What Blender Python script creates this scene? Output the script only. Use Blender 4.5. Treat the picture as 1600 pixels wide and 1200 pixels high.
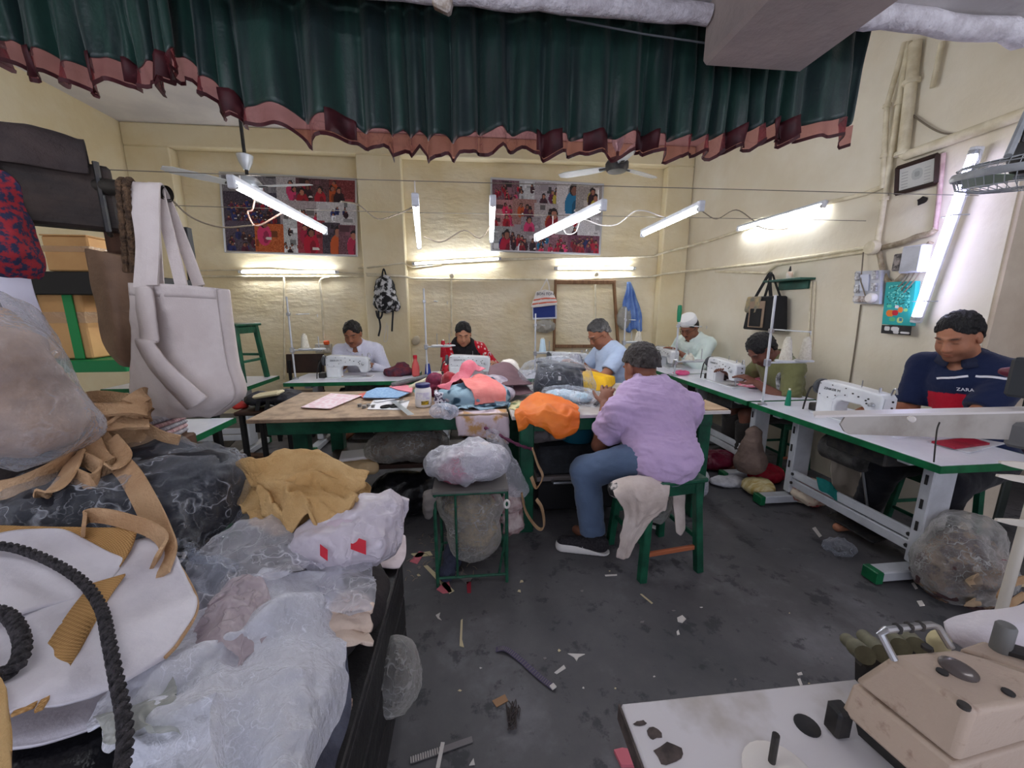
import bpy, math, random
import numpy as np
from mathutils import Vector, Matrix
for _o in list(bpy.data.objects):
 bpy.data.objects.remove(_o, do_unlink=True)
SC = bpy.context.scene
COL = SC.collection
# ---------------------------------------------------------------- camera
YAW, PIT, FPX = math.radians(5.8), math.radians(11.1), 600.0
CAM = np.array([0.0, 0.0, 1.38])
_f = np.array([math.sin(YAW) * math.cos(PIT), math.cos(YAW) * math.cos(PIT), -math.sin(PIT)])
_r = np.array([math.cos(YAW), -math.sin(YAW), 0.0])
_u = np.cross(_r, _f)
cd = bpy.data.cameras.new('camera')
cd.sensor_fit = 'HORIZONTAL'
cd.sensor_width = 36.0
cd.lens = 36.0 * FPX / 1600.0
cd.clip_start = 0.02
cam = bpy.data.objects.new('camera', cd)
COL.objects.link(cam)
cam.matrix_world = Matrix(((_r[0], _u[0], -_f[0], CAM[0]), (_r[1], _u[1], -_f[1], CAM[1]),
      (_r[2], _u[2], -_f[2], CAM[2]), (0, 0, 0, 1)))
SC.camera = cam
# ---------------------------------------------------------------- world, exposure
W = bpy.data.worlds.new('world')
SC.world = W
W.use_nodes = True
_bg = W.node_tree.nodes['Background']
_bg.inputs[0].default_value = (0.80, 0.83, 1.0, 1)
_bg.inputs[1].default_value = 0.42          # daylight coming in from the open shop front behind the camera
SC.view_settings.view_transform = 'Standard'
SC.view_settings.look = 'None'
SC.view_settings.exposure = 1.95
SC.view_settings.gamma = 1.0
SC.view_settings.use_curve_mapping = False
SC.cycles.transparent_max_bounces = 16
SC.cycles.max_bounces = 8
SC.cycles.sample_clamp_indirect = 6.0
TUBE_POWER = 11.0                           # emission of every fluorescent tube
def px(u, v, x=None, y=None, z=None, d=None):
 """where the sight line of photo pixel (u, v) meets a plane of the room"""
 r = _f + (u - 800) / FPX * _r + (600 - v) / FPX * _u
 if x is not None:
  t = x / r[0]
 elif y is not None:
  t = y / r[1]
 elif z is not None:
  t = (z - CAM[2]) / r[2]
 else:
  t = d
 return CAM + r * t
# ---------------------------------------------------------------- noise
def _hash(i, j, k, s):
 n = (i * 374761393 + j * 668265263 + k * 2147483647 + s * 974634777) & 0xffffffff
 n = ((n ^ (n >> 13)) * 1274126177) & 0xffffffff
 n = n ^ (n >> 16)
 return (n & 0xffff) / 65535.0
def vnoise(P, s=0):
 P = np.asarray(P, float)
 I = np.floor(P).astype(np.int64)
 f = P - I
 f = f * f * (3 - 2 * f)
 out = 0
 for a in (0, 1):
  for b in (0, 1):
   for c in (0, 1):
    w = (f[..., 0] if a else 1 - f[..., 0]) * (f[..., 1] if b else 1 - f[..., 1]) * (f[..., 2] if c else 1 - f[..., 2])
    out = out + w * _hash(I[..., 0] + a, I[..., 1] + b, I[..., 2] + c, s)
 return out * 2 - 1
def fbm(P, s=0, o=3):
 P = np.asarray(P, float)
 return sum(vnoise(P * 2 ** i, s + i) / 2 ** i for i in range(o))
def ridge(P, s=0, o=3):
 P = np.asarray(P, float)
 return sum((1 - 2.2 * np.abs(vnoise(P * 2 ** i, s + i))) / 2 ** i for i in range(o)) / 1.75
# ---------------------------------------------------------------- materials
def lin(c):
 c = [x / 255.0 for x in c[:3]]
 return tuple((x / 12.92 if x <= .04045 else ((x + .055) / 1.055) ** 2.4) for x in c) + (1.0,)
MATS = {}
def _nt(name):
 m = bpy.data.materials.new(name)
 m.use_nodes = True
 nt = m.node_tree
 return m, nt, nt.nodes['Principled BSDF'], nt.nodes['Material Output']
def _noise(nt, scale, detail=4, rough=.6, co='Object', stretch=None, typ='noise'):
 tc = nt.nodes.new('ShaderNodeTexCoord')
 src = tc.outputs[co]
 if stretch:
  mp = nt.nodes.new('ShaderNodeMapping')
  mp.inputs['Scale'].default_value = stretch
  nt.links.new(src, mp.inputs[0])
  src = mp.outputs[0]
 if typ == 'noise':
  n = nt.nodes.new('ShaderNodeTexNoise')
  n.inputs['Detail'].default_value = detail
  n.inputs['Roughness'].default_value = rough
 elif typ == 'wave':
  n = nt.nodes.new('ShaderNodeTexWave')
 else:
  n = nt.nodes.new('ShaderNodeTexVoronoi')
  if typ == 'edge':
   n.feature = 'DISTANCE_TO_EDGE'
 n.inputs['Scale'].default_value = scale
 nt.links.new(src, n.inputs['Vector'])
 return n
def M(name, col, rough=.6, metal=0.0, col2=None, vs=6, lo=.4, hi=.62, bump=0.0, bs=60, bstretch=None, spec=.4, emit=0.0,
 attr=False, sheen=0.0, coat=0.0, stretch=None, detail=5, vtyp='noise', btyp='noise', alpha=1.0):
 """procedural material: base colour with a second colour mixed in by noise, and fine relief"""
 if name in MATS:
  return MATS[name]
 m, nt, b, out = _nt(name)
 b.inputs['Roughness'].default_value = rough
 b.inputs['Metallic'].default_value = metal
 b.inputs['Specular IOR Level'].default_value = spec
 b.inputs['Sheen Weight'].default_value = sheen
 b.inputs['Coat Weight'].default_value = coat
 b.inputs['Alpha'].default_value = alpha
 b.inputs['Base Color'].default_value = lin(col)
 base = None
 if attr:
  a = nt.nodes.new('ShaderNodeVertexColor')
  a.layer_name = 'Col'
  base = a.outputs[0]
  nt.links.new(base, b.inputs['Base Color'])
 if col2 is not None:
  n = _noise(nt, vs, detail, stretch=stretch, typ=vtyp)
  r = nt.nodes.new('ShaderNodeMapRange')
  r.inputs['From Min'].default_value = lo
  r.inputs['From Max'].default_value = hi
  nt.links.new(n.outputs[0] if vtyp in ('noise', 'edge', 'wave') else n.outputs[0], r.inputs['Value'])
  mx = nt.nodes.new('ShaderNodeMix')
  mx.data_type = 'RGBA'
  if base is not None:
   mx.blend_type = 'MULTIPLY'
   nt.links.new(base, mx.inputs[6])
  else:
   mx.inputs[6].default_value = lin(col)
  mx.inputs[7].default_value = lin(col2)
  nt.links.new(r.outputs[0], mx.inputs[0])
  nt.links.new(mx.outputs[2], b.inputs['Base Color'])
 if bump:
  n = _noise(nt, bs, 4, stretch=bstretch, typ=btyp)
  bp = nt.nodes.new('ShaderNodeBump')
  bp.inputs['Strength'].default_value = bump
  bp.inputs['Distance'].default_value = .02
  nt.links.new(n.outputs[0], bp.inputs['Height'])
  nt.links.new(bp.outputs[0], b.inputs['Normal'])
 if emit:
  b.inputs['Emission Color'].default_value = lin(col)
  b.inputs['Emission Strength'].default_value = emit
 MATS[name] = m
 return m
def plastic(name, tint=(235, 238, 245), cover=.2, rough=.16, bs=14, crease=.5, edge=.5, bump=.6, body=(225, 228, 236)):
 """thin clear or milky polythene film: see-through, white creases and glints painted in, whiter at grazing angles"""
 if name in MATS:
  return MATS[name]
 m, nt, b, out = _nt(name)
 b.inputs['Base Color'].default_value = lin(body)
 b.inputs['Roughness'].default_value = rough
 b.inputs['Specular IOR Level'].default_value = .8
 tr = nt.nodes.new('ShaderNodeBsdfTransparent')
 tr.inputs[0].default_value = lin(tint)
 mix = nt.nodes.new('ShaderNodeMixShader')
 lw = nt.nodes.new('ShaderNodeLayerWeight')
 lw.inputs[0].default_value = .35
 def crease_glints(scale, width, top):
  """narrow winding creases that double as painted highlights: bands where the noise crosses its middle value"""
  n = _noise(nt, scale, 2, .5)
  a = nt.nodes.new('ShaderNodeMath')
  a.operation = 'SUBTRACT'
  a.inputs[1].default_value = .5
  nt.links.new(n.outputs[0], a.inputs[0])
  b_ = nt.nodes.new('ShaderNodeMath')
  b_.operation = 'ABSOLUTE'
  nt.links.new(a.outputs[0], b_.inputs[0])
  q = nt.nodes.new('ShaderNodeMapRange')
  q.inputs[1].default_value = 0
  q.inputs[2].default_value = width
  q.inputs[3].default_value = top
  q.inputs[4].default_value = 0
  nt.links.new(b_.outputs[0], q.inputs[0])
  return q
 la, lb = crease_glints(bs * .9, .022, crease), crease_glints(bs * 2.6, .03, crease * .6)  # crease whitening that also paints in the film's specular highlights
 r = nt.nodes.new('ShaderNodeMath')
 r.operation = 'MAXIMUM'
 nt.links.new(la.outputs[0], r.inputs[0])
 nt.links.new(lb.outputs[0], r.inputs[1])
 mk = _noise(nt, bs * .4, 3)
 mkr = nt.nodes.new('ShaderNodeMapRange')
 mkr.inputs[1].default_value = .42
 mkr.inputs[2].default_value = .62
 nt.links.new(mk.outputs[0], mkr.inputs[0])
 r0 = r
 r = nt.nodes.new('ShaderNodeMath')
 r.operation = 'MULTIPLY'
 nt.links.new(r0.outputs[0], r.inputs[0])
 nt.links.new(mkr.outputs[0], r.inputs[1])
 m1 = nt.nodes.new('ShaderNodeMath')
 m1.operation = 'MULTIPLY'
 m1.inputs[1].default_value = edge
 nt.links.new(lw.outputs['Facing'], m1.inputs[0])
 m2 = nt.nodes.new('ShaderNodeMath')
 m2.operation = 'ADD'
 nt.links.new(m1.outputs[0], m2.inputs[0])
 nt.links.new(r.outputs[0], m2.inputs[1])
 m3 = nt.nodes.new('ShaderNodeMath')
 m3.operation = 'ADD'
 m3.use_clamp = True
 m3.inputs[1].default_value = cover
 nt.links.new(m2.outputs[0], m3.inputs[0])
 n2 = _noise(nt, bs * 1.7, 3, .5)
 ad = nt.nodes.new('ShaderNodeMath')
 ad.operation = 'ADD'
 nt.links.new(n2.outputs[0], ad.inputs[0])
 nt.links.new(r.outputs[0], ad.inputs[1])
 bp = nt.nodes.new('ShaderNodeBump')
 bp.inputs['Strength'].default_value = bump
 bp.inputs['Distance'].default_value = .03
 nt.links.new(ad.outputs[0], bp.inputs['Height'])
 nt.links.new(bp.outputs[0], b.inputs['Normal'])
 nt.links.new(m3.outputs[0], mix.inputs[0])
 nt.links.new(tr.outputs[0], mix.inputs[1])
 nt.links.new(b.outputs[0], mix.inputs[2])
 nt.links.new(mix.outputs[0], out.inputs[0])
 MATS[name] = m
 return m
def weave(name, c1, c2, scale=120, rough=.85, bump=.5):
 """coarse woven cloth: two crossed waves"""
 if name in MATS:
  return MATS[name]
 m, nt, b, out = _nt(name)
 b.inputs['Roughness'].default_value = rough
 b.inputs['Specular IOR Level'].default_value = .2
 uv = nt.nodes.new('ShaderNodeUVMap')
 sp = nt.nodes.new('ShaderNodeSeparateXYZ')
 nt.links.new(uv.outputs[0], sp.inputs[0])
 s = []
 for i in (0, 1):
  a = nt.nodes.new('ShaderNodeMath')
  a.operation = 'MULTIPLY'
  a.inputs[1].default_value = scale * 6.283
  nt.links.new(sp.outputs[i], a.inputs[0])
  c = nt.nodes.new('ShaderNodeMath')
  c.operation = 'SINE'
  nt.links.new(a.outputs[0], c.inputs[0])
  s.append(c)
 p = nt.nodes.new('ShaderNodeMath')
 p.operation = 'MULTIPLY'
 nt.links.new(s[0].outputs[0], p.inputs[0])
 nt.links.new(s[1].outputs[0], p.inputs[1])
 r = nt.nodes.new('ShaderNodeMapRange')
 r.inputs[1].default_value = -1
 nt.links.new(p.outputs[0], r.inputs[0])
 mx = nt.nodes.new('ShaderNodeMix')
 mx.data_type = 'RGBA'
 mx.inputs[6].default_value = lin(c1)
 mx.inputs[7].default_value = lin(c2)
 nt.links.new(r.outputs[0], mx.inputs[0])
 nt.links.new(mx.outputs[2], b.inputs['Base Color'])
 bp = nt.nodes.new('ShaderNodeBump')
 bp.inputs['Strength'].default_value = bump
 bp.inputs['Distance'].default_value = .004
 nt.links.new(r.outputs[0], bp.inputs['Height'])
 nt.links.new(bp.outputs[0], b.inputs['Normal'])
 MATS[name] = m
 return m
# ---------------------------------------------------------------- objects
def tag(o, label, cat, group=None):
 o['label'] = label
 o['category'] = cat
 if group:
  o['group'] = group
 return o
def thing(name, label, cat, loc=(0, 0, 0), group=None):
 o = bpy.data.objects.new(name, None)
 o.empty_display_size = .05
 COL.objects.link(o)
 o.location = loc
 o.matrix_world = Matrix.Translation(loc)
 return tag(o, label, cat, group)
def struct(o):
 o['kind'] = 'structure'
 return o
def setpar(o, parent):
 if parent is not None:
  o.parent = parent
  if parent.type == 'EMPTY':
   o.matrix_parent_inverse = parent.matrix_basis.inverted()
def mkobj(name, V, Fc, mats, parent=None, smooth=False, mi=None, cols=None, uvs=None, sharp=None):
 me = bpy.data.meshes.new(name)
 V = np.asarray(V, float)
 me.from_pydata(V.tolist() if len(V) else [], [], [list(map(int, f)) for f in Fc] if not isinstance(Fc, np.ndarray) else Fc.tolist())
 if not isinstance(mats, (list, tuple)):
  mats = [mats]
 for m in mats:
  me.materials.append(m)
 if mi is not None:
  me.polygons.foreach_set('material_index', np.asarray(mi, np.int32))
 if smooth:
  me.polygons.foreach_set('use_smooth', np.ones(len(me.polygons), bool))
  if sharp:
   try:
    me.set_sharp_from_angle(angle=math.radians(sharp))
   except Exception:
    pass
 if cols is not None:
  ca = me.color_attributes.new('Col', 'FLOAT_COLOR', 'POINT' if len(cols) == len(V) else 'CORNER')
  c4 = np.ones((len(cols), 4), np.float32)
  c4[:, :3] = cols
  ca.data.foreach_set('color', c4.ravel())
 if uvs is not None:
  ul = me.uv_layers.new(name='UVMap')
  li = np.zeros(len(me.loops), np.int32)
  me.loops.foreach_get('vertex_index', li)
  ul.data.foreach_set('uv', np.asarray(uvs, np.float32)[li].ravel())
 me.update()
 o = bpy.data.objects.new(name, me)
 COL.objects.link(o)
 setpar(o, parent)
 return o
def rot(ax, deg):
 return np.array(Matrix.Rotation(math.radians(deg), 3, ax))
def fr(a, b, ref=(0, 0, 1)):
 """rotation matrix whose z axis points from a to b"""
 z = np.asarray(b, float) - np.asarray(a, float)
 z = z / (np.linalg.norm(z) + 1e-12)
 r = np.asarray(ref, float)
 if abs(z @ r) > .97:
  r = np.array([1., 0, 0]) if abs(z[0]) < .9 else np.array([0, 1., 0])
 x = np.cross(r, z)
 x /= np.linalg.norm(x)
 return np.stack([x, np.cross(z, x), z], 1)
def smoothpath(pts, n=8):
 P = np.asarray(pts, float)
 if len(P) < 3:
  return P
 Q = np.vstack([2 * P[0] - P[1], P, 2 * P[-1] - P[-2]])
 out = []
 for i in range(1, len(Q) - 2):
  for t in np.linspace(0, 1, n, endpoint=False):
   a, b, c, d = Q[i - 1], Q[i], Q[i + 1], Q[i + 2]
   out.append(.5 * (2 * b + (c - a) * t + (2 * a - 5 * b + 4 * c - d) * t * t + (3 * b - a - 3 * c + d) * t ** 3))
 out.append(P[-1])
 return np.array(out)
class MB:
 def __init__(s, R=None, o=(0, 0, 0)):
  s.v, s.f, s.mi, s.m = [], [], [], 0
  s.R = np.eye(3) if R is None else R
  s.o = np.asarray(o, float)
 def add(s, V, Fc):
  n = len(s.v)
  V = np.asarray(V, float) @ s.R.T + s.o
  s.v.extend(V.tolist())
  for f in Fc:
   s.f.append([i + n for i in f])
   s.mi.append(s.m)
  return s
 def box(s, c, size, R=None, bev=0.0):
  hx, hy, hz = [x / 2 for x in size]
  if bev <= 0:
   V = [(x, y, z) for x in (-hx, hx) for y in (-hy, hy) for z in (-hz, hz)]
   Fc = [(0, 1, 3, 2), (4, 6, 7, 5), (0, 4, 5, 1), (2, 3, 7, 6), (0, 2, 6, 4), (1, 5, 7, 3)]
  else:
   b = min(bev, hx * .95, hy * .95, hz * .95)
   V, idx = [], {}
   for sx in (-1, 1):
    for sy in (-1, 1):
     for sz in (-1, 1):
      for k in range(3):
       p = [sx * (hx - b), sy * (hy - b), sz * (hz - b)]
       p[k] = (sx * hx, sy * hy, sz * hz)[k]
       idx[(sx, sy, sz, k)] = len(V)
       V.append(p)
   Fc = []
   for k in range(3):
    a, c2 = (k + 1) % 3, (k + 2) % 3
    for sg in (-1, 1):
     q = []
     for (p, r) in ((-1, -1), (1, -1), (1, 1), (-1, 1)):
      t = [0, 0, 0]
      t[k], t[a], t[c2] = sg, p, r
      q.append(idx[(*t, k)])
     Fc.append(q if sg > 0 else q[::-1])
     for s2 in (-1, 1):
      t1, t2 = [0] * 3, [0] * 3
      t1[k] = t2[k] = sg
      t1[a] = t2[a] = s2
      t1[c2], t2[c2] = -1, 1
      q = [idx[(*t1, k)], idx[(*t2, k)], idx[(*t2, a)], idx[(*t1, a)]]
      Fc.append(q if sg * s2 > 0 else q[::-1])
   for sx in (-1, 1):
    for sy in (-1, 1):
     for sz in (-1, 1):
      q = [idx[(sx, sy, sz, k)] for k in range(3)]
      Fc.append(q if sx * sy * sz > 0 else q[::-1])
  V = np.array(V, float)
  if R is not None:
   V = V @ R.T
  return s.add(V + np.asarray(c, float), Fc)
 def span(s, lo, hi, bev=0.0):
  lo, hi = np.minimum(lo, hi), np.maximum(lo, hi)
  return s.box((lo + hi) / 2, hi - lo, bev=bev)
 def cyl(s, a, b, r0, r1=None, n=12, caps=True):
  r1 = r0 if r1 is None else r1
  return s.tube([a, b], [r0, r1], n, caps=caps)
 def tube(s, pts, r, n=8, closed=False, caps=True, flat=1.0, ref=(0, 0, 1)):
  P = np.asarray(pts, float)
  m = len(P)
  r = np.full(m, r, float) if np.isscalar(r) else np.asarray(r, float)
  T = np.gradient(P, axis=0) if m > 2 else np.array([P[1] - P[0]] * 2)
  if closed:
   T = np.roll(P, -1, 0) - np.roll(P, 1, 0)
  T /= np.linalg.norm(T, axis=1, keepdims=True) + 1e-12
  x = fr((0, 0, 0), T[0], ref)[:, 0]
  V = []
  ang = np.arange(n) * 2 * math.pi / n
  for i in range(m):
   x = x - T[i] * (x @ T[i])
   x /= np.linalg.norm(x) + 1e-12
   y = np.cross(T[i], x)
   V.append(P[i] + r[i] * (np.cos(ang)[:, None] * x + flat * np.sin(ang)[:, None] * y))
  V = np.vstack(V)
  Fc = []
  for i in range(m if closed else m - 1):
   j = (i + 1) % m
   for k in range(n):
    l = (k + 1) % n
    Fc.append((i * n + k, i * n + l, j * n + l, j * n + k))
  if caps and not closed:
   Fc.append(tuple(range(n - 1, -1, -1)))
   Fc.append(tuple((m - 1) * n + k for k in range(n)))
  return s.add(V, Fc)
 def ribbon(s, pts, w, t=.002, side=None, twist=None):
  """flat strap along a path; side = direction of its width at each point"""
  P = np.asarray(pts, float)
  m = len(P)
  T = np.gradient(P, axis=0)
  T /= np.linalg.norm(T, axis=1, keepdims=True) + 1e-12
  S = np.asarray(side if side is not None else (1, 0, 0), float)
  if S.ndim == 1:
   S = np.tile(S, (m, 1))
  elif len(S) != m:
   S = np.stack([np.interp(np.linspace(0, 1, m), np.linspace(0, 1, len(S)), S[:, k]) for k in range(3)], 1)
  S = S - T * np.sum(S * T, 1, keepdims=True)
  S /= np.linalg.norm(S, axis=1, keepdims=True) + 1e-12
  N = np.cross(T, S)
  w = np.full(m, w, float)[:, None] / 2 if np.isscalar(w) else np.asarray(w)[:, None] / 2
  V = np.stack([P - S * w - N * t, P + S * w - N * t, P + S * w + N * t, P - S * w + N * t], 1).reshape(-1, 3)
  Fc = []
  for i in range(m - 1):
   for k in range(4):
    l = (k + 1) % 4
    Fc.append((i * 4 + k, i * 4 + l, i * 4 + 4 + l, i * 4 + 4 + k))
  Fc += [(3, 2, 1, 0), tuple(4 * (m - 1) + k for k in range(4))]
  return s.add(V, Fc)
 def lathe(s, prof, c=(0, 0, 0), n=20, R=None, caps=True):
  ang = np.arange(n) * 2 * math.pi / n
  V = np.vstack([np.stack([r * np.cos(ang), r * np.sin(ang), np.full(n, z)], 1) for r, z in prof])
  if R is not None:
   V = V @ R.T
  Fc = []
  for i in range(len(prof) - 1):
   for k in range(n):
    l = (k + 1) % n
    Fc.append((i * n + k, i * n + l, i * n + n + l, i * n + n + k))
  if caps:
   Fc.append(tuple(range(n - 1, -1, -1)))
   Fc.append(tuple((len(prof) - 1) * n + k for k in range(n)))
  return s.add(V + np.asarray(c, float), Fc)
 def ell(s, c, r, R=None, n=12):
  th = np.linspace(0.001, math.pi - .001, n // 2 + 2)
  prof = [(math.sin(t), -math.cos(t)) for t in th]
  ang = np.arange(n) * 2 * math.pi / n
  V = np.vstack([np.stack([q * np.cos(ang), q * np.sin(ang), np.full(n, z)], 1) for q, z in prof]) * np.asarray(r, float)
  if R is not None:
   V = V @ R.T
  Fc = [(i * n + k, i * n + (k + 1) % n, i * n + n + (k + 1) % n, i * n + n + k) for i in range(len(prof) - 1) for k in range(n)]
  return s.add(V + np.asarray(c, float), Fc)
 def prism(s, poly, h, R=None, c=(0, 0, 0)):
  """polygon in local xy extruded along local z from 0 to h"""
  P = np.asarray(poly, float)
  n = len(P)
  V = np.vstack([np.c_[P, np.zeros(n)], np.c_[P, np.full(n, h)]])
  if R is not None:
   V = V @ R.T
  Fc = [tuple(range(n - 1, -1, -1)), tuple(range(n, 2 * n))] + [(k, (k + 1) % n, n + (k + 1) % n, n + k) for k in range(n)]
  return s.add(V + np.asarray(c, float), Fc)
 def grid(s, A, closed=False):
  A = np.asarray(A, float)
  m, n = A.shape[:2]
  Fc = [(i * n + j, i * n + (j + 1) % n, (i + 1) * n + (j + 1) % n, (i + 1) * n + j)
   for i in range(m - 1) for j in range(n if closed else n - 1)]
  return s.add(A.reshape(-1, 3), Fc)
 def build(s, name, mats, parent=None, smooth=False, sharp=35):
  return mkobj(name, s.v, s.f, mats, parent, smooth, s.mi if isinstance(mats, (list, tuple)) else None, sharp=sharp)
def sheet(name, A, mat, parent=None, thick=.003, sub=1, uvscale=None):
 """cloth or film from an (m, n, 3) array of points"""
 A = np.asarray(A, float)
 m, n = A.shape[:2]
 I = np.arange(m * n).reshape(m, n)
 Fc = np.stack([I[:-1, :-1], I[:-1, 1:], I[1:, 1:], I[1:, :-1]], -1).reshape(-1, 4)
 du = np.linalg.norm(np.diff(A, axis=0), axis=2).mean()
 dv = np.linalg.norm(np.diff(A, axis=1), axis=2).mean()
 uv = np.stack(np.meshgrid(np.arange(m) * du, np.arange(n) * dv, indexing='ij'), -1).reshape(-1, 2)
 o = mkobj(name, A.reshape(-1, 3), Fc, mat, parent, True, uvs=uv)
 if sub:
  md = o.modifiers.new('sub', 'SUBSURF')
  md.levels = md.render_levels = sub
 if thick:
  md = o.modifiers.new('thick', 'SOLIDIFY')
  md.thickness = thick
  md.offset = 0
 return o
def cloth(A, pins=None, collide=(), steps=120, g=9.8, damp=.985, iters=6, shear=True, stretch=1.0, jitter=0.0, seed=0, dt=.012, force=None, start=None):
 """position based cloth on a grid; collide = functions that push points out of solids"""
 rs = np.random.RandomState(seed)
 P = np.array(A, float)
 m, n = P.shape[:2]
 Lh = np.linalg.norm(P[:, 1:] - P[:, :-1], axis=2) * stretch
 Lv = np.linalg.norm(P[1:] - P[:-1], axis=2) * stretch
 Ls = np.linalg.norm(P[1:, 1:] - P[:-1, :-1], axis=2) * stretch
 Lt = np.linalg.norm(P[1:, :-1] - P[:-1, 1:], axis=2) * stretch
 if start is not None:
  P = np.array(start, float)
 P = P + rs.randn(m, n, 3) * jitter
 w = np.ones((m, n))
 if pins is not None:
  w[pins] = 0
 P0 = P.copy()
 Q = P.copy()
 def con(a, b, wa, wb, L, k):
  d = b - a
  l = np.linalg.norm(d, axis=2) + 1e-9
  s_ = (k * (l - L) / l / (wa + wb + 1e-9))[..., None] * d
  return s_ * wa[..., None], s_ * wb[..., None]
 for it in range(steps):
  V = (P - Q) * damp
  Q = P.copy()
  P = P + V
  P[..., 2] -= g * dt * dt
  if force is not None:
   P += force(P) * dt * dt
  for _ in range(iters):
   for o in (0, 1):
    a, b = con(P[:, o:-1:2], P[:, o + 1::2], w[:, o:-1:2], w[:, o + 1::2], Lh[:, o::2], 1)
    P[:, o:-1:2] += a
    P[:, o + 1::2] -= b
    a, b = con(P[o:-1:2], P[o + 1::2], w[o:-1:2], w[o + 1::2], Lv[o::2], 1)
    P[o:-1:2] += a
    P[o + 1::2] -= b
   if shear:
    for o in (0, 1):
     a, b = con(P[o:-1:2, :-1], P[o + 1::2, 1:], w[o:-1:2, :-1], w[o + 1::2, 1:], Ls[o::2], .3)
     P[o:-1:2, :-1] += a
     P[o + 1::2, 1:] -= b
     a, b = con(P[o:-1:2, 1:], P[o + 1::2, :-1], w[o:-1:2, 1:], w[o + 1::2, :-1], Lt[o::2], .3)
     P[o:-1:2, 1:] += a
     P[o + 1::2, :-1] -= b
   P[w == 0] = P0[w == 0]
  for c in collide:
   P2 = c(P)
   mv = np.any(np.abs(P2 - P) > 1e-7, axis=2)
   Q[mv] = P2[mv]
   P = P2
  P[w == 0] = P0[w == 0]
 return P
def over(H, eps=.004):
 """collision with everything under a height function H(x, y)"""
 def c(P):
  P = P.copy()
  P[..., 2] = np.maximum(P[..., 2], H(P[..., 0], P[..., 1]) + eps)
  return P
 return c
def outball(c, r, eps=.004):
 c, r = np.asarray(c, float), np.asarray(r, float)
 def f(P):
  d = (P - c) / (r + eps)
  l = np.linalg.norm(d, axis=-1, keepdims=True)
  return np.where(l < 1, c + d / (l + 1e-9) * (r + eps), P)
 return f
def outbox(lo, hi, eps=.004):
 lo, hi = np.asarray(lo, float) - eps, np.asarray(hi, float) + eps
 def f(P):
  ins = np.all((P > lo) & (P < hi), axis=-1)
  if not ins.any():
   return P
  P = P.copy()
  q = P[ins]
  d = np.concatenate([q - lo, hi - q], 1)
  k = np.argmin(d, 1)
  i = np.arange(len(q))
  q[i, k % 3] = np.where(k < 3, lo[k % 3], hi[k % 3])
  P[ins] = q
  return P
 return f
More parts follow.
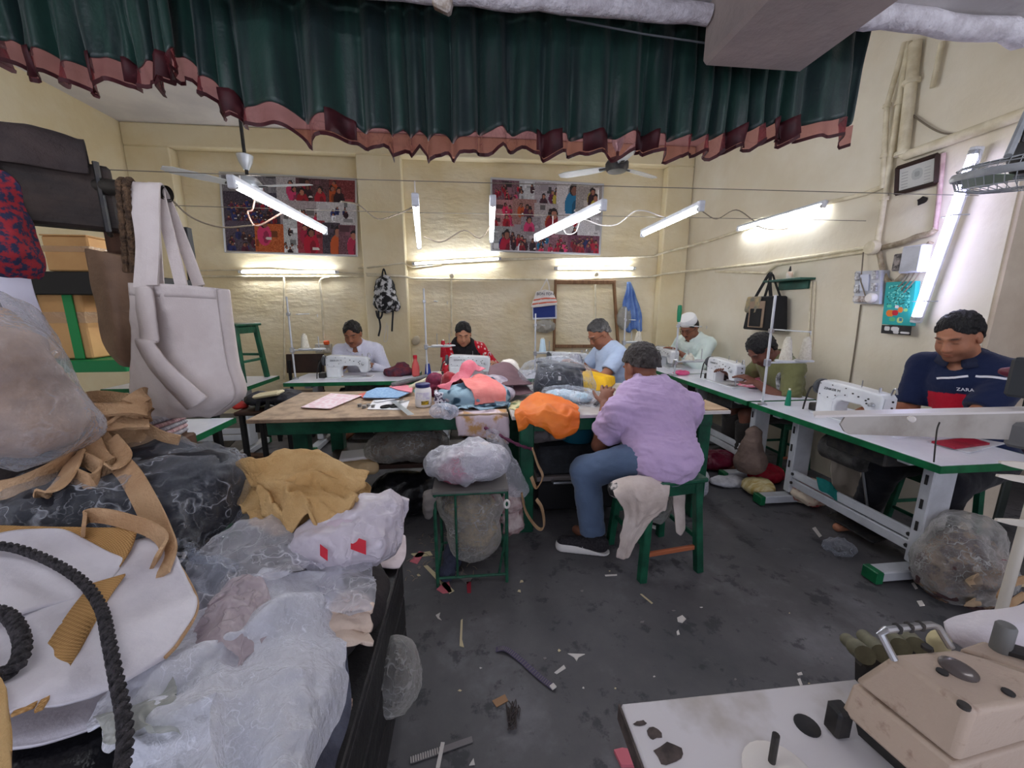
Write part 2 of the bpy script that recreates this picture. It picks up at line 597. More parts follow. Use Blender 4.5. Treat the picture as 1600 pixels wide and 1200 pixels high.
# ---------------------------------------------------------------- smooth solids
class Field:
 """signed distance field on a grid: rounded cones and ellipsoids blended into one continuous surface"""
 def __init__(s, lo, hi, h):
  s.lo, s.h = np.asarray(lo, float), h
  s.n = np.ceil((np.asarray(hi) - s.lo) / h).astype(int) + 1
  s.D = np.full(s.n, .5, np.float32)
 def _win(s, lo, hi):
  a = np.clip(np.floor((lo - s.lo) / s.h).astype(int), 0, s.n)
  b = np.clip(np.ceil((hi - s.lo) / s.h).astype(int) + 1, 0, s.n)
  sl = tuple(slice(i, j) for i, j in zip(a, b))
  ax = [(s.lo[k] + s.h * np.arange(a[k], b[k])).astype(np.float32) for k in range(3)]
  return sl, ax
 def _mix(s, sl, d, k, sub=False):
  E = s.D[sl]
  if sub:
   s.D[sl] = np.maximum(E, -d)
  elif k <= 0:
   s.D[sl] = np.minimum(E, d)
  else:
   h = np.clip(.5 + .5 * (E - d) / k, 0, 1)
   s.D[sl] = E * (1 - h) + d * h - k * h * (1 - h)
 def cone(s, a, b, ra, rb=None, k=.02, sub=False, flat=None):
  a, b = np.asarray(a, np.float32), np.asarray(b, np.float32)
  rb = ra if rb is None else rb
  m = max(ra, rb) + k + .03
  sl, (X, Y, Z) = s._win(np.minimum(a, b) - m, np.maximum(a, b) + m)
  if 0 in s.D[sl].shape:
   return s
  d = b - a
  L = float(d @ d) + 1e-9
  x, y, z = X[:, None, None] - a[0], Y[None, :, None] - a[1], Z[None, None, :] - a[2]
  t = np.clip((x * d[0] + y * d[1] + z * d[2]) / L, 0, 1)
  q = np.sqrt((x - t * d[0]) ** 2 + (y - t * d[1]) ** 2 + (z - t * d[2]) ** 2)
  s._mix(sl, q - (ra + (rb - ra) * t), k, sub)
  return s
 def ell(s, c, r, R=None, k=.02, sub=False):
  c, r = np.asarray(c, np.float32), np.asarray(r, np.float32)
  m = float(max(r)) + k + .03
  sl, (X, Y, Z) = s._win(c - m, c + m)
  if 0 in s.D[sl].shape:
   return s
  p = np.stack(np.broadcast_arrays(X[:, None, None] - c[0], Y[None, :, None] - c[1], Z[None, None, :] - c[2]), -1)
  if R is not None:
   p = p @ R.astype(np.float32)
  k0 = np.linalg.norm(p / r, axis=-1)
  k1 = np.linalg.norm(p / (r * r), axis=-1) + 1e-6
  s._mix(sl, k0 * (k0 - 1) / k1, k, sub)
  return s
 def pts(s):
  ax = [s.lo[k] + s.h * np.arange(s.n[k]) for k in range(3)]
  return np.stack(np.meshgrid(*ax, indexing='ij'), -1)
 def cut(s, p, nrm):
  """remove everything on the side the normal points to"""
  nrm = np.asarray(nrm, float)
  nrm = nrm / np.linalg.norm(nrm)
  ax = [s.lo[k] + s.h * np.arange(s.n[k]) - p[k] for k in range(3)]
  d = ax[0][:, None, None] * nrm[0] + ax[1][None, :, None] * nrm[1] + ax[2][None, None, :] * nrm[2]
  s.D = np.maximum(s.D, d.astype(np.float32))
  return s
 def snip(s, p, nrm, R):
  """cut a limb off square at p"""
  p, nrm = np.asarray(p, float), unit(nrm)
  sl, (X, Y, Z) = s._win(p - R - .02, p + R + .02)
  if 0 in s.D[sl].shape:
   return s
  x, y, z = X[:, None, None] - p[0], Y[None, :, None] - p[1], Z[None, None, :] - p[2]
  dt = x * nrm[0] + y * nrm[1] + z * nrm[2]
  s.D[sl] = np.maximum(s.D[sl], -np.maximum(-dt, np.sqrt(x * x + y * y + z * z) - R)).astype(np.float32)
  return s
 def mesh(s):
  D = s.D
  D[0], D[-1], D[:, 0], D[:, -1], D[:, :, 0], D[:, :, -1] = .1, .1, .1, .1, .1, .1
  S = D < 0
  nx, ny, nz = D.shape
  cor = [(i, j, k) for i in (0, 1) for j in (0, 1) for k in (0, 1)]
  c = sum(S[i:nx - 1 + i, j:ny - 1 + j, k:nz - 1 + k].astype(np.int8) for i, j, k in cor)
  act = (c > 0) & (c < 8)
  I = np.argwhere(act)
  idx = np.full(act.shape, -1, np.int64)
  idx[act] = np.arange(len(I))
  P = np.zeros((len(I), 3))
  Wt = np.zeros((len(I), 1))
  for a in cor:
   for ax in range(3):
    if a[ax] == 0:
     b = list(a)
     b[ax] = 1
     da = D[I[:, 0] + a[0], I[:, 1] + a[1], I[:, 2] + a[2]]
     db = D[I[:, 0] + b[0], I[:, 1] + b[1], I[:, 2] + b[2]]
     mk = (da < 0) != (db < 0)
     t = np.where(mk, da / (da - db + 1e-12), 0)[:, None]
     P += np.where(mk[:, None], np.array(a) + t * (np.array(b) - np.array(a)), 0)
     Wt += mk[:, None]
  V = s.lo + s.h * (I + P / np.maximum(Wt, 1))
  Fs = []
  for ax in range(3):
   b, c2 = (ax + 1) % 3, (ax + 2) % 3
   s0 = [slice(None)] * 3
   s1 = [slice(None)] * 3
   s0[ax], s1[ax] = slice(0, -1), slice(1, None)
   df = S[tuple(s0)] != S[tuple(s1)]
   E = np.argwhere(df)
   E = E[(E[:, b] > 0) & (E[:, c2] > 0) & (E[:, b] < D.shape[b] - 1) & (E[:, c2] < D.shape[c2] - 1)]
   q = []
   for (p, r) in ((-1, -1), (0, -1), (0, 0), (-1, 0)):
    G = E.copy()
    G[:, b] += p
    G[:, c2] += r
    q.append(idx[G[:, 0], G[:, 1], G[:, 2]])
   q = np.stack(q, 1)
   ins = S[E[:, 0], E[:, 1], E[:, 2]]
   q[~ins] = q[~ins][:, ::-1]
   Fs.append(q)
  Fc = np.vstack(Fs)
  return V, Fc[(Fc >= 0).all(1)]
def relax(V, Fc, n=2, k=.5):
 """light smoothing of a quad mesh"""
 Fc = np.asarray(Fc)
 for _ in range(n):
  A = np.zeros_like(V)
  C = np.zeros((len(V), 1))
  for i in range(4):
   a, b = Fc[:, i], Fc[:, (i + 1) % 4]
   np.add.at(A, a, V[b])
   np.add.at(C, a, 1)
   np.add.at(A, b, V[a])
   np.add.at(C, b, 1)
  V = V + k * (A / np.maximum(C, 1) - V)
 return V
def vnormals(V, Fc):
 Fc = np.asarray(Fc)
 N = np.cross(V[Fc[:, 2]] - V[Fc[:, 0]], V[Fc[:, 3]] - V[Fc[:, 1]])
 A = np.zeros_like(V)
 for i in range(4):
  np.add.at(A, Fc[:, i], N)
 return A / (np.linalg.norm(A, axis=1, keepdims=True) + 1e-12)
def copytree(root, loc=None, rz=None, label=None):
 """a copy of a thing with copies of its parts and their sub-parts"""
 r = root.copy()
 COL.objects.link(r)
 if loc is not None:
  r.location = loc
 if rz is not None:
  r.rotation_euler[2] = rz
 if label:
  r['label'] = label
 for ch in list(root.children):
  c = ch.copy()
  COL.objects.link(c)
  c.parent = r
  c.matrix_parent_inverse = ch.matrix_parent_inverse.copy()
  for g in ch.children:
   d = g.copy()
   COL.objects.link(d)
   d.parent = c
 return r
def canvas(name, img, corner, ux, uy, mat, parent=None):
 """a flat print: colours of an (h, w, 3) array laid on a small quad grid; corner = top left, ux right, uy down"""
 h, w = img.shape[:2]
 corner, ux, uy = (np.asarray(q, float) for q in (corner, ux, uy))
 a, b = np.meshgrid(np.linspace(0, 1, h + 1), np.linspace(0, 1, w + 1), indexing='ij')
 V = corner + b[..., None] * ux + a[..., None] * uy
 I = np.arange((h + 1) * (w + 1)).reshape(h + 1, w + 1)
 Fc = np.stack([I[1:, :-1], I[1:, 1:], I[:-1, 1:], I[:-1, :-1]], -1).reshape(-1, 4)
 c = np.repeat(img.reshape(-1, 3), 4, axis=0) / 255.0
 c = np.where(c <= .04045, c / 12.92, ((c + .055) / 1.055) ** 2.4)
 return mkobj(name, V.reshape(-1, 3), Fc, mat, parent, cols=c)
def text(name, s, loc, size, R, mat, parent=None, ex=.0006, align='CENTER'):
 cu = bpy.data.curves.new(name, 'FONT')
 cu.body = s
 cu.size = size
 cu.extrude = ex
 cu.align_x = align
 cu.align_y = 'CENTER'
 o = bpy.data.objects.new(name, cu)
 COL.objects.link(o)
 dg = bpy.context.evaluated_depsgraph_get()
 me = bpy.data.meshes.new_from_object(o.evaluated_get(dg))
 bpy.data.objects.remove(o, do_unlink=True)
 V = np.array([v.co[:] for v in me.vertices]) @ np.asarray(R).T + np.asarray(loc, float)
 Fc = [list(p.vertices) for p in me.polygons]
 bpy.data.meshes.remove(me)
 return mkobj(name, V, Fc, mat, parent)
# ================================================================ the room
YB, YN = 5.2, 5.34            # front plane of the back wall and the bottom of its recesses
XR, XL, ZC, ZF = 2.93, -3.9, 3.44, 2.58
BT, BB = .77, 0.0
m_wall = M('cream_limewash', (238, 226, 194), .85, col2=(230, 214, 174), vs=1.6, bump=.25, bs=14, spec=.15)
m_rough = M('cream_rough_plaster', (238, 226, 196), .85, col2=(229, 213, 174), vs=2.2, bump=.85, bs=5.5, bstretch=(1, 1, 2.2), spec=.15)
m_wallr = M('pale_limewash', (232, 225, 208), .85, col2=(222, 212, 190), vs=1.2, bump=.18, bs=16, spec=.15)
m_jamb = M('beige_limewash', (204, 190, 170), .85, col2=(186, 170, 150), vs=2, bump=.2, bs=16, spec=.15)
m_ceil = M('white_ceiling', (226, 222, 220), .9, col2=(208, 204, 204), vs=1.5, bump=.2, bs=10, spec=.1)
m_beam = M('grey_beam', (188, 176, 170), .9, col2=(170, 160, 156), vs=2, bump=.3, bs=18, spec=.1)
m_floor, _nt1, _b, _o = _nt('dark_cement_floor')
_b.inputs['Roughness'].default_value = .62
_b.inputs['Specular IOR Level'].default_value = .3
n1, n2, n3 = _noise(_nt1, 1.3, 8, .65), _noise(_nt1, 7, 6, .7), _noise(_nt1, 3.1, 10, .75, stretch=(1, 2.5, 1))
rp = _nt1.nodes.new('ShaderNodeValToRGB')
rp.color_ramp.elements[0].position, rp.color_ramp.elements[0].color = .33, lin((78, 78, 81))
rp.color_ramp.elements[1].position, rp.color_ramp.elements[1].color = .68, lin((126, 125, 128))
_e = rp.color_ramp.elements.new(.52)
_e.color = lin((96, 94, 96))
_nt1.links.new(n1.outputs[0], rp.inputs[0])
mx = _nt1.nodes.new('ShaderNodeMix')
mx.data_type = 'RGBA'
mx.inputs[7].default_value = lin((58, 59, 62))
mr = _nt1.nodes.new('ShaderNodeMapRange')
mr.inputs[1].default_value, mr.inputs[2].default_value, mr.inputs[4].default_value = .56, .62, .75
_nt1.links.new(n2.outputs[0], mr.inputs[0])
_nt1.links.new(mr.outputs[0], mx.inputs[0])
_nt1.links.new(rp.outputs[0], mx.inputs[6])
mx2 = _nt1.nodes.new('ShaderNodeMix')
mx2.data_type = 'RGBA'
mx2.inputs[7].default_value = lin((146, 144, 144))
mr2 = _nt1.nodes.new('ShaderNodeMapRange')
mr2.inputs[1].default_value, mr2.inputs[2].default_value, mr2.inputs[4].default_value = .6, .8, .55
_nt1.links.new(n3.outputs[0], mr2.inputs[0])
_nt1.links.new(mr2.outputs[0], mx2.inputs[0])
_nt1.links.new(mx.outputs[2], mx2.inputs[6])
_nt1.links.new(mx2.outputs[2], _b.inputs['Base Color'])
_bp = _nt1.nodes.new('ShaderNodeBump')
_bp.inputs['Strength'].default_value, _bp.inputs['Distance'].default_value = .3, .01
_nt1.links.new(n2.outputs[0], _bp.inputs['Height'])
_nt1.links.new(_bp.outputs[0], _b.inputs['Normal'])
struct(MB().span((XL - .2, -2.4, -.1), (4.7, YN + .2, 0)).build('floor', m_floor))
struct(MB().span((XL - .2, YN, 0), (XR + .3, YN + .2, ZC + .1)).build('wall_back', m_rough))
struct(MB().span((XL - .2, -2.4, 0), (XL, YN, ZC + .1)).build('wall_left', m_wall))
struct(MB().span((XR, 1.94, 0), (3.27, YN, ZC + .1)).build('wall_right', [m_wallr]))
struct(MB().span((4.5, -2.4, 0), (4.7, YN, ZC + .1)).build('wall_side', m_jamb))
struct(MB().span((XL - .2, 1.76, ZC), (4.7, YN + .2, ZC + .15)).build('ceiling', m_ceil))
struct(MB().span((XL - .2, -2.4, ZF), (4.7, 1.76, ZC + .15)).build('ceiling_front', m_ceil))
n1L, n1R, n2L, n2R = -3.42, -1.36, -.83, 2.57      # the two recesses
NZ = 3.2
def edge_pier(n, x0, x1, z0, z1):
 b = MB()
 b.span((x0, YB, z0), (x1, YN, z1), bev=.012)
 return struct(b.build('trim_%d' % n, m_wall))
edge_pier(1, XL, n1L, 0, NZ)
edge_pier(2, n1R, n2L, 0, NZ)
edge_pier(3, n2R, XR, 0, NZ)
edge_pier(4, XL, XR, NZ, ZC)
struct(MB().span((.97, -2.4, 2.37), (1.42, 1.74, ZF + .05), bev=.015).build('trim_5', m_beam))
# peeling jamb face and dark doorway beyond the end of the right wall
struct(MB().span((XR + .004, 1.915, 0), (3.27, 1.94, ZC)).build('trim_6', m_jamb))
m_door = M('dark_green_door_frame', (30, 38, 36), .5, col2=(46, 52, 48), vs=9)
struct(MB().span((3.27, 1.9, 0), (3.33, 2.0, 2.5), bev=.006).build('door_1', m_door))
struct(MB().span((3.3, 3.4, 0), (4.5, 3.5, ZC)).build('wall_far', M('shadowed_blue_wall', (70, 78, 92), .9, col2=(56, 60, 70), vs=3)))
# ================================================================ pipes and conduits
m_pvc = M('painted_conduit', (226, 216, 190), .55, col2=(206, 194, 164), vs=12, bump=.1)
m_lime = M('limewashed_pipe', (224, 220, 226), .9, col2=(196, 190, 196), vs=20, bump=.8, bs=30)
m_blk = M('black_plastic', (22, 22, 24), .5)
m_cable = M('old_cable', (120, 108, 92), .6)
m_wcable = M('white_cable', (226, 220, 214), .5)
def pipe(name, label, pts, r, mat=None, clips=(), n=10, smooth=0, cat='pipe', group=None, fit=()):
 t = thing(name, label, cat, tuple(np.mean(np.asarray(pts, float), 0)), group)
 P = smoothpath(pts, smooth) if smooth else np.asarray(pts, float)
 MB().tube(P, r, n).build('pipe_run', mat or m_pvc, t, True, 60)
 for c, ax in clips:
  MB().tube([np.asarray(c) - np.asarray(ax) * .012, np.asarray(c) + np.asarray(ax) * .012], r * 1.45, 10).build('clip', mat or m_pvc, t, True, 40)
 return t
def onr(u, v, off=.02):
 return px(u, v, x=XR - off)
def onb(u, v, off=.02):
 return px(u, v, y=YN - off)
def jit(a, b, n=10, s=.004, seed=0):
 rs = np.random.RandomState(seed)
 t = np.linspace(0, 1, n)[:, None]
 return np.asarray(a) * (1 - t) + np.asarray(b) * t + rs.randn(n, 3) * s * ((t > 0) & (t < 1))
# lime washed water pipe that runs across under the front slab
Pl = np.array([[-1.0, 1.70, ZF - .045], [.4, 1.70, ZF - .045], [.965, 1.70, ZF - .05]])
pipe('water_pipe', 'lumpy limewashed pipe under the ceiling edge left of the concrete beam', jit(Pl[0], Pl[2], 24, .004, 1), .035, m_lime, n=12)
pipe('water_pipe', 'thick limewashed pipe under the ceiling right of the concrete beam', jit((1.43, 1.66, ZF - .04), (3.2, 1.66, ZF - .05), 20, .006, 2), .042, m_lime, n=12)
# right wall: uprights
a, b = onr(1431, 66, .035), onr(1411, 240, .035)
c = onr(1600, 186, .035)
pipe('wall_pipe', 'thick cream pipe down the right wall turning above the framed certificate', [a, b, b + (0, -.02, -.02), c + (0, -.25, .03)], .032, clips=[((a * .65 + b * .35), (0, 0, 1)), (b, (0, 0, 1))])
a, b = onr(1420, 66, .03), onr(1370, 385, .03)
pipe('wall_pipe', 'cream conduit rising from the round junction box to the ceiling', [a, a * .6 + b * .4, b], .018, clips=[(a * .72 + b * .28, (0, 0, 1)), (a * .25 + b * .75, (0, 0, 1))])
a, b, c2 = onr(1414, 66, .045), onr(1386, 165, .045), onr(1379, 295, .045)
pipe('wall_pipe', 'bent grey-cream conduit leftmost of the ceiling-high pipes', [a, b, c2], .016, clips=[(b, (0, 0, 1)), (b * .4 + c2 * .6, (0, 0, 1))])
a = onr(1472, 66, .03)
b = onr(1457, 137, .03)
pipe('wall_pipe', 'short stub of conduit ending in bare wire high on the right wall', [a, b], .014)
pipe('wall_cable', 'loose cable looping from conduit to the thick horizontal pipe', [onr(1414, 130), onr(1420, 170), onr(1440, 190), onr(1470, 207), onr(1500, 210)], .005, m_cable, smooth=6, cat='cable')
# right wall: horizontal runs
pipe('wall_conduit', 'upper conduit sloping across the right wall past a tube light',
 [onb(645, 412), onb(800, 405), onb(1020, 401), px(1040, 394, y=YB - .02), onr(1110, 376), onr(1180, 352), onr(1290, 318), onr(1350, 303), onr(1378, 292)], .016, smooth=0)
pipe('wall_conduit', 'paired conduit on the right wall, upper run to junction box',
 [px(1034, 428, y=YB - .02), onr(1110, 420), onr(1200, 411), onr(1212, 408), onr(1280, 399), onr(1358, 386)], .015)
pipe('wall_conduit', 'paired conduit on the right wall, lower run to junction box',
 [onr(1118, 424), onr(1198, 427), onr(1212, 414), onr(1280, 404), onr(1352, 393)], .013)
pipe('wall_conduit', 'lower cream conduit along the back wall under the tube lights',
 [onb(300, 431), px(330, 432, y=YN - .02), onb(560, 432), px(577, 430, y=YB - .02), px(632, 432, y=YB - .02), onb(645, 435), onb(700, 436), onb(900, 437), onb(1018, 432), px(1034, 429, y=YB - .02)], .014)
pipe('wall_conduit', 'upper thin conduit along the left recess of back wall',
 [onb(300, 423), onb(420, 421), onb(560, 427), px(575, 427, y=YB - .02), px(632, 431, y=YB - .02)], .009)
pipe('wall_conduit', 'conduit bending over the pilaster above the patterned backpack',
 [onb(560, 419), px(577, 418, y=YB - .02), px(630, 411, y=YB - .02), onb(645, 418), onb(690, 413)], .011)
for k, (u, v0, v1, lab) in enumerate([(444, 432, 592, 'straight conduit drop left of the wall switch box'), (705, 436, 525, 'conduit drop behind the woman in red'),
         (930, 437, 530, 'conduit drop inside the leaning wooden frame')]):
 pipe('conduit_drop', lab, [onb(u, v0), onb(u + .5, v1)], .013, clips=[(onb(u, v0 * .7 + v1 * .3), (0, 0, 1))])
pipe('conduit_drop', 'bent double conduit feeding the switch box with orange plug', [onb(515, 433), onb(505, 435), onb(500, 442), onb(503, 470), onb(506, 530)], .014, smooth=5)
# junction boxes
for (u, v, r_, lab) in [(706, 431, .03, 'round junction box on conduit left of striped bag'), (931, 429, .03, 'round junction box above the leaning wooden frame')]:
 q = onb(u, v, .03)
 tag(MB().lathe([(r_, 0), (r_, .03), (r_ * .85, .04)], q, 16, rot('X', 90)).build('junction_box', m_pvc, None, True), lab, 'junction box')
q = onr(1366, 387, .05)
tag(MB().lathe([(.05, 0), (.05, .03), (.042, .042)], q, 18, rot('Y', -90)).build('junction_box', m_pvc, None, True), 'large round junction box above the fuse board', 'junction box')
for k, (pts, lab) in enumerate([([(1372, 385), (1380, 425), (1388, 440), (1400, 440), (1425, 415), (1440, 395), (1455, 378)], 'sagging taped cable bundle from junction box to small meter box'),
        ([(1374, 388), (1410, 379), (1432, 370), (1452, 365), (1462, 358)], 'taped conduit running right from junction box')]):
 pipe('cable_bundle', lab, [onr(u, v, .03) for u, v in pts], .016 if k == 0 else .018, M('taped_cable', (172, 158, 134), .8, col2=(140, 124, 100), vs=30, bump=.5), smooth=5, cat='cable')
pipe('wall_cable', 'pink-brown conduit standing beside the tall leaning tube light',
 [onr(1474, 240, .02), onr(1466, 320, .02), onr(1461, 362, .02)], .013, M('pinkish_conduit', (196, 168, 164), .6, col2=(170, 140, 136), vs=18), cat='cable')
# ================================================================ fluorescent tubes
m_tube = M('lit_tube', (244, 248, 255), .3, emit=TUBE_POWER)
m_batten = M('tube_batten', (214, 216, 222), .35, col2=(190, 192, 198), vs=10)
m_cap = M('tube_cap', (170, 172, 176), .35, .6)
def tube_light(label, a, b, back, group='fluorescent tubes', rr=.0135, mt=None):
 """batten with a tube on the side given by -back"""
 a, b, back = np.asarray(a, float), np.asarray(b, float), np.asarray(back, float)
 t = thing('tube_light', label, 'tube light', tuple((a + b) / 2), group)
 d = (b - a) / np.linalg.norm(b - a)
 R = fr(a, b, back)
 c = (a + b) / 2 + back * .034
 L = np.linalg.norm(b - a)
 MB().box(c - back * .006, (.036, .026, L + .02), R, .005).build('batten', m_batten, t)
 MB().cyl(a + d * .02, b - d * .02, rr, n=12).build('lamp_tube', mt or m_tube, t, True)
 for p, s in ((a, 1), (b, -1)):
  MB().box(p + back * .01, (.034, .056, .018), R, .004).build('lamp_holder', m_batten, t)
  MB().cyl(p + d * s * .008, p + d * s * .03, rr * 1.12, n=12).build('end_cap', m_cap, t, True)
 return t
def hung(u0, v0, u1, v1, z):
 return px(u0, v0, z=z), px(u1, v1, z=z)
HT = [('tube light hung in front of the left photo collage', 362, 288, 508, 363, 1.94),
 ('short-looking tube light hung left of the right collage', 649, 316, 655, 386, 1.88),
 ('tube light hung at the left edge of the right collage', 770, 317, 768, 376, 1.94),
 ('tube light hung across the right photo collage', 943, 324, 838, 374, 1.9),
 ('tube light hung near the right corner of the room', 1096, 325, 1004, 367, 1.95)]
for lab, u0, v0, u1, v1, z in HT:
 a, b = hung(u0, v0, u1, v1, z)
 tl_ = tube_light(lab, a, b, (0, 0, 1))
 for yw in (2.1, 2.75):
  k = (yw - a[1]) / (b[1] - a[1])
  q = a + (b - a) * min(max(k, .06), .94)
  MB().cyl(q + (0, 0, .04), (q[0], q[1], 2.0), .003, n=6).build('hanger', m_wcable, tl_)
tube_light('added unseen tube light on the front ceiling above the heap of bags', (-1.5, .35, ZF - .06), (-.3, .35, ZF - .06), (0, 0, 1))  # out-of-view lamp added to light the heap and give highlights
tube_light('added unseen tube light on the front ceiling above the foreground machine', (1.6, .5, ZF - .06), (2.8, .5, ZF - .06), (0, 0, 1))  # second added lamp above the frame, lights the right foreground
tube_light('tube light mounted on the right wall above the conduits', onr(1288, 321, .06), onr(1153, 359, .06), (.25, 0, .97))
tube_light('long tube light on back wall behind the man in blue-white shirt', onb(374, 425, .06), onb(527, 425, .06), (0, 1, 0))
tube_light('tilted tube light on back wall right of the pilaster', onb(645, 412, .07), onb(782, 404, .07), (0, 1, 0))
tube_light('level tube light on back wall under the right collage', onb(868, 419, .06), onb(992, 419, .06), (0, 1, 0))
a, b = onr(1524, 232, .08), onr(1429, 502, .08)
tube_light('tall tube light leaning upright on the wall by the doorway', a, b, (1, 0, 0), rr=.022, mt=M('lit_cool_tube', (206, 206, 255), .3, emit=TUBE_POWER * .4))
for s in (.36, .87):
 c = a * (1 - s) + b * s
 tag(MB().tube([c + (.05, -.05, .0), c + (-.03, -.03, 0), c + (-.03, .03, 0), c + (.05, .05, 0)], .004, 6).build('wire_clip', m_cap),
  'wire clip holding the tall leaning tube, %s of the two' % ('upper' if s < .5 else 'lower'), 'clip')
# the suspension wires (stretched across the room) and the twisted cords
m_wire = M('wire', (120, 112, 100), .5, .3)
for lab, p0, p1 in [('thin wire nearer the camera that carries the hanging tubes', np.array([XL + .01, 2.1, 2.02]), np.array([XR - .01, 2.1, 2.02])), ('thin wire nearer the back wall that carries the hanging tubes', np.array([XL + .01, 2.75, 2.02]), np.array([XR - .01, 2.75, 2.02]))]:
 tag(MB().tube([p0, (p0 + p1) / 2 - (0, 0, .02), p1], .0022, 5).build('suspension_wire', m_wire), lab, 'wire')
m_cord = M('twisted_flex', (214, 176, 156), .5, col2=(150, 110, 96), vs=60)
for lab, pts, y, m_ in [
 ('pink twisted flex knotted under the left hanging tube', [(398, 312), (394, 328), (387, 331), (392, 345), (398, 352), (410, 350), (440, 333)], 2.5, m_cord),
 ('brown flex sagging between rack pipe and left collage', [(268, 312), (300, 340), (345, 355), (395, 352)], 2.4, m_cable),
 ('brown flex looping between the two left hanging tubes', [(535, 315), (560, 320), (590, 342), (620, 335), (645, 324)], 2.6, m_cable),
 ('brown flex looping in front of the back wall recess', [(662, 370), (690, 378), (725, 360), (750, 372), (768, 352)], 2.8, m_cable),
 ('pale flex under the tube across right collage', [(880, 358), (887, 366), (900, 362), (910, 343), (940, 352), (965, 350), (990, 331), (1010, 330), (1040, 340), (1060, 338)], 3.0, m_wcable),
 ('dark flex between the tubes in the right corner', [(1098, 331), (1120, 342), (1150, 328), (1178, 345)], 3.4, m_cable),
 ('white flex hanging from the right wall tube to conduit', [(1187, 355), (1188, 375), (1196, 395), (1210, 402)], 4.0, m_wcable),
 ('looped flex under the right wall tube light', [(1180, 352), (1200, 358), (1230, 357), (1255, 340), (1262, 332), (1258, 350), (1250, 358)], 3.5, m_cable)]:
 P = smoothpath([px(u, v, y=y) for u, v in pts], 6)
 tag(MB().tube(P, .0045, 6).build('hanging_flex', m_, None, True), lab, 'cord')
# ================================================================ sewing tables
m_lam = M('white_laminate', (226, 226, 236), .28, col2=(208, 208, 220), vs=3, spec=.5)
m_green = M('green_edge_band', (18, 104, 62), .4, col2=(12, 84, 50), vs=10)
m_gpaint = M('green_gloss_paint', (26, 92, 66), .38, col2=(16, 66, 48), vs=7, bump=.12, bs=30)
m_stand = M('grey_stand_paint', (200, 202, 206), .4, col2=(182, 184, 188), vs=6)
m_steel = M('bright_steel', (190, 192, 196), .28, .9)
m_dark = M('dark_iron', (46, 46, 48), .5, .4, col2=(66, 62, 58), vs=20)
m_motor = M('grimy_motor', (92, 90, 88), .6, .2, col2=(52, 50, 48), vs=12)
ST = .71          # sewing table height
def sewing_table(label, loc, rz):
 t = thing('sewing_table', label, 'table', (0, 0, 0), 'industrial sewing tables')
 L, Wd = 1.17, .55
 MB().box((0, 0, ST - .016), (L - .004, Wd - .004, .032), bev=.002).build('tabletop', m_lam, t)
 b = MB()
 for sx in (-1, 1):
  b.box((sx * (L / 2 + .002), 0, ST - .018), (.006, Wd + .008, .034))
  b.box((0, sx * (Wd / 2 + .002), ST - .018), (L + .008, .006, .034))
 b.build('edge_band', m_green, t)
 for sx in (-1, 1):
  x = sx * .40
  MB().box((x, 0, .38), (.055, .13, .58), bev=.006).build('upright', m_stand, t)
  MB().box((x, 0, ST - .05), (.06, .44, .035), bev=.004).build('top_bracket', m_stand, t)
  ft = MB().box((x, 0, .045), (.075, .52, .055), bev=.006).build('foot', m_stand, t)
  for sy in (-1, 1):
   MB().box((x, sy * .262, .04), (.082, .04, .066), bev=.005).build('foot_cap', m_green, ft)
  for zz in (.3, .42, .55):
   MB().box((x, -.068, zz), (.012, .004, .05)).build('slot', m_dark, t)
 for zz in (.17, .235):
  MB().box((0, -.045, zz), (.8, .02, .055), bev=.004).build('rail', m_stand, t)
 for sx in (-1, 1):
  for zz in (.17, .235):
   MB().cyl((sx * .37, -.056, zz), (sx * .37, -.064, zz), .011, n=6).build('bolt', m_dark, t)
 m = MB()
 m.cyl((-.17, -.02, .52), (.06, -.02, .52), .085, n=18)
 m.box((-.05, -.02, .62), (.14, .1, .1), bev=.01)
 m.build('motor', m_motor, t, True)
 MB().lathe([(.03, 0), (.05, .006), (.05, .03), (.03, .036)], (-.2, -.02, .52), 16, rot('Y', 90)).build('pulley', m_dark, t, True)
 MB().box((.05, .06, .09), (.3, .2, .012), rot('X', 14), .003).build('pedal', m_dark, t)
 MB().cyl((.1, .05, .1), (.02, 0, .5), .007, n=8).build('pedal_rod', m_steel, t)
 MB().box((.12, -.05, ST - .09), (.34, .26, .1), bev=.008).build('oil_pan', m_dark, t)
 t.location = loc
 t.rotation_euler[2] = rz
 return t
R90 = -math.pi / 2
tb = sewing_table('sewing table nearest the camera along the right wall', (2.285, 1.955, 0), R90)
for lab, loc, rz in [('middle sewing table along the right wall, at the bent-over man in olive', (2.285, 3.16, 0), R90),
     ('farthest sewing table along the right wall behind the man in mauve', (2.285, 4.36, 0), R90),
     ('sewing table in front of the man in blue-white shirt', (-1.15, 3.93, 0), 0),
     ('sewing table in front of the woman in red', (.1, 3.93, 0), 0),
     ('sewing table in front of the leaning wooden frame', (1.32, 3.93, 0), 0),
     ('sewing table carrying the upturned green stool', (-2.56, 3.8, 0), 0),
     ('sewing table beside the hanging white tote, partly hidden', (-1.77, 1.9, 0), math.pi / 2)]:
 copytree(tb, loc, rz, lab)
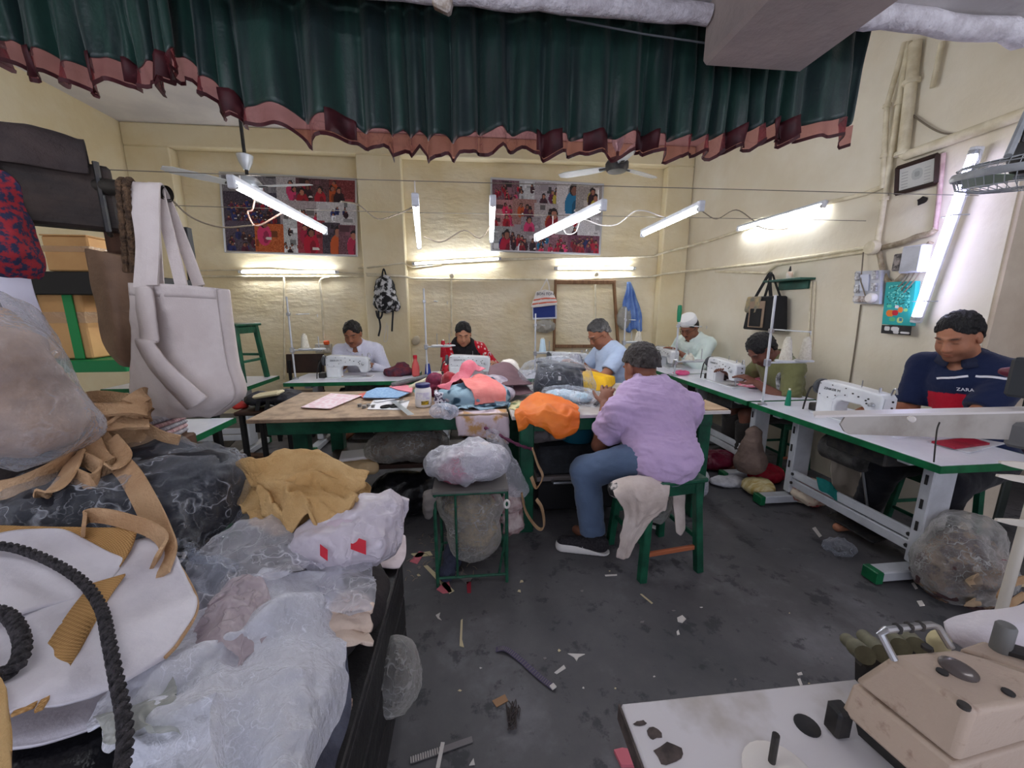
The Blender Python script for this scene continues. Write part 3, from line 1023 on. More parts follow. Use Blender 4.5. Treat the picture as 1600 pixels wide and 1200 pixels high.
# ================================================================ sewing machines
m_mach = M('white_enamel', (228, 230, 232), .25, col2=(212, 214, 218), vs=5, spec=.5, coat=.2)
m_print = M('dark_lettering', (60, 66, 70), .5)
def bevel(o, w=.008, seg=2):
 md = o.modifiers.new('bevel', 'BEVEL')
 md.width = w
 md.segments = seg
 md.limit_method = 'ANGLE'
 md.angle_limit = math.radians(40)
 return o
def machine(label):
 t = thing('sewing_machine', label, 'sewing machine', (0, 0, 0), 'industrial sewing machines')
 RX = np.array([[1., 0, 0], [0, 0, -1], [0, 1, 0]])         # polygon xy -> world xz, extruded along -y
 prof = [(-.235, .0), (-.085, 0), (-.085, .1), (-.072, .14), (-.045, .155), (.085, .155), (.11, .14), (.128, .085), (.14, .07),
   (.205, .07), (.215, .09), (.22, .235), (.2, .262), (.12, .27), (-.1, .285), (-.2, .288), (-.23, .27), (-.238, .2)]
 bevel(MB().prism(prof, .11, RX, (0, .055, 0)).build('body', m_mach, t, True, 30), .012, 3)
 bp = bevel(MB().prism([(-.225, .16), (-.15, .145), (-.1, .15), (-.07, .19), (.0, .195), (.0, .265), (-.21, .275)], .004, RX, (0, -.054, 0)).build('back_plate', m_mach, t), .002, 1)
 for x, z in ((-.212, .26), (-.12, .262), (-.02, .258), (-.02, .205), (-.09, .185), (-.145, .158), (-.21, .172)):
  MB().cyl((x, -.057, z), (x, -.061, z), .0045, n=8).build('screw', m_dark, bp)
 bevel(MB().box((-.16, -.057, .075), (.12, .006, .12)).build('column_cover', m_mach, t), .003, 1)
 bevel(MB().box((.0, 0, .005), (.5, .17, .014)).build('bed_plate', m_mach, t), .004, 1)
 MB().box((.165, 0, .0135), (.09, .1, .003)).build('throat_plate', m_steel, t)
 MB().lathe([(.02, 0), (.055, .004), (.066, .012), (.066, .03), (.05, .038), (.02, .04)], (-.24, 0, .22), 20, rot('Y', -90)).build('handwheel', M('handwheel_grey', (70, 72, 76), .35), t, True)
 MB().cyl((.172, 0, .08), (.172, 0, .016), .0035, n=8).build('needle_bar', m_steel, t)
 MB().cyl((.158, .0, .08), (.158, 0, .03), .004, n=8).box((.162, .01, .022), (.02, .03, .006)).build('presser_foot', m_steel, t)
 MB().box((.2225, 0, .165), (.006, .085, .15), bev=.003).build('face_plate', M('face_plate_grey', (206, 208, 212), .3), t)
 for z in (.12, .17, .215):
  MB().cyl((.225, .01, z), (.23, .01, z), .007, n=8).build('face_screw', m_dark, t)
 MB().lathe([(.016, 0), (.018, .006), (.012, .014), (.014, .024), (.006, .03)], (.165, -.055, .18), 14, rot('X', 90)).build('tension_knob', m_steel, t, True)
 for x, z in ((.12, .2), (.135, .215), (.128, .18), (.07, .215), (.03, .23)):
  MB().cyl((x, -.055, z), (x, -.059, z), .006, n=8).build('dial', m_dark, t)
 MB().cyl((.15, .0, .26), (.15, 0, .3), .007, n=8).build('thread_post', m_steel, t)
 MB().tube(smoothpath([(.2, .02, .25), (.21, .02, .3), (.225, .02, .305), (.235, .02, .27)], 4), .005, 6).build('thread_guard', m_steel, t, True)
 MB().cyl((.03, 0, .27), (.03, 0, .33), .0025, n=6).build('spool_pin', m_steel, t)
 MB().tube(smoothpath([(.15, .06, .15), (.15, .09, .14), (.12, .12, .08)], 4), .004, 6).build('lifter_lever', m_steel, t, True)
 MB().box((-.29, .03, .03), (.09, .1, .07), bev=.01).build('bobbin_winder', m_dark, t)
 MB().tube(smoothpath([(-.25, -.03, .24), (-.3, -.05, .2), (-.33, -.05, .08), (-.34, -.05, .0)], 5), .006, 6).build('belt', m_dark, t, True)
 text('maker_lettering', 'ZINKER M', (-.12, -.0595, .225), .028, np.array([[1., 0, 0], [0, 0, -1], [0, 1, 0]]), m_print, t)
 return t
mc = machine('white sewing machine nearest the camera, in front of the man in navy polo')
mc.location, mc.rotation_euler[2], mc.scale = (2.27, 2.02, ST), R90, (.88, .88, .78)
for lab, loc, rz in [('white sewing machine at the bent-over man in the olive shirt', (2.27, 3.22, ST), R90),
     ('white sewing machine behind the mauve man\'s head', (2.27, 4.3, ST), R90),
     ('white sewing machine in front of the man in blue-white shirt', (-1.22, 3.9, ST), 0),
     ('white sewing machine in front of the woman in red', (-.03, 3.82, ST), 0),
     ('white sewing machine half hidden behind the black wrapped bag', (1.02, 3.98, ST), 0)]:
 copytree(mc, loc, rz, lab)
# ---- thread stands
m_cone = M('cream_thread', (232, 226, 210), .8, col2=(214, 206, 188), vs=80, bump=.5, bs=160)
def thread_stand(label, base, h, ax, arms, tray=None, cap=None, lean=(0, 0)):
 """pole on a table; ax = direction of the arms; arms = [(height, length)]; tray = (height, length)"""
 base, ax = np.asarray(base, float), np.asarray(ax, float)
 t = thing('thread_stand', label, 'thread stand', tuple(base), 'thread stands on the sewing tables')
 top = base + (lean[0], lean[1], h)
 MB().cyl(base, top, .0085, n=10).build('pole', m_stand, t, True)
 MB().lathe([(.03, 0), (.03, .008), (.014, .02)], base, 14).build('base_nut', m_steel, t, True)
 def at(z):
  return base + (top - base) * (z / h)
 for z, l in arms:
  p = at(z)
  MB().box(p + ax * l / 2, (l, .022, .008), fr((0, 0, 0), (0, 0, 1)) if abs(ax[0]) > .5 else rot('Z', 90), .003).build('guide_arm', m_stand, t)
  MB().box(p, (.03, .03, .03), bev=.005).build('clamp', m_steel, t)
  MB().cyl(p + ax * l, p + ax * l + (0, 0, -.03), .003, n=6).build('thread_eye', m_steel, t)
 if tray:
  z, l = tray
  p = at(z)
  MB().box(p + ax * l / 2, (l, .03, .012), rot('Z', 90) if abs(ax[1]) > .5 else None, .004).build('tray_arm', m_stand, t)
  MB().box(p, (.036, .036, .05), bev=.006).build('clamp', m_steel, t)
  for k in (.45, .95):
   q = p + ax * l * k
   MB().lathe([(.06, .0), (.06, .008), (.05, .012)], q + (0, 0, .006), 18).build('spool_disc', m_stand, t, True)
   MB().cyl(q + (0, 0, .01), q + (0, 0, .13), .004, n=6).build('spool_pin', m_steel, t)
 if cap:
  MB().lathe([(.014, -.02), (.018, .0), (.022, .09), (.018, .14), (.01, .145)], top, 12).build('pole_cap', cap, t, True)
 return t
def cone(label, base, mat=None, h=.15, r=.038, group='thread cones'):
 base = np.asarray(base, float)
 t = thing('thread_cone', label, 'thread cone', tuple(base), group)
 MB().lathe([(r, .0), (r * 1.03, .01), (r * .62, h * .93), (r * .5, h)], base, 18).build('thread_winding', mat or m_cone, t, True)
 MB().lathe([(r * .36, h), (r * .36, h + .012)], base, 12).build('cone_core', M('cone_core', (222, 216, 200), .6), t, True)
 return t
thread_stand('tall thread stand on the table of the bent-over man, cones at his shoulder', (2.04, 2.46, ST), .76, (1, 0, 0), [(.52, .3)], (.3, .29), lean=(.01, .02))
cone('cream thread cone left of the pair at the olive man\'s shoulder', (2.04 + .135, 2.465, ST + .316))
cone('cream thread cone right of the pair at the olive man\'s shoulder', (2.04 + .28, 2.465, ST + .316))
thread_stand('thread stand with green cap in front of the man in white cap', (2.04, 3.68, ST), .56, (1, 0, 0), [(.5, .3)], (.14, .29), M('green_plastic', (20, 130, 88), .4))
cone('dull cream cone on the green-capped stand', (2.19, 3.68, ST + .155), h=.06, r=.045)
thread_stand('thread stand on the left table with single white cone', (-1.72, 3.86, ST), .78, (1, 0, 0), [(.62, .26)], (.28, .26))
cone('white thread cone beside the black handwheel on left table', (-1.60, 3.86, ST + .295), h=.13)
thread_stand('thread stand behind the red bottle near the woman', (-.46, 3.86, ST), .86, (1, 0, 0), [(.74, .22)], (.3, .24))
thread_stand('white thread stand below the striped hanging bag', (.66, 4.05, ST), .62, (1, 0, 0), [(.5, .16)], (.2, .16))
cone('pale blue-white cone below the striped hanging bag', (.74, 4.05, ST + .215), M('pale_blue_thread', (196, 218, 230), .7), h=.14)
thread_stand('white thread stand below the blue hanging jacket', (1.66, 4.1, ST), .68, (1, 0, 0), [(.55, .16)], (.3, .18))
cone('white cone below the blue hanging jacket', (1.82, 4.1, ST + .315), h=.1)
m_red = M('red_thread', (196, 18, 44), .6, col2=(168, 10, 34), vs=60)
cone('tall red thread cone standing behind the machine of the woman in red', px(693, 558, y=4.0), m_red, h=.17, r=.032)
cone('red thread cone in front of the woman\'s machine', px(697, 583, y=3.62) * (1, 1, 0) + (0, 0, ST + .001), m_red, h=.15, r=.028)
cone('dark blue thread cone left of the woman\'s machine', px(669, 588, z=ST), M('blue_thread', (36, 56, 140), .6), h=.13, r=.034)
cone('small green thread cone on the near right table', (2.2, 2.42, ST), M('green_thread', (10, 128, 96), .6), h=.11, r=.018)
# ================================================================ central work tables
m_ply = M('worn_plywood', (176, 150, 124), .6, col2=(120, 100, 84), vs=9, lo=.45, hi=.7, bump=.2, bs=40)
def work_table(label, x0, x1, y0, y1, legs, topmat, zt=BT):
 t = thing('work_table', label, 'table', ((x0 + x1) / 2, (y0 + y1) / 2, 0))
 MB().span((x0, y0, zt - .022), (x1, y1, zt), bev=.003).build('tabletop', topmat, t)
 for nm, lo, hi in [('apron', (x0 + .1, y0 + .05, zt - .11), (x1 - .1, y0 + .075, zt - .024)), ('apron', (x0 + .1, y1 - .075, zt - .11), (x1 - .1, y1 - .05, zt - .024)),
     ('apron', (x0 + .08, y0 + .05, zt - .11), (x0 + .105, y1 - .05, zt - .024)), ('apron', (x1 - .105, y0 + .05, zt - .11), (x1 - .08, y1 - .05, zt - .024))]:
  MB().span(lo, hi, bev=.003).build(nm, m_gpaint, t)
 for lx, ly in legs:
  MB().box((lx, ly, (zt - .03) / 2), (.085, .075, zt - .03), bev=.006).build('leg', m_gpaint, t)
 return t
wt1 = work_table('left work table with worn brown top and green legs', -1.27, .2, 2.2, 2.93, [(-1.05, 2.36), (-.98, 2.76), (.06, 2.82)], m_ply)
wt2 = work_table('right work table with green frame, at the man in mauve', .215, 1.56, 2.12, 3.05, [(.31, 2.2), (1.47, 2.26), (.31, 2.94), (1.44, 2.94)], M('pale_table_board', (206, 200, 196), .45, col2=(186, 176, 168), vs=6))
tag(MB().span((1.1, 2.13, BT + .001), (1.55, 2.62, BT + .008)).build('cutting_board', M('tan_hardboard', (190, 160, 128), .6, col2=(164, 134, 104), vs=8)), 'tan hardboard sheet on the right end of work table', 'board')
# ================================================================ stools, chair
def stool(label, loc, rz, s=.32, h=.535, seatmat=None, ru=.14):
 t = thing('stool', label, 'stool', (0, 0, 0), 'green wooden stools')
 MB().box((0, 0, h - .012), (s + .03, s + .03, .024), bev=.006).build('seat', seatmat or m_gpaint, t)
 for sx in (-1, 1):
  for sy in (-1, 1):
   a, b = np.array([sx * (s / 2 + .01), sy * (s / 2 + .01), 0]), np.array([sx * (s / 2 - .025), sy * (s / 2 - .025), h - .02])
   MB().box((a + b) / 2, (.04, .04, np.linalg.norm(b - a)), fr(a, b, (0, 1, 0)), .004).build('leg', m_gpaint, t)
  MB().box((sx * (s / 2 - .02), 0, h - .06), (.02, s - .07, .06), bev=.003).build('apron', m_gpaint, t)
  MB().box((0, sx * (s / 2 - .02), h - .06), (s - .07, .02, .06), bev=.003).build('apron', m_gpaint, t)
 m_rung = M('orange_wood', (170, 96, 62), .6)
 MB().box((0, -s / 2 + .005, ru), (s - .04, .018, .024), bev=.003).build('rung', m_rung, t)
 MB().box((0, s / 2 - .005, ru + .09), (s - .04, .018, .024), bev=.003).build('rung', m_gpaint, t)
 for sx in (-1, 1):
  MB().box((sx * (s / 2 - .003), 0, ru + .05), (.018, s - .04, .024), bev=.003).build('rung', m_gpaint, t)
 t.location = loc
 t.rotation_euler[2] = rz
 return t
st = stool('green wooden stool the man in mauve sits on', (.985, 1.86, 0), math.radians(8))
copytree(st, (-2.24, 3.86, ST), math.radians(-6), 'green wooden stool standing on the left sewing table')
for lab, loc, rz in [('green stool under the man in blue-white shirt', (-1.05, 4.62, 0), 0), ('green stool under the woman in red', (.16, 4.62, 0), 0),
     ('green stool under the man in pale blue T-shirt', (1.2, 3.46, 0), .2), ('green stool under the bent-over man in olive', (2.74, 3.0, 0), 0),
     ('green stool under the man in navy polo', (2.74, 1.86, 0), 0), ('green stool under the man in white cap', (2.72, 4.36, 0), 0)]:
 o = copytree(st, loc, rz, lab)
 o.scale = (.8, .8, .82)
t = thing('chair', 'dark brown chair behind the left sewing table', 'chair', (-1.95, 4.5, 0))
m_dwood = M('dark_brown_wood', (58, 36, 28), .45, col2=(42, 26, 20), vs=5)
bevel(MB().box((-1.93, 4.62, .76), (.42, .022, .22), rot('X', -8)).build('backrest', m_dwood, t), .01)
MB().box((-1.93, 4.4, .44), (.4, .4, .03), bev=.008).build('seat', m_dwood, t)
for sx in (-1, 1):
 MB().box((-1.93 + sx * .17, 4.6, .4), (.03, .03, .8), bev=.004).build('leg', m_blk, t)
 MB().box((-1.93 + sx * .17, 4.23, .215), (.03, .03, .43), bev=.004).build('leg', m_blk, t)
# ================================================================ black bench under the heap of bags
m_bench = M('black_stained_wood', (26, 25, 26), .5, col2=(48, 46, 46), vs=8, stretch=(1, .2, 4), bump=.3, bs=20)
t = thing('bench', 'black wooden bench under the heap of bags', 'bench', (-.9, .8, 0))
for k in range(6):
 x0 = -1.62 + k * .226
 MB().span((x0, .1, .47), (x0 + .22, 1.3, .5), bev=.004).build('plank', m_bench, t)
for x in (-1.55, -.33):
 for y in (.2, 1.22):
  MB().span((x - .035, y - .035, 0), (x + .035, y + .035, .47), bev=.004).build('leg', m_bench, t)
for k in range(3):
 MB().span((-.30, .1, .06 + k * .135), (-.275, 1.3, .185 + k * .135), bev=.004).build('side_board', m_bench, t)
MB().span((-1.55, 1.25, .3), (-.33, 1.28, .46), bev=.004).build('end_board', m_bench, t)
# ================================================================ people
def unit(v):
 v = np.asarray(v, float)
 return v / (np.linalg.norm(v) + 1e-12)
def ik(s, w, a, b, pole):
 """middle joint of a two-bone limb"""
 s, w = np.asarray(s, float), np.asarray(w, float)
 d = w - s
 L = np.linalg.norm(d)
 if L > (a + b) * .995:
  w = s + d / L * (a + b) * .995
  d = w - s
  L = np.linalg.norm(d)
 x = (a * a - b * b + L * L) / (2 * L)
 h = math.sqrt(max(a * a - x * x, 0))
 u = d / L
 p = np.asarray(pole, float)
 p = unit(p - u * (p @ u))
 return s + u * x + p * h, w
def colmix(c, c2, w):
 return c * (1 - w[:, None]) + np.asarray(c2) * w[:, None]
def L3(c):
 return np.array(lin(c)[:3])
m_skin = M('skin', (255, 255, 255), .5, attr=True, spec=.35, bump=.08, bs=120)
m_clothc = M('garment_cloth', (255, 255, 255), .85, attr=True, spec=.15, sheen=.15, bump=.25, bs=220)
m_hairc = M('hair', (255, 255, 255), .45, attr=True, spec=.4, bump=.7, bs=150, bstretch=(1, 1, .25))
def add_hand(Fd, w, d, n, side, curl, s=1.0):
 d = unit(d)
 n = unit(np.asarray(n, float) - d * (np.asarray(n, float) @ d))
 l = np.cross(d, n) * side
 R = np.stack([l, d, n], 1)
 Fd.ell(w + d * .048 * s, np.array([.041, .055, .017]) * s, R, .012)
 for i, ln in enumerate((.92, 1.05, 1.0, .8)):
  p = w + (d * .085 + l * (.031 - .0205 * i)) * s
  dr = unit(d + l * (.12 - .08 * i))
  c = curl * (1 + .12 * i)
  for sg, r0, r1 in ((.042, .0098, .009), (.028, .009, .008), (.021, .008, .007)):
   dr = unit(dr * math.cos(c * .6) + n * math.sin(c * .6))
   q = p + dr * sg * ln * s
   Fd.cone(p, q, r0 * s, r1 * s, .004)
   p = q
 p = w + (d * .022 + l * .026) * s
 dr = unit(d * .62 + l * .68 + n * .3)
 for sg, r0, r1 in ((.042, .0135, .011), (.03, .011, .0095), (.022, .0095, .008)):
  q = p + dr * sg * s
  Fd.cone(p, q, r0 * s, r1 * s, .006)
  p = q
  dr = unit(dr + d * .35)
def person(label, head, pelvis, face, hands, look=(0, 0), S=1.0, h=.0075, skin=(120, 78, 58), hair=(24, 20, 20), hairline=(.0, .75),
  shirt=(200, 200, 210), shirtfn=None, sleeve=.55, sl_r=.058, trousers=(40, 42, 50), trfn=None, feet=None, knees=None, poles=None, palms=None, curl=.55,
  beard=0.0, moustache=False, collar=False, belly=.0, hem=-.06, wr=.005, neckdrop=.02, chest_w=1.0, grey=0.0, shoes=False, slope=.0):
 head, pelvis, f = np.asarray(head, float), np.asarray(pelvis, float), unit((face[0], face[1], 0))
 r = np.array([f[1], -f[0], 0])                     # the person's right hand side
 up = np.array([0, 0, 1.])
 # ---- joints
 Rh = np.stack([r, f, up], 1) @ rot('Z', look[0]) @ rot('X', -look[1])
 N = head + Rh @ np.array([0, -.045, -.125]) * S
 T = unit(N - pelvis)
 tf = unit(np.cross(T, r)) if np.cross(T, r) @ f > 0 else -unit(np.cross(T, r))
 TL = np.linalg.norm(N - pelvis)
 Rt = np.stack([r, tf, T], 1)
 sh = {s: N + (r * s * .185 * chest_w - T * (.085 + slope)) * S for s in (1, -1)}
 hip = {s: pelvis + r * s * .09 * S - up * .02 for s in (1, -1)}
 ua, fa, th, shn = .275 * S, .245 * S, .41 * S, .40 * S
 el, wri = {}, {}
 for s in (1, -1):
  tgt = np.asarray(hands[0 if s == 1 else 1], float)
  pole = (poles[0 if s == 1 else 1] if poles else (r * s * .6 - up * .7 - f * .3))
  el[s], wri[s] = ik(sh[s], tgt, ua, fa, pole)
 kn, an = {}, {}
 for s in (1, -1):
  ft = np.asarray(feet[0 if s == 1 else 1], float) if feet else pelvis * (1, 1, 0) + f * .42 + r * s * .12 + (0, 0, .08)
  if knees:
   kn[s], an[s] = np.asarray(knees[0 if s == 1 else 1], float), ft
  else:
   kn[s], an[s] = ik(hip[s], ft, th, shn, f + up * .8)
 J = np.array([head, pelvis, N] + [d[s] for d in (sh, el, wri, hip, kn, an) for s in (1, -1)])
 lo, hi = J.min(0) - .26, J.max(0) + .26
 t = thing('person', label, 'person', (pelvis[0], pelvis[1], 0))
 # ---- body: one continuous surface
 B = Field(lo, hi, h)
 def torso(F_, g):
  F_.ell(pelvis, np.array([.155, .12, .11]) * S + g, Rt, .05)
  F_.ell(pelvis + T * TL * .33 + tf * (.01 + belly), np.array([.15 * chest_w, .11 + belly, .15]) * S + g, Rt, .06)
  F_.ell(pelvis + T * TL * .68 + tf * .005, np.array([.168 * chest_w, .112, .17]) * S + g, Rt, .06)
  for s in (1, -1):
   F_.cone(N - T * .045 * S, sh[s], .05 * S + g, .052 * S + g, .05)
 torso(B, 0)
 B.cone(N - T * .05, head + Rh @ np.array([0, -.02, -.05]) * S, .062 * S, .056 * S, .03)
 for s in (1, -1):
  B.cone(sh[s], el[s], .052 * S, .041 * S, .03)
  B.cone(el[s], wri[s], .041 * S, .027 * S, .02)
  B.cone(el[s] * .65 + wri[s] * .35, el[s] * .3 + wri[s] * .7, .04 * S, .031 * S, .02)
  pn = np.asarray(palms[0 if s == 1 else 1], float) if palms else -up
  add_hand(B, wri[s], wri[s] - el[s], pn, s if np.cross(wri[s] - el[s], pn) @ (f * .3 - r * s) > 0 else -s, curl, S * 1.02)
  B.cone(hip[s], kn[s], .085 * S, .06 * S, .03)
  B.cone(kn[s], an[s], .056 * S, .035 * S, .02)
  fd = unit(f + r * s * .25)
  B.cone(an[s] + (0, 0, -.03), an[s] + fd * .16 + (0, 0, -.05), .035, .026, .02)
 def hp(x, y, z):
  return head + Rh @ (np.array([x, y, z]) * S)
 def he(c, rr, k=.012, sub=False):
  B.ell(hp(*c), np.array(rr) * S, Rh, k, sub)
 he((0, -.012, .032), (.077, .097, .09), .02)
 he((0, .03, -.035), (.062, .066, .088), .03)
 he((0, .066, -.098), (.03, .024, .022), .02)
 for s in (-1, 1):
  he((s * .04, .05, -.04), (.026, .03, .04), .02)
  he((s * .05, .0, -.075), (.022, .04, .03), .03)
  he((s * .0315, .086, .006), (.0165, .014, .0105), .004, True)
  he((s * .031, .0725, .005), (.0155, .0155, .0125), .003)
  B.cone(hp(s * .012, .092, .027), hp(s * .05, .078, .026), .0085 * S, .006 * S, .008)
  he((s * .079, -.008, -.008), (.009, .021, .032), .006)
  he((s * .012, .1, -.036), (.0085, .01, .007), .004)
 B.cone(hp(0, .09, .018), hp(0, .108, -.03), .0085 * S, .0135 * S, .012)
 he((0, .0925, -.062), (.023, .009, .0055), .004)
 he((0, .0905, -.073), (.02, .01, .0065), .004)
 V, Fc = B.mesh()
 V = relax(V, Fc, 1, .4)
 q = ((V - head) @ Rh) / S
 c = np.tile(L3(skin), (len(V), 1)) * (1 + .1 * fbm(V * 9, 3)[:, None])
 def blob(cx, rr, p=1.0):
  return np.clip(1.6 - np.linalg.norm((q - cx) / rr, axis=1), 0, 1) ** p
 hd = np.linalg.norm(q, axis=1) < .19
 sk = L3(skin)
 lips = blob(np.array([0, .096, -.067]), np.array([.021, .012, .0085])) * hd
 c = colmix(c, sk * (.75, .5, .5), lips * .8)
 c = colmix(c, sk * .35, hd * blob(np.array([0, .1, -.0665]), np.array([.02, .02, .0016])) * .8)
 for s in (-1, 1):
  c = colmix(c, L3(hair) * .8 + .004, hd * blob(np.array([s * .031, .088, .028]), np.array([.02, .02, .0048])) * .9)
  c = colmix(c, sk * .28, hd * blob(np.array([s * .031, .088, -.0005]), np.array([.0145, .02, .0028])) * .85)
  c = colmix(c, sk * .62, hd * blob(np.array([s * .031, .086, .005]), np.array([.02, .02, .012])) * .35)
  c = colmix(c, sk * .3, hd * blob(np.array([s * .007, .108, -.045]), np.array([.003, .01, .002])) * .8)
 if beard:
  w = hd * np.clip((-q[:, 2] - .03) / .03, 0, 1) * np.clip((q[:, 1] - .0) / .03, 0, 1) * (q[:, 2] > -.14) * beard * (1 - lips)
  c = colmix(c, L3(hair) * .9 + .01 * sk, np.clip(w, 0, 1))
 if moustache:
  c = colmix(c, L3(hair), hd * blob(np.array([0, .098, -.052]), np.array([.025, .02, .0055])) * .95)
 c = np.clip(c, 0, 1)
 body = mkobj('body', V, Fc, m_skin, t, True, cols=c)
 # ---- hair
 Hf = Field(head - .17 * S, head + .17 * S, h * .8)
 Hf.ell(hp(0, -.014, .036), np.array([.086, .106, .1]) * S, Rh, .01)
 Hf.ell(hp(0, -.045, -.02), np.array([.072, .062, .075]) * S, Rh, .03)
 nrm = Rh @ unit((0, hairline[1], -1.0))
 Hf.cut(hp(0, 0, hairline[0]), nrm)
 Hf.D += (.006 * fbm(Hf.pts() * 55, 2)).astype(np.float32)
 for s in (-1, 1):
  Hf.ell(hp(s * .085, .0, -.01), np.array([.03, .034, .045]) * S, Rh, 0, True)
 Hf.cut(hp(0, .078, 0), Rh @ np.array([0, 1., .12]))
 V, Fc = Hf.mesh()
 V = relax(V, Fc, 1, .5)
 V = V + vnormals(V, Fc) * (.004 * ridge(V * (70, 70, 40), 7)[:, None])
 hc = np.tile(L3(hair), (len(V), 1))
 if grey:
  q = (V - head) @ Rh
  w = np.clip(.5 + fbm(V * 60, 5), 0, 1) * grey * np.clip(1.2 - (q[:, 2] - .02) / .07, .2, 1)
  hc = colmix(hc, L3((150, 146, 142)), np.clip(w, 0, 1))
 mkobj('hair', V, Fc, m_hairc, t, True, cols=hc)
 # ---- shirt
 Sf = Field(lo, hi, h)
 g = .012
 torso(Sf, g)
 Sf.ell(pelvis - T * .03, np.array([.166, .13, .12]) * S, Rt, .05)
 se = {}
 for s in (1, -1):
  if sleeve <= 1:
   e = sh[s] + (el[s] - sh[s]) * sleeve
   Sf.cone(sh[s], e, .062 * S, sl_r * S, .03)
   se[s] = (e, unit(el[s] - sh[s]))
  else:
   Sf.cone(sh[s], el[s], .06 * S, sl_r * S, .03)
   e = el[s] + (wri[s] - el[s]) * (sleeve - 1)
   Sf.cone(el[s], e, sl_r * S, .037 * S, .025)
   se[s] = (e, unit(wri[s] - el[s]))
 # open the cuffs, the neck and the hem
 for s in (1, -1):
  e, d = se[s]
  Sf.snip(e + d * .02, d, sl_r * S + .03)
  Sf.snip(e + d * .06, d, sl_r * S + .03)
  Sf.cone(e - d * .02, e + d * .06, .035 if sleeve > 1 else .044 * S, .05, 0, True)
 Sf.cone(N + T * .0 - tf * 0, N + T * .15, .064 * S, .07 * S, 0, True)
 Sf.ell(N + tf * .07 + T * (.0 - neckdrop), np.array([.05, .06, .05]) * S, Rt, 0, True)
 Sf.cut(pelvis + T * hem, -T)
 V, Fc = Sf.mesh()
 V = relax(V, Fc, 1, .4)
 nn = vnormals(V, Fc)
 q = (V - pelvis) @ Rt
 w1 = ridge(np.c_[q[:, 0] * 5 + 4 * q[:, 2], q[:, 1] * 5, q[:, 2] * 15 - 4 * np.abs(q[:, 0])], 11)
 w2 = fbm(q * 22, 5)
 V = V + nn * (wr * (w1 * 1.3 + .5 * w2) + wr * .6)[:, None]
 c = np.tile(L3(shirt), (len(V), 1))
 if shirtfn:
  c = shirtfn(q, c, TL, V, (sh, el, wri, N, Rt))
 mkobj('shirt', V, Fc, m_clothc, t, True, cols=np.clip(c, 0, 1))
 if collar:
  rr = .072 * S
  A = []
  cn = N + T * .012
  for th_ in np.linspace(-math.pi * .93, math.pi * .93, 34):
   d = r * math.sin(th_) - tf * math.cos(th_)
   fl = .5 + .5 * abs(th_) / math.pi
   low = T * (-.02 - .03 * (abs(th_) / math.pi) ** 3)
   A.append([cn + d * rr * .86 + low * .3, cn + d * rr * .95 + T * .03 + low, cn + d * (rr * 1.16) + T * .034 + low, cn + d * (rr * 1.45 + .016 * fl) + T * (-.005 - .02 * fl) + low])
  cc = L3(shirt) * 1.05 if collar is True else L3(collar)
  o = sheet('collar', A, M('collar_%d' % len(MATS), tuple(int(255 * (x ** (1 / 2.2))) for x in np.clip(cc, 0, 1)), .85, bump=.2, bs=200), t, .004, 1)
 # ---- trousers
 Tf = Field(lo, hi, h * 1.2)
 Tf.ell(pelvis - T * .02, np.array([.152, .116, .1]) * S + .002, Rt, .05)
 for s in (1, -1):
  Tf.cone(hip[s], kn[s], .1 * S, .078 * S, .04)
  a_end = kn[s] + (an[s] - kn[s]) * .93
  Tf.cone(kn[s], a_end, .078 * S, .068 * S, .03)
  d = unit(an[s] - kn[s])
  Tf.snip(a_end + d * .01, d, .11)
  Tf.cone(a_end - d * .0, a_end + d * .06, .052, .055, 0, True)
 Tf.cut(pelvis + T * .1, T)
 V, Fc = Tf.mesh()
 V = relax(V, Fc, 1, .4)
 nn = vnormals(V, Fc)
 V = V + nn * (.004 * ridge(V * (9, 9, 16), 21) + .003 * fbm(V * 18, 8))[:, None]
 c = np.tile(L3(trousers), (len(V), 1)) * (1 + .18 * fbm(V * 6, 9)[:, None])
 mkobj('trousers', V, Fc, m_clothc, t, True, cols=np.clip(c, 0, 1))
 t['_'] = 0
 del t['_']
 return t, dict(head=head, Rh=Rh, N=N, T=T, tf=tf, r=r, f=f, sh=sh, el=el, wri=wri, an=an, kn=kn, Rt=Rt, pelvis=pelvis, TL=TL, S=S)
def glasses(t, K, col=(40, 34, 32)):
 b = MB(K['Rh'] * K['S'], K['head'])
 for s in (-1, 1):
  an = np.linspace(0, 2 * math.pi, 17)[:-1]
  b.tube([(s * .032 + .022 * math.cos(a), .098 - abs(.02 * math.cos(a) * s + .01) * .2, .0 + .017 * math.sin(a)) for a in an], .0018, 5, closed=True)
  b.tube([(s * .054, .094, .004), (s * .08, .06, .006), (s * .084, -.005, .004)], .0018, 5)
 b.tube([(-.01, .1, .004), (0, .103, .006), (.01, .1, .004)], .0018, 5)
 return b.build('glasses', M('spectacle_frame', col, .3), t, True)
def stripes(q, c, TL, V, J):
 k = (np.sin(q[:, 0] * 420) > .55).astype(float) * .25
 c = colmix(c, L3((150, 150, 190)), k)
 pl = (np.abs(q[:, 0]) < .013) & (q[:, 1] > .05)
 c[pl] *= 1.06
 return c
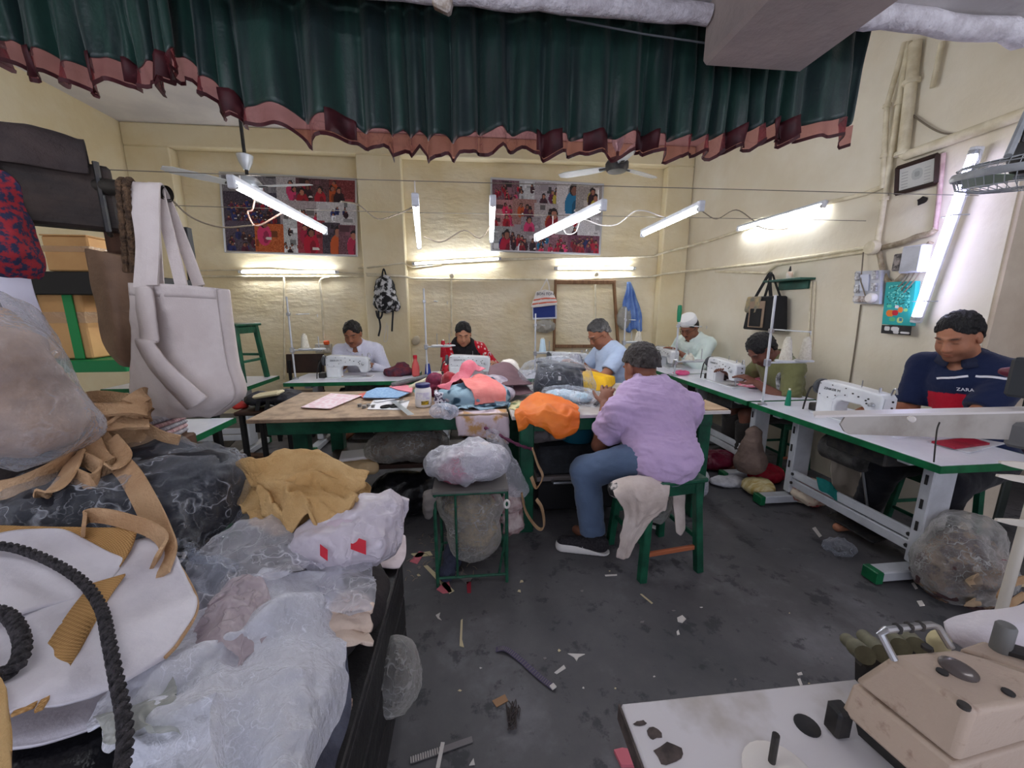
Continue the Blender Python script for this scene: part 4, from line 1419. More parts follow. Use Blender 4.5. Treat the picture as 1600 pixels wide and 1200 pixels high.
# 1 man in pale striped shirt, left of the back row
t, K = person('man in pale blue-white striped shirt with moustache, sewing at back left', px(551, 522, y=4.3), (-1.24, 4.62, .53), (.05, -1),
   [(-1.34, 4.16, .80), (-1.12, 4.2, .80)], look=(-4, 22), S=1.06, skin=(150, 98, 72), shirt=(222, 222, 238), shirtfn=stripes, sleeve=1.86, sl_r=.056, collar=True,
   moustache=True, trousers=(44, 46, 56), palms=[(.5, .3, -.8), (-.3, -.3, -.8)])
for k in range(5):
 p = K['pelvis'] + K['T'] * (K['TL'] * (.9 - .17 * k)) + K['tf'] * (.142 - .012 * abs(k - 1.5))
 MB().cyl(p, p + K['tf'] * .004, .006, n=8).build('button', M('shirt_button', (236, 236, 240), .3), t)
# 2 woman in red with black scarf
def dots(q, c, TL, V, J):
 f_ = q * 26
 cell = np.floor(f_)
 rnd = _hash(cell[:, 0].astype(np.int64), cell[:, 1].astype(np.int64), cell[:, 2].astype(np.int64), 4)
 d = np.linalg.norm(f_ - cell - .5, axis=1)
 return colmix(c, L3((236, 214, 210)), ((d < .34) & (rnd > .45)).astype(float) * .85)
t, K = person('woman in red printed kurta with black scarf at her sewing machine', px(724, 522, y=4.3), (-.03, 4.62, .52), (.12, -1),
   [(-.12, 4.12, .82), (.2, 4.13, .80)], look=(-6, 22), S=1.02, skin=(178, 126, 98), hair=(20, 18, 20), hairline=(.012, .62), shirt=(186, 22, 40), shirtfn=dots, sleeve=1.35, sl_r=.055,
   trousers=(120, 20, 34), chest_w=.92, palms=[(.4, .3, -.8), (-.4, .2, -.8)])
Hf = Field(K['head'] - .2, K['head'] + .2, .008)
Hf.ell(K['head'] + K['Rh'] @ np.array([0, -.12, -.03]), (.045, .045, .04), None, .02)
V, Fc = Hf.mesh()
mkobj('hair_bun', V, Fc, m_hairc, t, True, cols=np.tile(L3((18, 16, 18)), (len(V), 1)))
A = []
for th_ in np.linspace(-math.pi * 1.0, math.pi * 1.0, 40):
 d = K['r'] * math.sin(th_) - K['tf'] * math.cos(th_)
 b_ = K['N'] + d * .08 - K['tf'] * -.01
 ft = (abs(th_) / math.pi) ** 2
 A.append([b_ + K['T'] * (.045 - .05 * ft) + d * .0, b_ + K['T'] * (.05 - .05 * ft) + d * .02, b_ + d * .055 + K['T'] * (.02 - .07 * ft), b_ + d * (.085 + .012 * math.sin(th_ * 5)) + K['T'] * (-.045 - .09 * ft), b_ + d * .08 + K['T'] * (-.07 - .1 * ft)])
m_scarf = M('black_scarf', (16, 14, 18), .9, col2=(30, 26, 32), vs=30, bump=.4, bs=90)
sheet('scarf', A, m_scarf, t, .006, 1)
P = smoothpath([K['sh'][-1] + K['T'] * .05 - K['tf'] * .02, K['sh'][-1] + K['tf'] * .07 + K['T'] * .02, K['sh'][-1] - K['T'] * .12 + K['tf'] * .1 - K['r'] * .02, K['sh'][-1] - K['T'] * .3 + K['tf'] * .11 - K['r'] * .03, K['sh'][-1] - K['T'] * .42 + K['tf'] * .13], 6)
MB().ribbon(P, np.linspace(.1, .15, len(P)), .006, K['r'] + K['tf'] * .2).build('scarf_end', m_scarf, t, True)
# 3 man in pale blue T-shirt bending over the yellow bag
t, K = person('man in pale blue T-shirt and glasses bent over a yellow bag', px(936, 522, y=3.52), (1.36, 3.5, .54), (-1, -.1),
   [(.96, 3.62, .86), (.93, 3.36, .86)], look=(8, 34), S=1.04, skin=(156, 102, 76), hair=(52, 50, 50), grey=.7, hairline=(.028, .7), shirt=(178, 194, 220), sleeve=.62, sl_r=.066,
   trousers=(22, 22, 26), belly=.03, wr=.004)
glasses(t, K)
# 5 man in mint shirt with white cap in the corner
t, K = person('man in mint-white shirt and white cap in the back right corner', px(1077, 512, x=2.5), (2.72, 4.32, .55), (-1, -.35),
   [(2.36, 4.42, .86), (2.37, 4.2, .88)], look=(10, 32), S=1.05, skin=(138, 88, 66), moustache=True, shirt=(216, 230, 224), sleeve=1.8, sl_r=.058, collar=True, trousers=(60, 62, 70))
glasses(t, K, (24, 22, 24))
b = MB(K['Rh'] * K['S'], K['head'])
b.lathe([(.089, .06), (.094, .075), (.093, .12), (.084, .138), (.05, .146), (.01, .148)], (0, -.02, 0), 28, rot('X', -8))
b.build('cap', M('white_cap', (232, 232, 232), .8, bump=.3, bs=120), t, True)
MB().tube(smoothpath([K['N'] + K['tf'] * .06 + K['r'] * .045, K['N'] + K['tf'] * .12 - K['T'] * .1 + K['r'] * .03, K['N'] + K['tf'] * .13 - K['T'] * .2 - K['r'] * .005], 5), .005, 6, flat=.4).build('lanyard', M('dark_lanyard', (40, 40, 60), .6), t, True)
# 6 man in olive shirt, head bowed
t, K = person('man in olive shirt with head bowed low over his machine', px(1190, 546, x=2.4), (2.74, 2.98, .55), (-1, .12),
   [(2.34, 3.28, .8), (2.3, 2.86, .78)], look=(8, 48), S=1.06, skin=(112, 70, 56), hair=(16, 14, 16), hairline=(-.01, .7), shirt=(112, 112, 74), sleeve=.8, sl_r=.066, trousers=(48, 44, 42),
   collar=(96, 96, 62), beard=.3, wr=.006, palms=[(0, -.3, -1), (0, .3, -1)])
P = smoothpath([K['sh'][-1] - K['tf'] * .08 - K['T'] * .12 + K['r'] * .05, K['sh'][-1] + K['T'] * .078 + K['r'] * .05 - K['tf'] * .02, K['sh'][-1] + K['tf'] * .1 - K['T'] * .02 + K['r'] * .05, K['sh'][-1] + K['tf'] * .14 - K['T'] * .2 + K['r'] * .05], 6)
MB().ribbon(P, .05, .004, K['r']).build('shoulder_strap', M('white_black_strap', (206, 206, 206), .7, col2=(60, 60, 62), vs=14), t, True)
# 7 man in navy polo with red band
POLO = []
def polo(q, c, TL, V, J):
 sh_, el_, wri_, N_, Rt_ = J
 z = q[:, 2] / TL
 front = (q[:, 1] > .0) & (np.abs(q[:, 0]) < .165)
 red = front & (z > .43) & (z < .66)
 for k in (1, -1):
  d = el_[k] - sh_[k]
  w = np.clip((V - sh_[k]) @ d / (d @ d), .12, 1)
  red &= np.linalg.norm(V - sh_[k] - w[:, None] * d, axis=1) > .086
 c[red] = L3((188, 22, 48))
 for x0, x1 in ((-.125, -.012), (.012, .125)):
  row = []
  for x in np.linspace(x0, x1, 9):
   d = np.hypot(q[:, 0] - x, q[:, 2] - (.83 - .25 * abs(x)) * TL) - np.where(q[:, 1] > 0, .012, -1)
   k = np.argsort(d)[:4]
   row.append(V[k].mean(0) + Rt_[:, 1] * .004)
  POLO.append(row)
 return c
t, K = person('man in navy polo shirt with red chest band at the near right machine', px(1497, 526, x=2.6), (2.80, 1.79, .58), (-.97, -.25),
   [(2.38, 1.97, .80), (2.36, 1.76, .80)], look=(-4, 24), S=1.0, h=.006, skin=(172, 116, 88), hair=(16, 15, 18), hairline=(.015, .62), shirt=(24, 34, 66), shirtfn=polo, sleeve=.78, sl_r=.074,
   trousers=(26, 26, 32), collar=(20, 28, 56), beard=.45, moustache=False, wr=.0045, neckdrop=.03, chest_w=.95, feet=[(2.42, 1.98, .08), (2.42, 1.62, .08)], palms=[(.1, -.2, -1), (.1, .3, -1)], poles=[(.4, .05, -1), (.5, -.5, -.7)])
for row in POLO:
 MB().ribbon(smoothpath(row, 3), .011, .0012, K['T']).build('white_piping', M('white_piping', (232, 232, 238), .7), t, True)
c_ = K['pelvis'] + K['T'] * K['TL'] * .735 + K['tf'] * .162 - K['r'] * .062
text('chest_lettering', 'ZARA', c_ + K['tf'] * .008, .024, np.stack([unit(-K['r'] - K['tf'] * .32), K['T'], np.cross(unit(-K['r'] - K['tf'] * .32), K['T'])], 1), M('white_print', (236, 236, 240), .6), t)
MB().tube(smoothpath([K['N'] + K['r'] * .06 + K['T'] * .01, K['N'] + K['tf'] * .075 - K['T'] * .03, K['N'] - K['r'] * .06 + K['T'] * .01], 6), .003, 6).build('neck_cord', M('dark_cord', (40, 22, 18), .6), t, True)
w_ = K['wri'][1]
MB().tube([w_ + (K['Rt'] @ np.array([math.cos(a) * .033, 0, math.sin(a) * .033])) for a in np.linspace(0, 2 * math.pi, 15)[:-1]], .004, 6, closed=True).build('wrist_thread', M('red_wrist_thread', (120, 30, 30), .7), t, True)
# 4 man in mauve T-shirt on the green stool, seen from behind
def mauve(q, c, TL, V, J):
 return c * (1 + .05 * fbm(q * 6, 3)[:, None])
t, K = person('man in mauve T-shirt and jeans on a green stool, back to camera', px(1001, 574, y=2.1), (.985, 1.83, .63), (-.12, 1),
   [(1.12, 2.24, .80), (.80, 2.22, .80)], look=(10, 22), S=1.06, h=.006, skin=(136, 88, 68), hair=(46, 38, 36), hairline=(.024, .5), grey=.15, shirt=(198, 172, 210), shirtfn=mauve,
   sleeve=.56, sl_r=.07, trousers=(92, 110, 138), wr=.012, chest_w=1.08, belly=.02, slope=.03, hem=-.15, poles=[(.35, -.2, -1), (-.3, -.2, -1)],
   knees=[(1.16, 2.16, .52), (.625, 2.0, .47)], feet=[(1.16, 2.2, .09), (.665, 1.94, .1)], curl=.8)
m_up = M('black_mesh_upper', (30, 28, 32), .8, col2=(52, 48, 52), vs=80, bump=.4, bs=160)
m_sole = M('white_foam_sole', (226, 222, 218), .6)
for s, a in ((-1, unit((-.93, .22, 0))), (1, unit((.1, 1, 0)))):
 an = K['an'][s] * (1, 1, 0)
 l = np.cross((0, 0, 1), a)
 R = np.stack([a, l, np.array([0, 0, 1.])], 1)
 F1 = Field(an - .3, an + .3, .006)
 F1.cone(an - a * .045 + (0, 0, .05), an + a * .17 + (0, 0, .045), .045, .036, .03).cone(an - a * .03 + (0, 0, .06), an + (0, 0, .1), .045, .045, .03)
 F1.cut(an + (0, 0, .022), (0, 0, -1)).cut(an + (0, 0, .115), (0, 0, 1))
 V, Fc = F1.mesh()
 sh_ = mkobj('shoe', V, Fc, m_up, t, True)
 F1 = Field(an - .3, an + .3, .006)
 F1.cone(an - a * .05 + (0, 0, .025), an + a * .17 + (0, 0, .025), .052, .044, .03)
 F1.cut(an + (0, 0, .03), a * -.22 + (0, 0, 1)).cut(an + (0, 0, .004), (0, 0, -1))
 V, Fc = F1.mesh()
 mkobj('sole', V, Fc, m_sole, sh_, True)
 for k in range(3):
  p = an + a * (.06 + .022 * k) + (0, 0, .075 - .004 * k)
  MB().tube(smoothpath([p + l * .04 - (0, 0, .03), p + l * .02 + (0, 0, .004), p - l * .02 + (0, 0, .004), p - l * .04 - (0, 0, .03)], 3), .003, 5).build('lace', m_wcable, sh_, True)
# 8 figure in teal seen through the doorway
t, K = person('person in teal half hidden beyond the doorway', (3.86, 2.35, 1.36), (3.92, 2.5, .8), (-.4, -1),
   [(3.7, 2.2, .9), (4.05, 2.2, .9)], look=(0, 20), S=1.0, h=.012, skin=(96, 62, 48), shirt=(16, 120, 126), sleeve=.8, trousers=(60, 40, 60), feet=[(3.85, 2.5, .08), (4.0, 2.5, .08)])
# ================================================================ curtain across the opening
m_cur = M('dark_green_curtain', (17, 56, 48), .42, col2=(9, 34, 36), vs=3, stretch=(6, 6, .6), spec=.5, sheen=.2, bump=.12, bs=60)
m_hem = M('maroon_band', (70, 20, 28), .6, col2=(52, 13, 20), vs=10)
m_sheer = plastic('sheer_maroon_ruffle', (226, 176, 178), .26, .6, 8, .2, .35, .2, (120, 46, 54))
def curtain(label, pix, ztop, y0, folds, seed, n=240, amp=.035, hemh=.075):
 rs = np.random.RandomState(seed)
 t = thing('curtain', label, 'curtain')
 Pw = np.array([px(u, v, y=y0) for u, v in pix])
 L = np.r_[0, np.cumsum(np.linalg.norm(np.diff(Pw, axis=0), axis=1))]
 s = np.linspace(0, L[-1], n)
 bx, bz = np.interp(s, L, Pw[:, 0]), np.interp(s, L, Pw[:, 2])
 k = np.linspace(0, 1, n)
 ph = 2 * math.pi * (folds * k + 1.3 * vnoise(np.c_[k * folds * .45, k * 0, k * 0], seed))
 sq = np.tanh(1.6 * np.sin(ph))
 off = amp * (sq + .35 * np.sin(2.3 * ph + 1)) * (.6 + .6 * (.5 + .5 * vnoise(np.c_[k * 9, k * 0, k * 0], seed + 3)))
 bz = bz + .012 * np.cos(ph)
 rows = 16
 A = np.zeros((rows, n, 3))
 for i in range(rows):
  w = i / (rows - 1)
  A[i, :, 0] = bx + .012 * np.cos(ph) * w
  A[i, :, 1] = y0 + off * (.35 + .65 * w) + .012 * fbm(np.c_[k * 30, np.full(n, w * 3), k * 0], seed + 9, 2)
  A[i, :, 2] = ztop + (bz - ztop) * w
 sheet('drape', A, m_cur, t, .003, 1)
 B, C = A[-1].copy(), A[-1].copy()
 bd = B.copy()
 B[:, 1] -= .004
 Hm = np.zeros((4, n, 3))
 for i in range(4):
  w = i / 3
  Hm[i] = B
  Hm[i, :, 2] -= hemh * w * (.85 + .3 * (.5 + .5 * np.sin(ph * .5)))
  Hm[i, :, 1] += .02 * w * np.sin(ph * 1.6)
 sheet('ruffle', Hm, m_sheer, t, 0, 0)
 e = Hm[-1]
 MB().ribbon(e, .014, .0015, (0, 0, 1)).build('ruffle_edge', m_hem, t, True)
 # opaque maroon band where the band folds over itself
 for f0 in np.arange(0, n - 12, 16):
  if rs.rand() < .5:
   q = slice(int(f0), int(f0) + 9)
   G = np.stack([B[q] + (0, -.006, .018), B[q] + (0, -.006, .0), Hm[-1][q] + (0, -.006, .01)])
   sheet('band_fold', G, m_hem, t, .002, 0)
 return t
curtain('long dark green curtain with maroon ruffle hanging across the opening', [(225, -40), (262, 72), (330, 130), (375, 164), (430, 172), (482, 190), (520, 188), (600, 208), (735, 218), (745, 205), (900, 215), (980, 212), (1050, 215), (1120, 214), (1200, 196), (1290, 190), (1336, 192)], ZF + .3, 1.88, 27, 5)
curtain('shorter green curtain piece bunched at the upper left', [(-90, 30), (0, 66), (60, 84), (118, 105), (136, 112), (140, 96), (190, 104), (232, 104), (262, 98), (270, 80)], ZF + .3, 1.80, 8, 11, 110, .03)
tag(MB().cyl((-1.9, 1.84, ZF + .29), (2.0, 1.84, ZF + .29), .012, n=8).build('curtain_rod', m_dark), 'iron rod the green curtain hangs from', 'curtain rod')
a, b = px(885, 30, y=1.78), px(1120, 70, y=1.78)
tag(MB().tube([a, (a + b) / 2 - (0, 0, .006), b], .004, 6).build('tension_wire', M('grey_cord', (96, 100, 104), .6)), 'thin grey cord stretched in front of the curtain', 'cord')
q = px(692, 5, y=1.7)
tag(MB().box(q, (.07, .05, .05), rot('Y', 20) @ rot('X', 15), .008).build('broken_holder', M('chipped_white', (214, 206, 198), .8, col2=(150, 130, 110), vs=30)), 'broken white lamp holder at the top of the curtain', 'holder')
# ================================================================ ceiling fans
m_fan = M('fan_enamel', (214, 218, 222), .25, .2, col2=(190, 196, 202), vs=4)
def fan(label, hub, blades, dark=False):
 hub = np.asarray(hub, float)
 t = thing('ceiling_fan', label, 'ceiling fan', tuple(hub), 'ceiling fans')
 MB().cyl(hub + (0, 0, .05), (hub[0], hub[1], ZC), .013, n=10).build('down_rod', m_dark, t, True)
 MB().lathe([(.02, .0), (.05, .06), (.062, .11), (.058, .115)], hub + (0, 0, .12), 20).build('lower_canopy', m_fan, t, True)
 MB().lathe([(.05, ZC - hub[2] - .1), (.06, ZC - hub[2] - .02), (.062, ZC - hub[2])], hub, 20).build('ceiling_canopy', m_fan, t, True)
 MB().lathe([(.03, -.06), (.085, -.05), (.105, -.02), (.105, .02), (.08, .055), (.03, .075)], hub, 24).build('motor_housing', m_dark if dark else m_fan, t, True)
 for a in blades:
  R = rot('Z', a)
  P = [(.1, -.022), (.16, -.05), (.3, -.062), (.5, -.058), (.56, -.03), (.56, .03), (.5, .052), (.3, .05), (.16, .04), (.1, .022)]
  MB(R @ rot('X', 10), hub + (0, 0, -.012)).prism(P, .004).build('blade', m_fan, t)
  MB(R @ rot('X', 10), hub + (0, 0, -.016)).box((.12, 0, 0), (.09, .03, .008)).build('blade_arm', m_dark, t)
 return t
fan('ceiling fan on a long dark rod in front of the left collage', px(388, 290, y=3.7), [-12, 108, 228])
fan('ceiling fan with dark motor above the right collage', px(964, 259, y=3.75), [28, 148, 268], True)
# ---- caged fan hung at the right edge
c = px(1612, 262, d=1.5)
t = thing('cage_fan', 'caged grey fan hanging beside the tall leaning tube', 'fan', tuple(c))
m_grey = M('grey_plastic', (168, 172, 176), .4, col2=(140, 144, 148), vs=6)
R = rot('Y', -4) @ rot('X', 6)
b = MB(R, c)
ang = np.linspace(0, 2 * math.pi, 41)[:-1]
for r_, z in ((.205, .0), (.208, -.018), (.2, .02), (.19, -.055), (.12, -.072), (.06, -.076)):
 b.tube([(r_ * math.cos(a), r_ * math.sin(a), z) for a in ang], .0045 if z in (0, -.018) else .0022, 5, closed=True)
b.build('cage_rings', m_grey, t, True)
b = MB(R, c)
for a in np.linspace(0, 2 * math.pi, 45)[:-1]:
 k = np.array([math.cos(a), math.sin(a), 0])
 b.tube([k * .04 + (0, 0, -.076), k * .13 + (0, 0, -.072), k * .19 + (0, 0, -.055), k * .208 + (0, 0, -.01), k * .19 + (0, 0, .028), k * .05 + (0, 0, .05)], .0016, 4)
o = b.build('cage_wires', m_grey, t)
MB(R, c).lathe([(.212, -.02), (.216, -.008), (.212, .006)], (0, 0, 0), 40, caps=False).build('rim_band', m_grey, t, True)
MB(R, c).lathe([(.05, -.02), (.07, .03), (.065, .09), (.03, .11)], (0, 0, 0), 20).build('motor', m_dark, t, True)
for a in (10, 130, 250):
 MB(R @ rot('Z', a) @ rot('X', 20), c).prism([(.04, -.02), (.1, -.06), (.17, -.05), (.18, .03), (.1, .05), (.04, .02)], .003, None, (0, 0, -.03)).build('blade', M('clear_green_blade', (140, 160, 140), .3), t)
MB().tube([c + R @ np.array([-.15, -.02, .04]), px(1590, 210, d=1.47), px(1630, 120, d=1.42), (px(1650, 60, d=1.4)[0], px(1650, 60, d=1.4)[1], ZF)], .012, 8).build('hanger_bar', m_grey, t, True)
MB(R, c).tube(smoothpath([(-.08, 0, .09), (-.07, 0, .14), (0, 0, .15), (.07, 0, .14), (.08, 0, .09)], 4), .006, 6).build('carry_handle', m_dark, t, True)
# small whisk hanging from the pipe
q = px(1526, 240, x=XR - .1)
t = thing('wire_whisk', 'small wire whisk hanging by the tall tube', 'whisk', tuple(q))
b = MB(o=q)
for a in (0, 60, 120):
 d = np.array([math.cos(math.radians(a)), math.sin(math.radians(a)), 0]) * .02
 b.tube(smoothpath([(0, 0, -.07), d + (0, 0, -.03), d * .8 + (0, 0, .01), (0, 0, .02), -d * .8 + (0, 0, .01), -d + (0, 0, -.03), (0, 0, -.07)], 4), .0018, 5)
b.build('loops', m_steel, t, True)
MB(o=q).cyl((0, 0, -.07), (0, 0, -.22), .006, n=8).build('handle', m_grey, t, True)
# ================================================================ photo collages
m_printc = M('glossy_print', (255, 255, 255), .35, attr=True, spec=.4)
m_alu = M('aluminium_edge', (206, 206, 208), .35, .7)
def ell_mask(h, w, cx, cy, rx, ry):
 y, x = np.mgrid[0:h, 0:w]
 return ((x - cx) / max(rx, .6)) ** 2 + ((y - cy) / max(ry, .6)) ** 2 < 1
def collage(seed, panels, w=150, h=84):
 """a board of snapshots: plain little figures in red, pink and dark clothes on grey and white grounds"""
 rs = np.random.RandomState(seed)
 im = np.zeros((h, w, 3)) + (150, 140, 145)
 cl = [(170, 20, 50), (196, 40, 80), (150, 24, 40), (210, 60, 110), (90, 30, 60), (60, 30, 40), (40, 50, 110), (200, 90, 40), (30, 110, 150), (190, 170, 60), (220, 220, 225)]
 for (x0, y0, x1, y1, bg, nf, big, pal) in panels:
  X0, X1, Y0, Y1 = int(x0 * w), int(x1 * w), int(y0 * h), int(y1 * h)
  P = np.zeros((Y1 - Y0, X1 - X0, 3)) + bg
  hh, ww = P.shape[:2]
  P += rs.randn(hh, ww, 1) * 12
  for _ in range(4):
   a, b_ = rs.randint(0, max(ww - 4, 1)), rs.randint(0, max(hh - 4, 1))
   P[b_:b_ + rs.randint(2, 9), a:a + rs.randint(3, 14)] = np.array(bg) * rs.uniform(.4, 1.35)
  pos = sorted([(rs.uniform(.35, 1.0), rs.uniform(.06, .94)) for _ in range(nf)])
  for fy, fx in pos:
   s = big * hh * (.7 + .5 * fy) * rs.uniform(.85, 1.15)
   cx, cy = fx * ww, fy * hh
   c = np.array(cl[pal[rs.randint(len(pal))]]) * rs.uniform(.8, 1.15)
   P[ell_mask(hh, ww, cx, cy, s * .34, s * .5)] = c
   P[ell_mask(hh, ww, cx + s * .08, cy + s * .1, s * .14, s * .3)] = c * .72
   P[ell_mask(hh, ww, cx, cy - s * .55, s * .17, s * .21)] = (34, 26, 28)
   P[ell_mask(hh, ww, cx + rs.uniform(-.05, .05) * s, cy - s * .5, s * .12, s * .15)] = np.array((150, 98, 80)) * rs.uniform(.8, 1.2)
   if rs.rand() < .5:
    P[ell_mask(hh, ww, cx + s * .2, cy + s * .15, s * .16, s * .07)] = (222, 216, 210)
  im[Y0:Y1, X0:X1] = P
 return np.clip(im, 0, 255)
R_ = [0, 1, 2, 3]
D_ = [4, 5, 6, 5]
p1 = [(0, 0, .4, .22, (120, 116, 122), 5, .5, R_), (.0, .22, .42, .62, (70, 62, 78), 46, .2, [4, 5, 6, 0, 5]), (.4, 0, .58, .3, (176, 170, 172), 2, .6, R_), (.55, 0, .8, .34, (90, 60, 66), 4, .6, [2, 5, 0]), (.8, 0, 1, .34, (120, 50, 52), 4, .6, [2, 7, 5]),
 (.42, .3, .72, .58, (170, 158, 160), 3, .5, R_), (.7, .3, 1, .62, (196, 192, 194), 5, .3, [5, 6, 10]), (0, .6, .24, 1, (84, 74, 90), 10, .3, [4, 6, 5]), (.22, .62, .46, 1, (190, 96, 50), 1, .95, [3]), (.44, .55, .56, 1, (196, 198, 200), 6, .22, [5, 5, 10]),
 (.55, .55, .76, 1, (150, 60, 70), 3, .6, R_), (.74, .58, .88, 1, (70, 60, 70), 1, .9, [7]), (.87, .6, 1, 1, (110, 70, 80), 2, .7, [3, 1])]
p2 = [(0, 0, .26, .3, (112, 80, 90), 16, .3, R_ + [5]), (.24, 0, .4, .28, (190, 190, 192), 3, .5, [10, 5]), (.38, 0, .6, .3, (160, 150, 155), 4, .5, [1, 9, 4, 5]), (.58, 0, .78, .5, (196, 190, 190), 1, .9, [8]), (.76, 0, 1, .4, (150, 140, 136), 3, .6, [5, 9, 4]),
 (0, .28, .2, .66, (170, 120, 120), 5, .4, R_), (.18, .26, .4, .62, (150, 110, 104), 4, .5, [2, 7, 4]), (.38, .3, .6, .74, (170, 160, 160), 2, .75, [7, 2]), (.26, .5, .44, .8, (140, 130, 134), 1, .9, [3]), (.6, .44, 1, .76, (206, 202, 204), 4, .4, [10, 5, 2]),
 (0, .66, .18, 1, (150, 150, 150), 3, .8, [0, 5, 6]), (.16, .72, .42, 1, (150, 140, 142), 9, .5, [5, 2, 10, 0]), (.4, .74, .72, 1, (130, 90, 100), 16, .4, [0, 1, 3, 8, 5]), (.7, .74, 1, 1, (110, 60, 80), 16, .5, [2, 0, 4, 6])]
for lab, seed, pan, cs in [('left photo collage board in silver edge on back wall', 3, p1, [(343, 269), (557, 280), (352, 394)]), ('right photo collage board in silver edge on back wall', 8, p2, [(767, 278), (943, 288), (767, 392)])]:
 tl, tr, bl = [px(u, v, y=YN - .045) for u, v in cs]
 ux, uy = tr - tl, bl - tl
 t = thing('photo_board', lab, 'picture', tuple(bl + ux / 2))
 n = unit(np.cross(ux, uy)) * -1
 n = np.array([0, -1, 0])
 V = [tl + ux * i + uy * j + n * k for k in (.0, -.03) for i, j in ((0, 0), (1, 0), (1, 1), (0, 1))]
 mkobj('backing', V, [(0, 1, 2, 3), (7, 6, 5, 4), (0, 4, 5, 1), (1, 5, 6, 2), (2, 6, 7, 3), (3, 7, 4, 0)], m_alu, t)
 canvas('print', collage(seed, pan), tl + ux * .012 + uy * .02 + n * .003, ux * .976, uy * .96, m_printc, t)
 b = MB()
 for p, q in ((tl, tr), (tr, tr + uy), (tr + uy, bl), (bl, tl)):
  b.cyl(p + n * .002, q + n * .002, .009, n=6)
 b.build('frame_edge', m_alu, t)
# framed certificate on the right wall
c4 = [px(u, v, x=XR - .03) for u, v in ((1403, 263), (1466, 242), (1401, 303))]
tl, ux, uy = c4[0], c4[1] - c4[0], c4[2] - c4[0]
nR = np.array([-1., 0, 0])
t = thing('framed_certificate', 'small dark framed certificate high on the right wall', 'picture', tuple(tl + ux / 2 + uy))
V = [tl + ux * i + uy * j + nR * k for k in (.0, -.028) for i, j in ((0, 0), (1, 0), (1, 1), (0, 1))]
mkobj('backing', V, [(0, 1, 2, 3), (7, 6, 5, 4), (0, 4, 5, 1), (1, 5, 6, 2), (2, 6, 7, 3), (3, 7, 4, 0)], m_dwood, t)
im = np.zeros((30, 46, 3)) + (196, 196, 192)
im[ell_mask(30, 46, 24, 13, 8, 8)] = (172, 174, 172)
im[ell_mask(30, 46, 24, 13, 4, 4)] = (150, 152, 150)
for k in range(6):
 im[6 + k * 4, 3:12] = (150, 150, 150)
 im[8 + k * 4, 34:42] = (165, 165, 165)
canvas('certificate_sheet', im, tl + ux * .07 + uy * .08 + nR * .004, ux * .86, uy * .84, m_printc, t)
b = MB()
for p, q in ((tl, tl + ux), (tl + ux, tl + ux + uy), (tl + ux + uy, tl + uy), (tl + uy, tl)):
 b.tube([p + nR * .006, q + nR * .006], .014, 4)
b.build('moulding', m_dwood, t)
# fuse board, meter, painting
c4 = [px(u, v, x=XR - .07) for u, v in ((1337, 424), (1377, 422), (1334, 474))]
tl, ux, uy = c4[0], c4[1] - c4[0], c4[2] - c4[0]
t = thing('fuse_board', 'old grey fuse and switch board on the right wall', 'switch board', tuple(tl + ux / 2 + uy))
V = [tl + ux * i + uy * j + nR * k for k in (.0, -.068) for i, j in ((0, 0), (1, 0), (1, 1), (0, 1))]
m_board = M('grey_bakelite', (196, 198, 206), .45, col2=(176, 178, 186), vs=10)
mkobj('box', V, [(0, 1, 2, 3), (7, 6, 5, 4), (0, 4, 5, 1), (1, 5, 6, 2), (2, 6, 7, 3), (3, 7, 4, 0)], m_board, t)
Rb = np.stack([unit(ux), unit(-uy), nR], 1)
def onboard(i, j, o=.0):
 return tl + ux * i + uy * j + nR * o
MB().box(onboard(.42, .36, .006), (np.linalg.norm(ux) * .36, np.linalg.norm(uy) * .5, .012), Rb, .003).build('cover', M('pale_cover', (206, 210, 226), .4), t)
for k in range(4):
 MB().box(onboard(.14 + .15 * k, .86, .012), (.035, .045, .024), Rb, .004).build('switch', M('brown_bakelite', (140, 120, 108), .5, col2=(210, 206, 204), vs=30), t)
for i, j in ((.14, .16), (.14, .55), (.82, .14), (.82, .5)):
 MB().box(onboard(i, j, .01), (.035, .06, .02), Rb, .004).build('fuse', M('fuse_holder', (120, 116, 116), .5, col2=(220, 220, 222), vs=40), t)
MB().lathe([(.036, 0), (.036, .02), (.025, .035)], onboard(.74, .82, .0), 16, fr((0, 0, 0), nR)).build('socket', m_wcable, t, True)
c = px(1430, 405, x=XR - .06)
t = thing('meter_box', 'small lavender-white meter box beside the leaning tube', 'electric box', tuple(c))
MB().box(c, (.08, .12, .17), None, .008).build('box', m_board, t)
MB().box(c + (-.01, .085, -.01), (.05, .05, .11), None, .006).build('terminal', M('terminal_grey', (150, 140, 136), .5, col2=(60, 56, 56), vs=40), t)
for k in range(3):
 MB().tube(smoothpath([c + (0, .02 - .03 * k, -.085), c + (-.01, .03 - .03 * k, -.13), c + (.0, .07 - .02 * k, -.17 - .02 * k)], 4), .004, 5).build('loose_wire', m_cable, t, True)
c4 = [px(u, v, x=XR - .05) for u, v in ((1385, 441), (1431, 439), (1377, 519))]
tl, ux, uy = c4[0], c4[1] - c4[0], c4[2] - c4[0]
t = thing('painted_panel', 'teal folk-style painted panel hung below the meter box', 'picture', tuple(tl + ux / 2 + uy))
V = [tl + ux * i + uy * j + nR * k for k in (.0, -.035) for i, j in ((0, 0), (1, 0), (1, .84), (0, .84))]
mkobj('canvas_board', V, [(0, 1, 2, 3), (7, 6, 5, 4), (0, 4, 5, 1), (1, 5, 6, 2), (2, 6, 7, 3), (3, 7, 4, 0)], M('teal_canvas', (38, 164, 164), .6), t)
rs = np.random.RandomState(4)
im = np.zeros((72, 52, 3)) + (36, 160, 156)
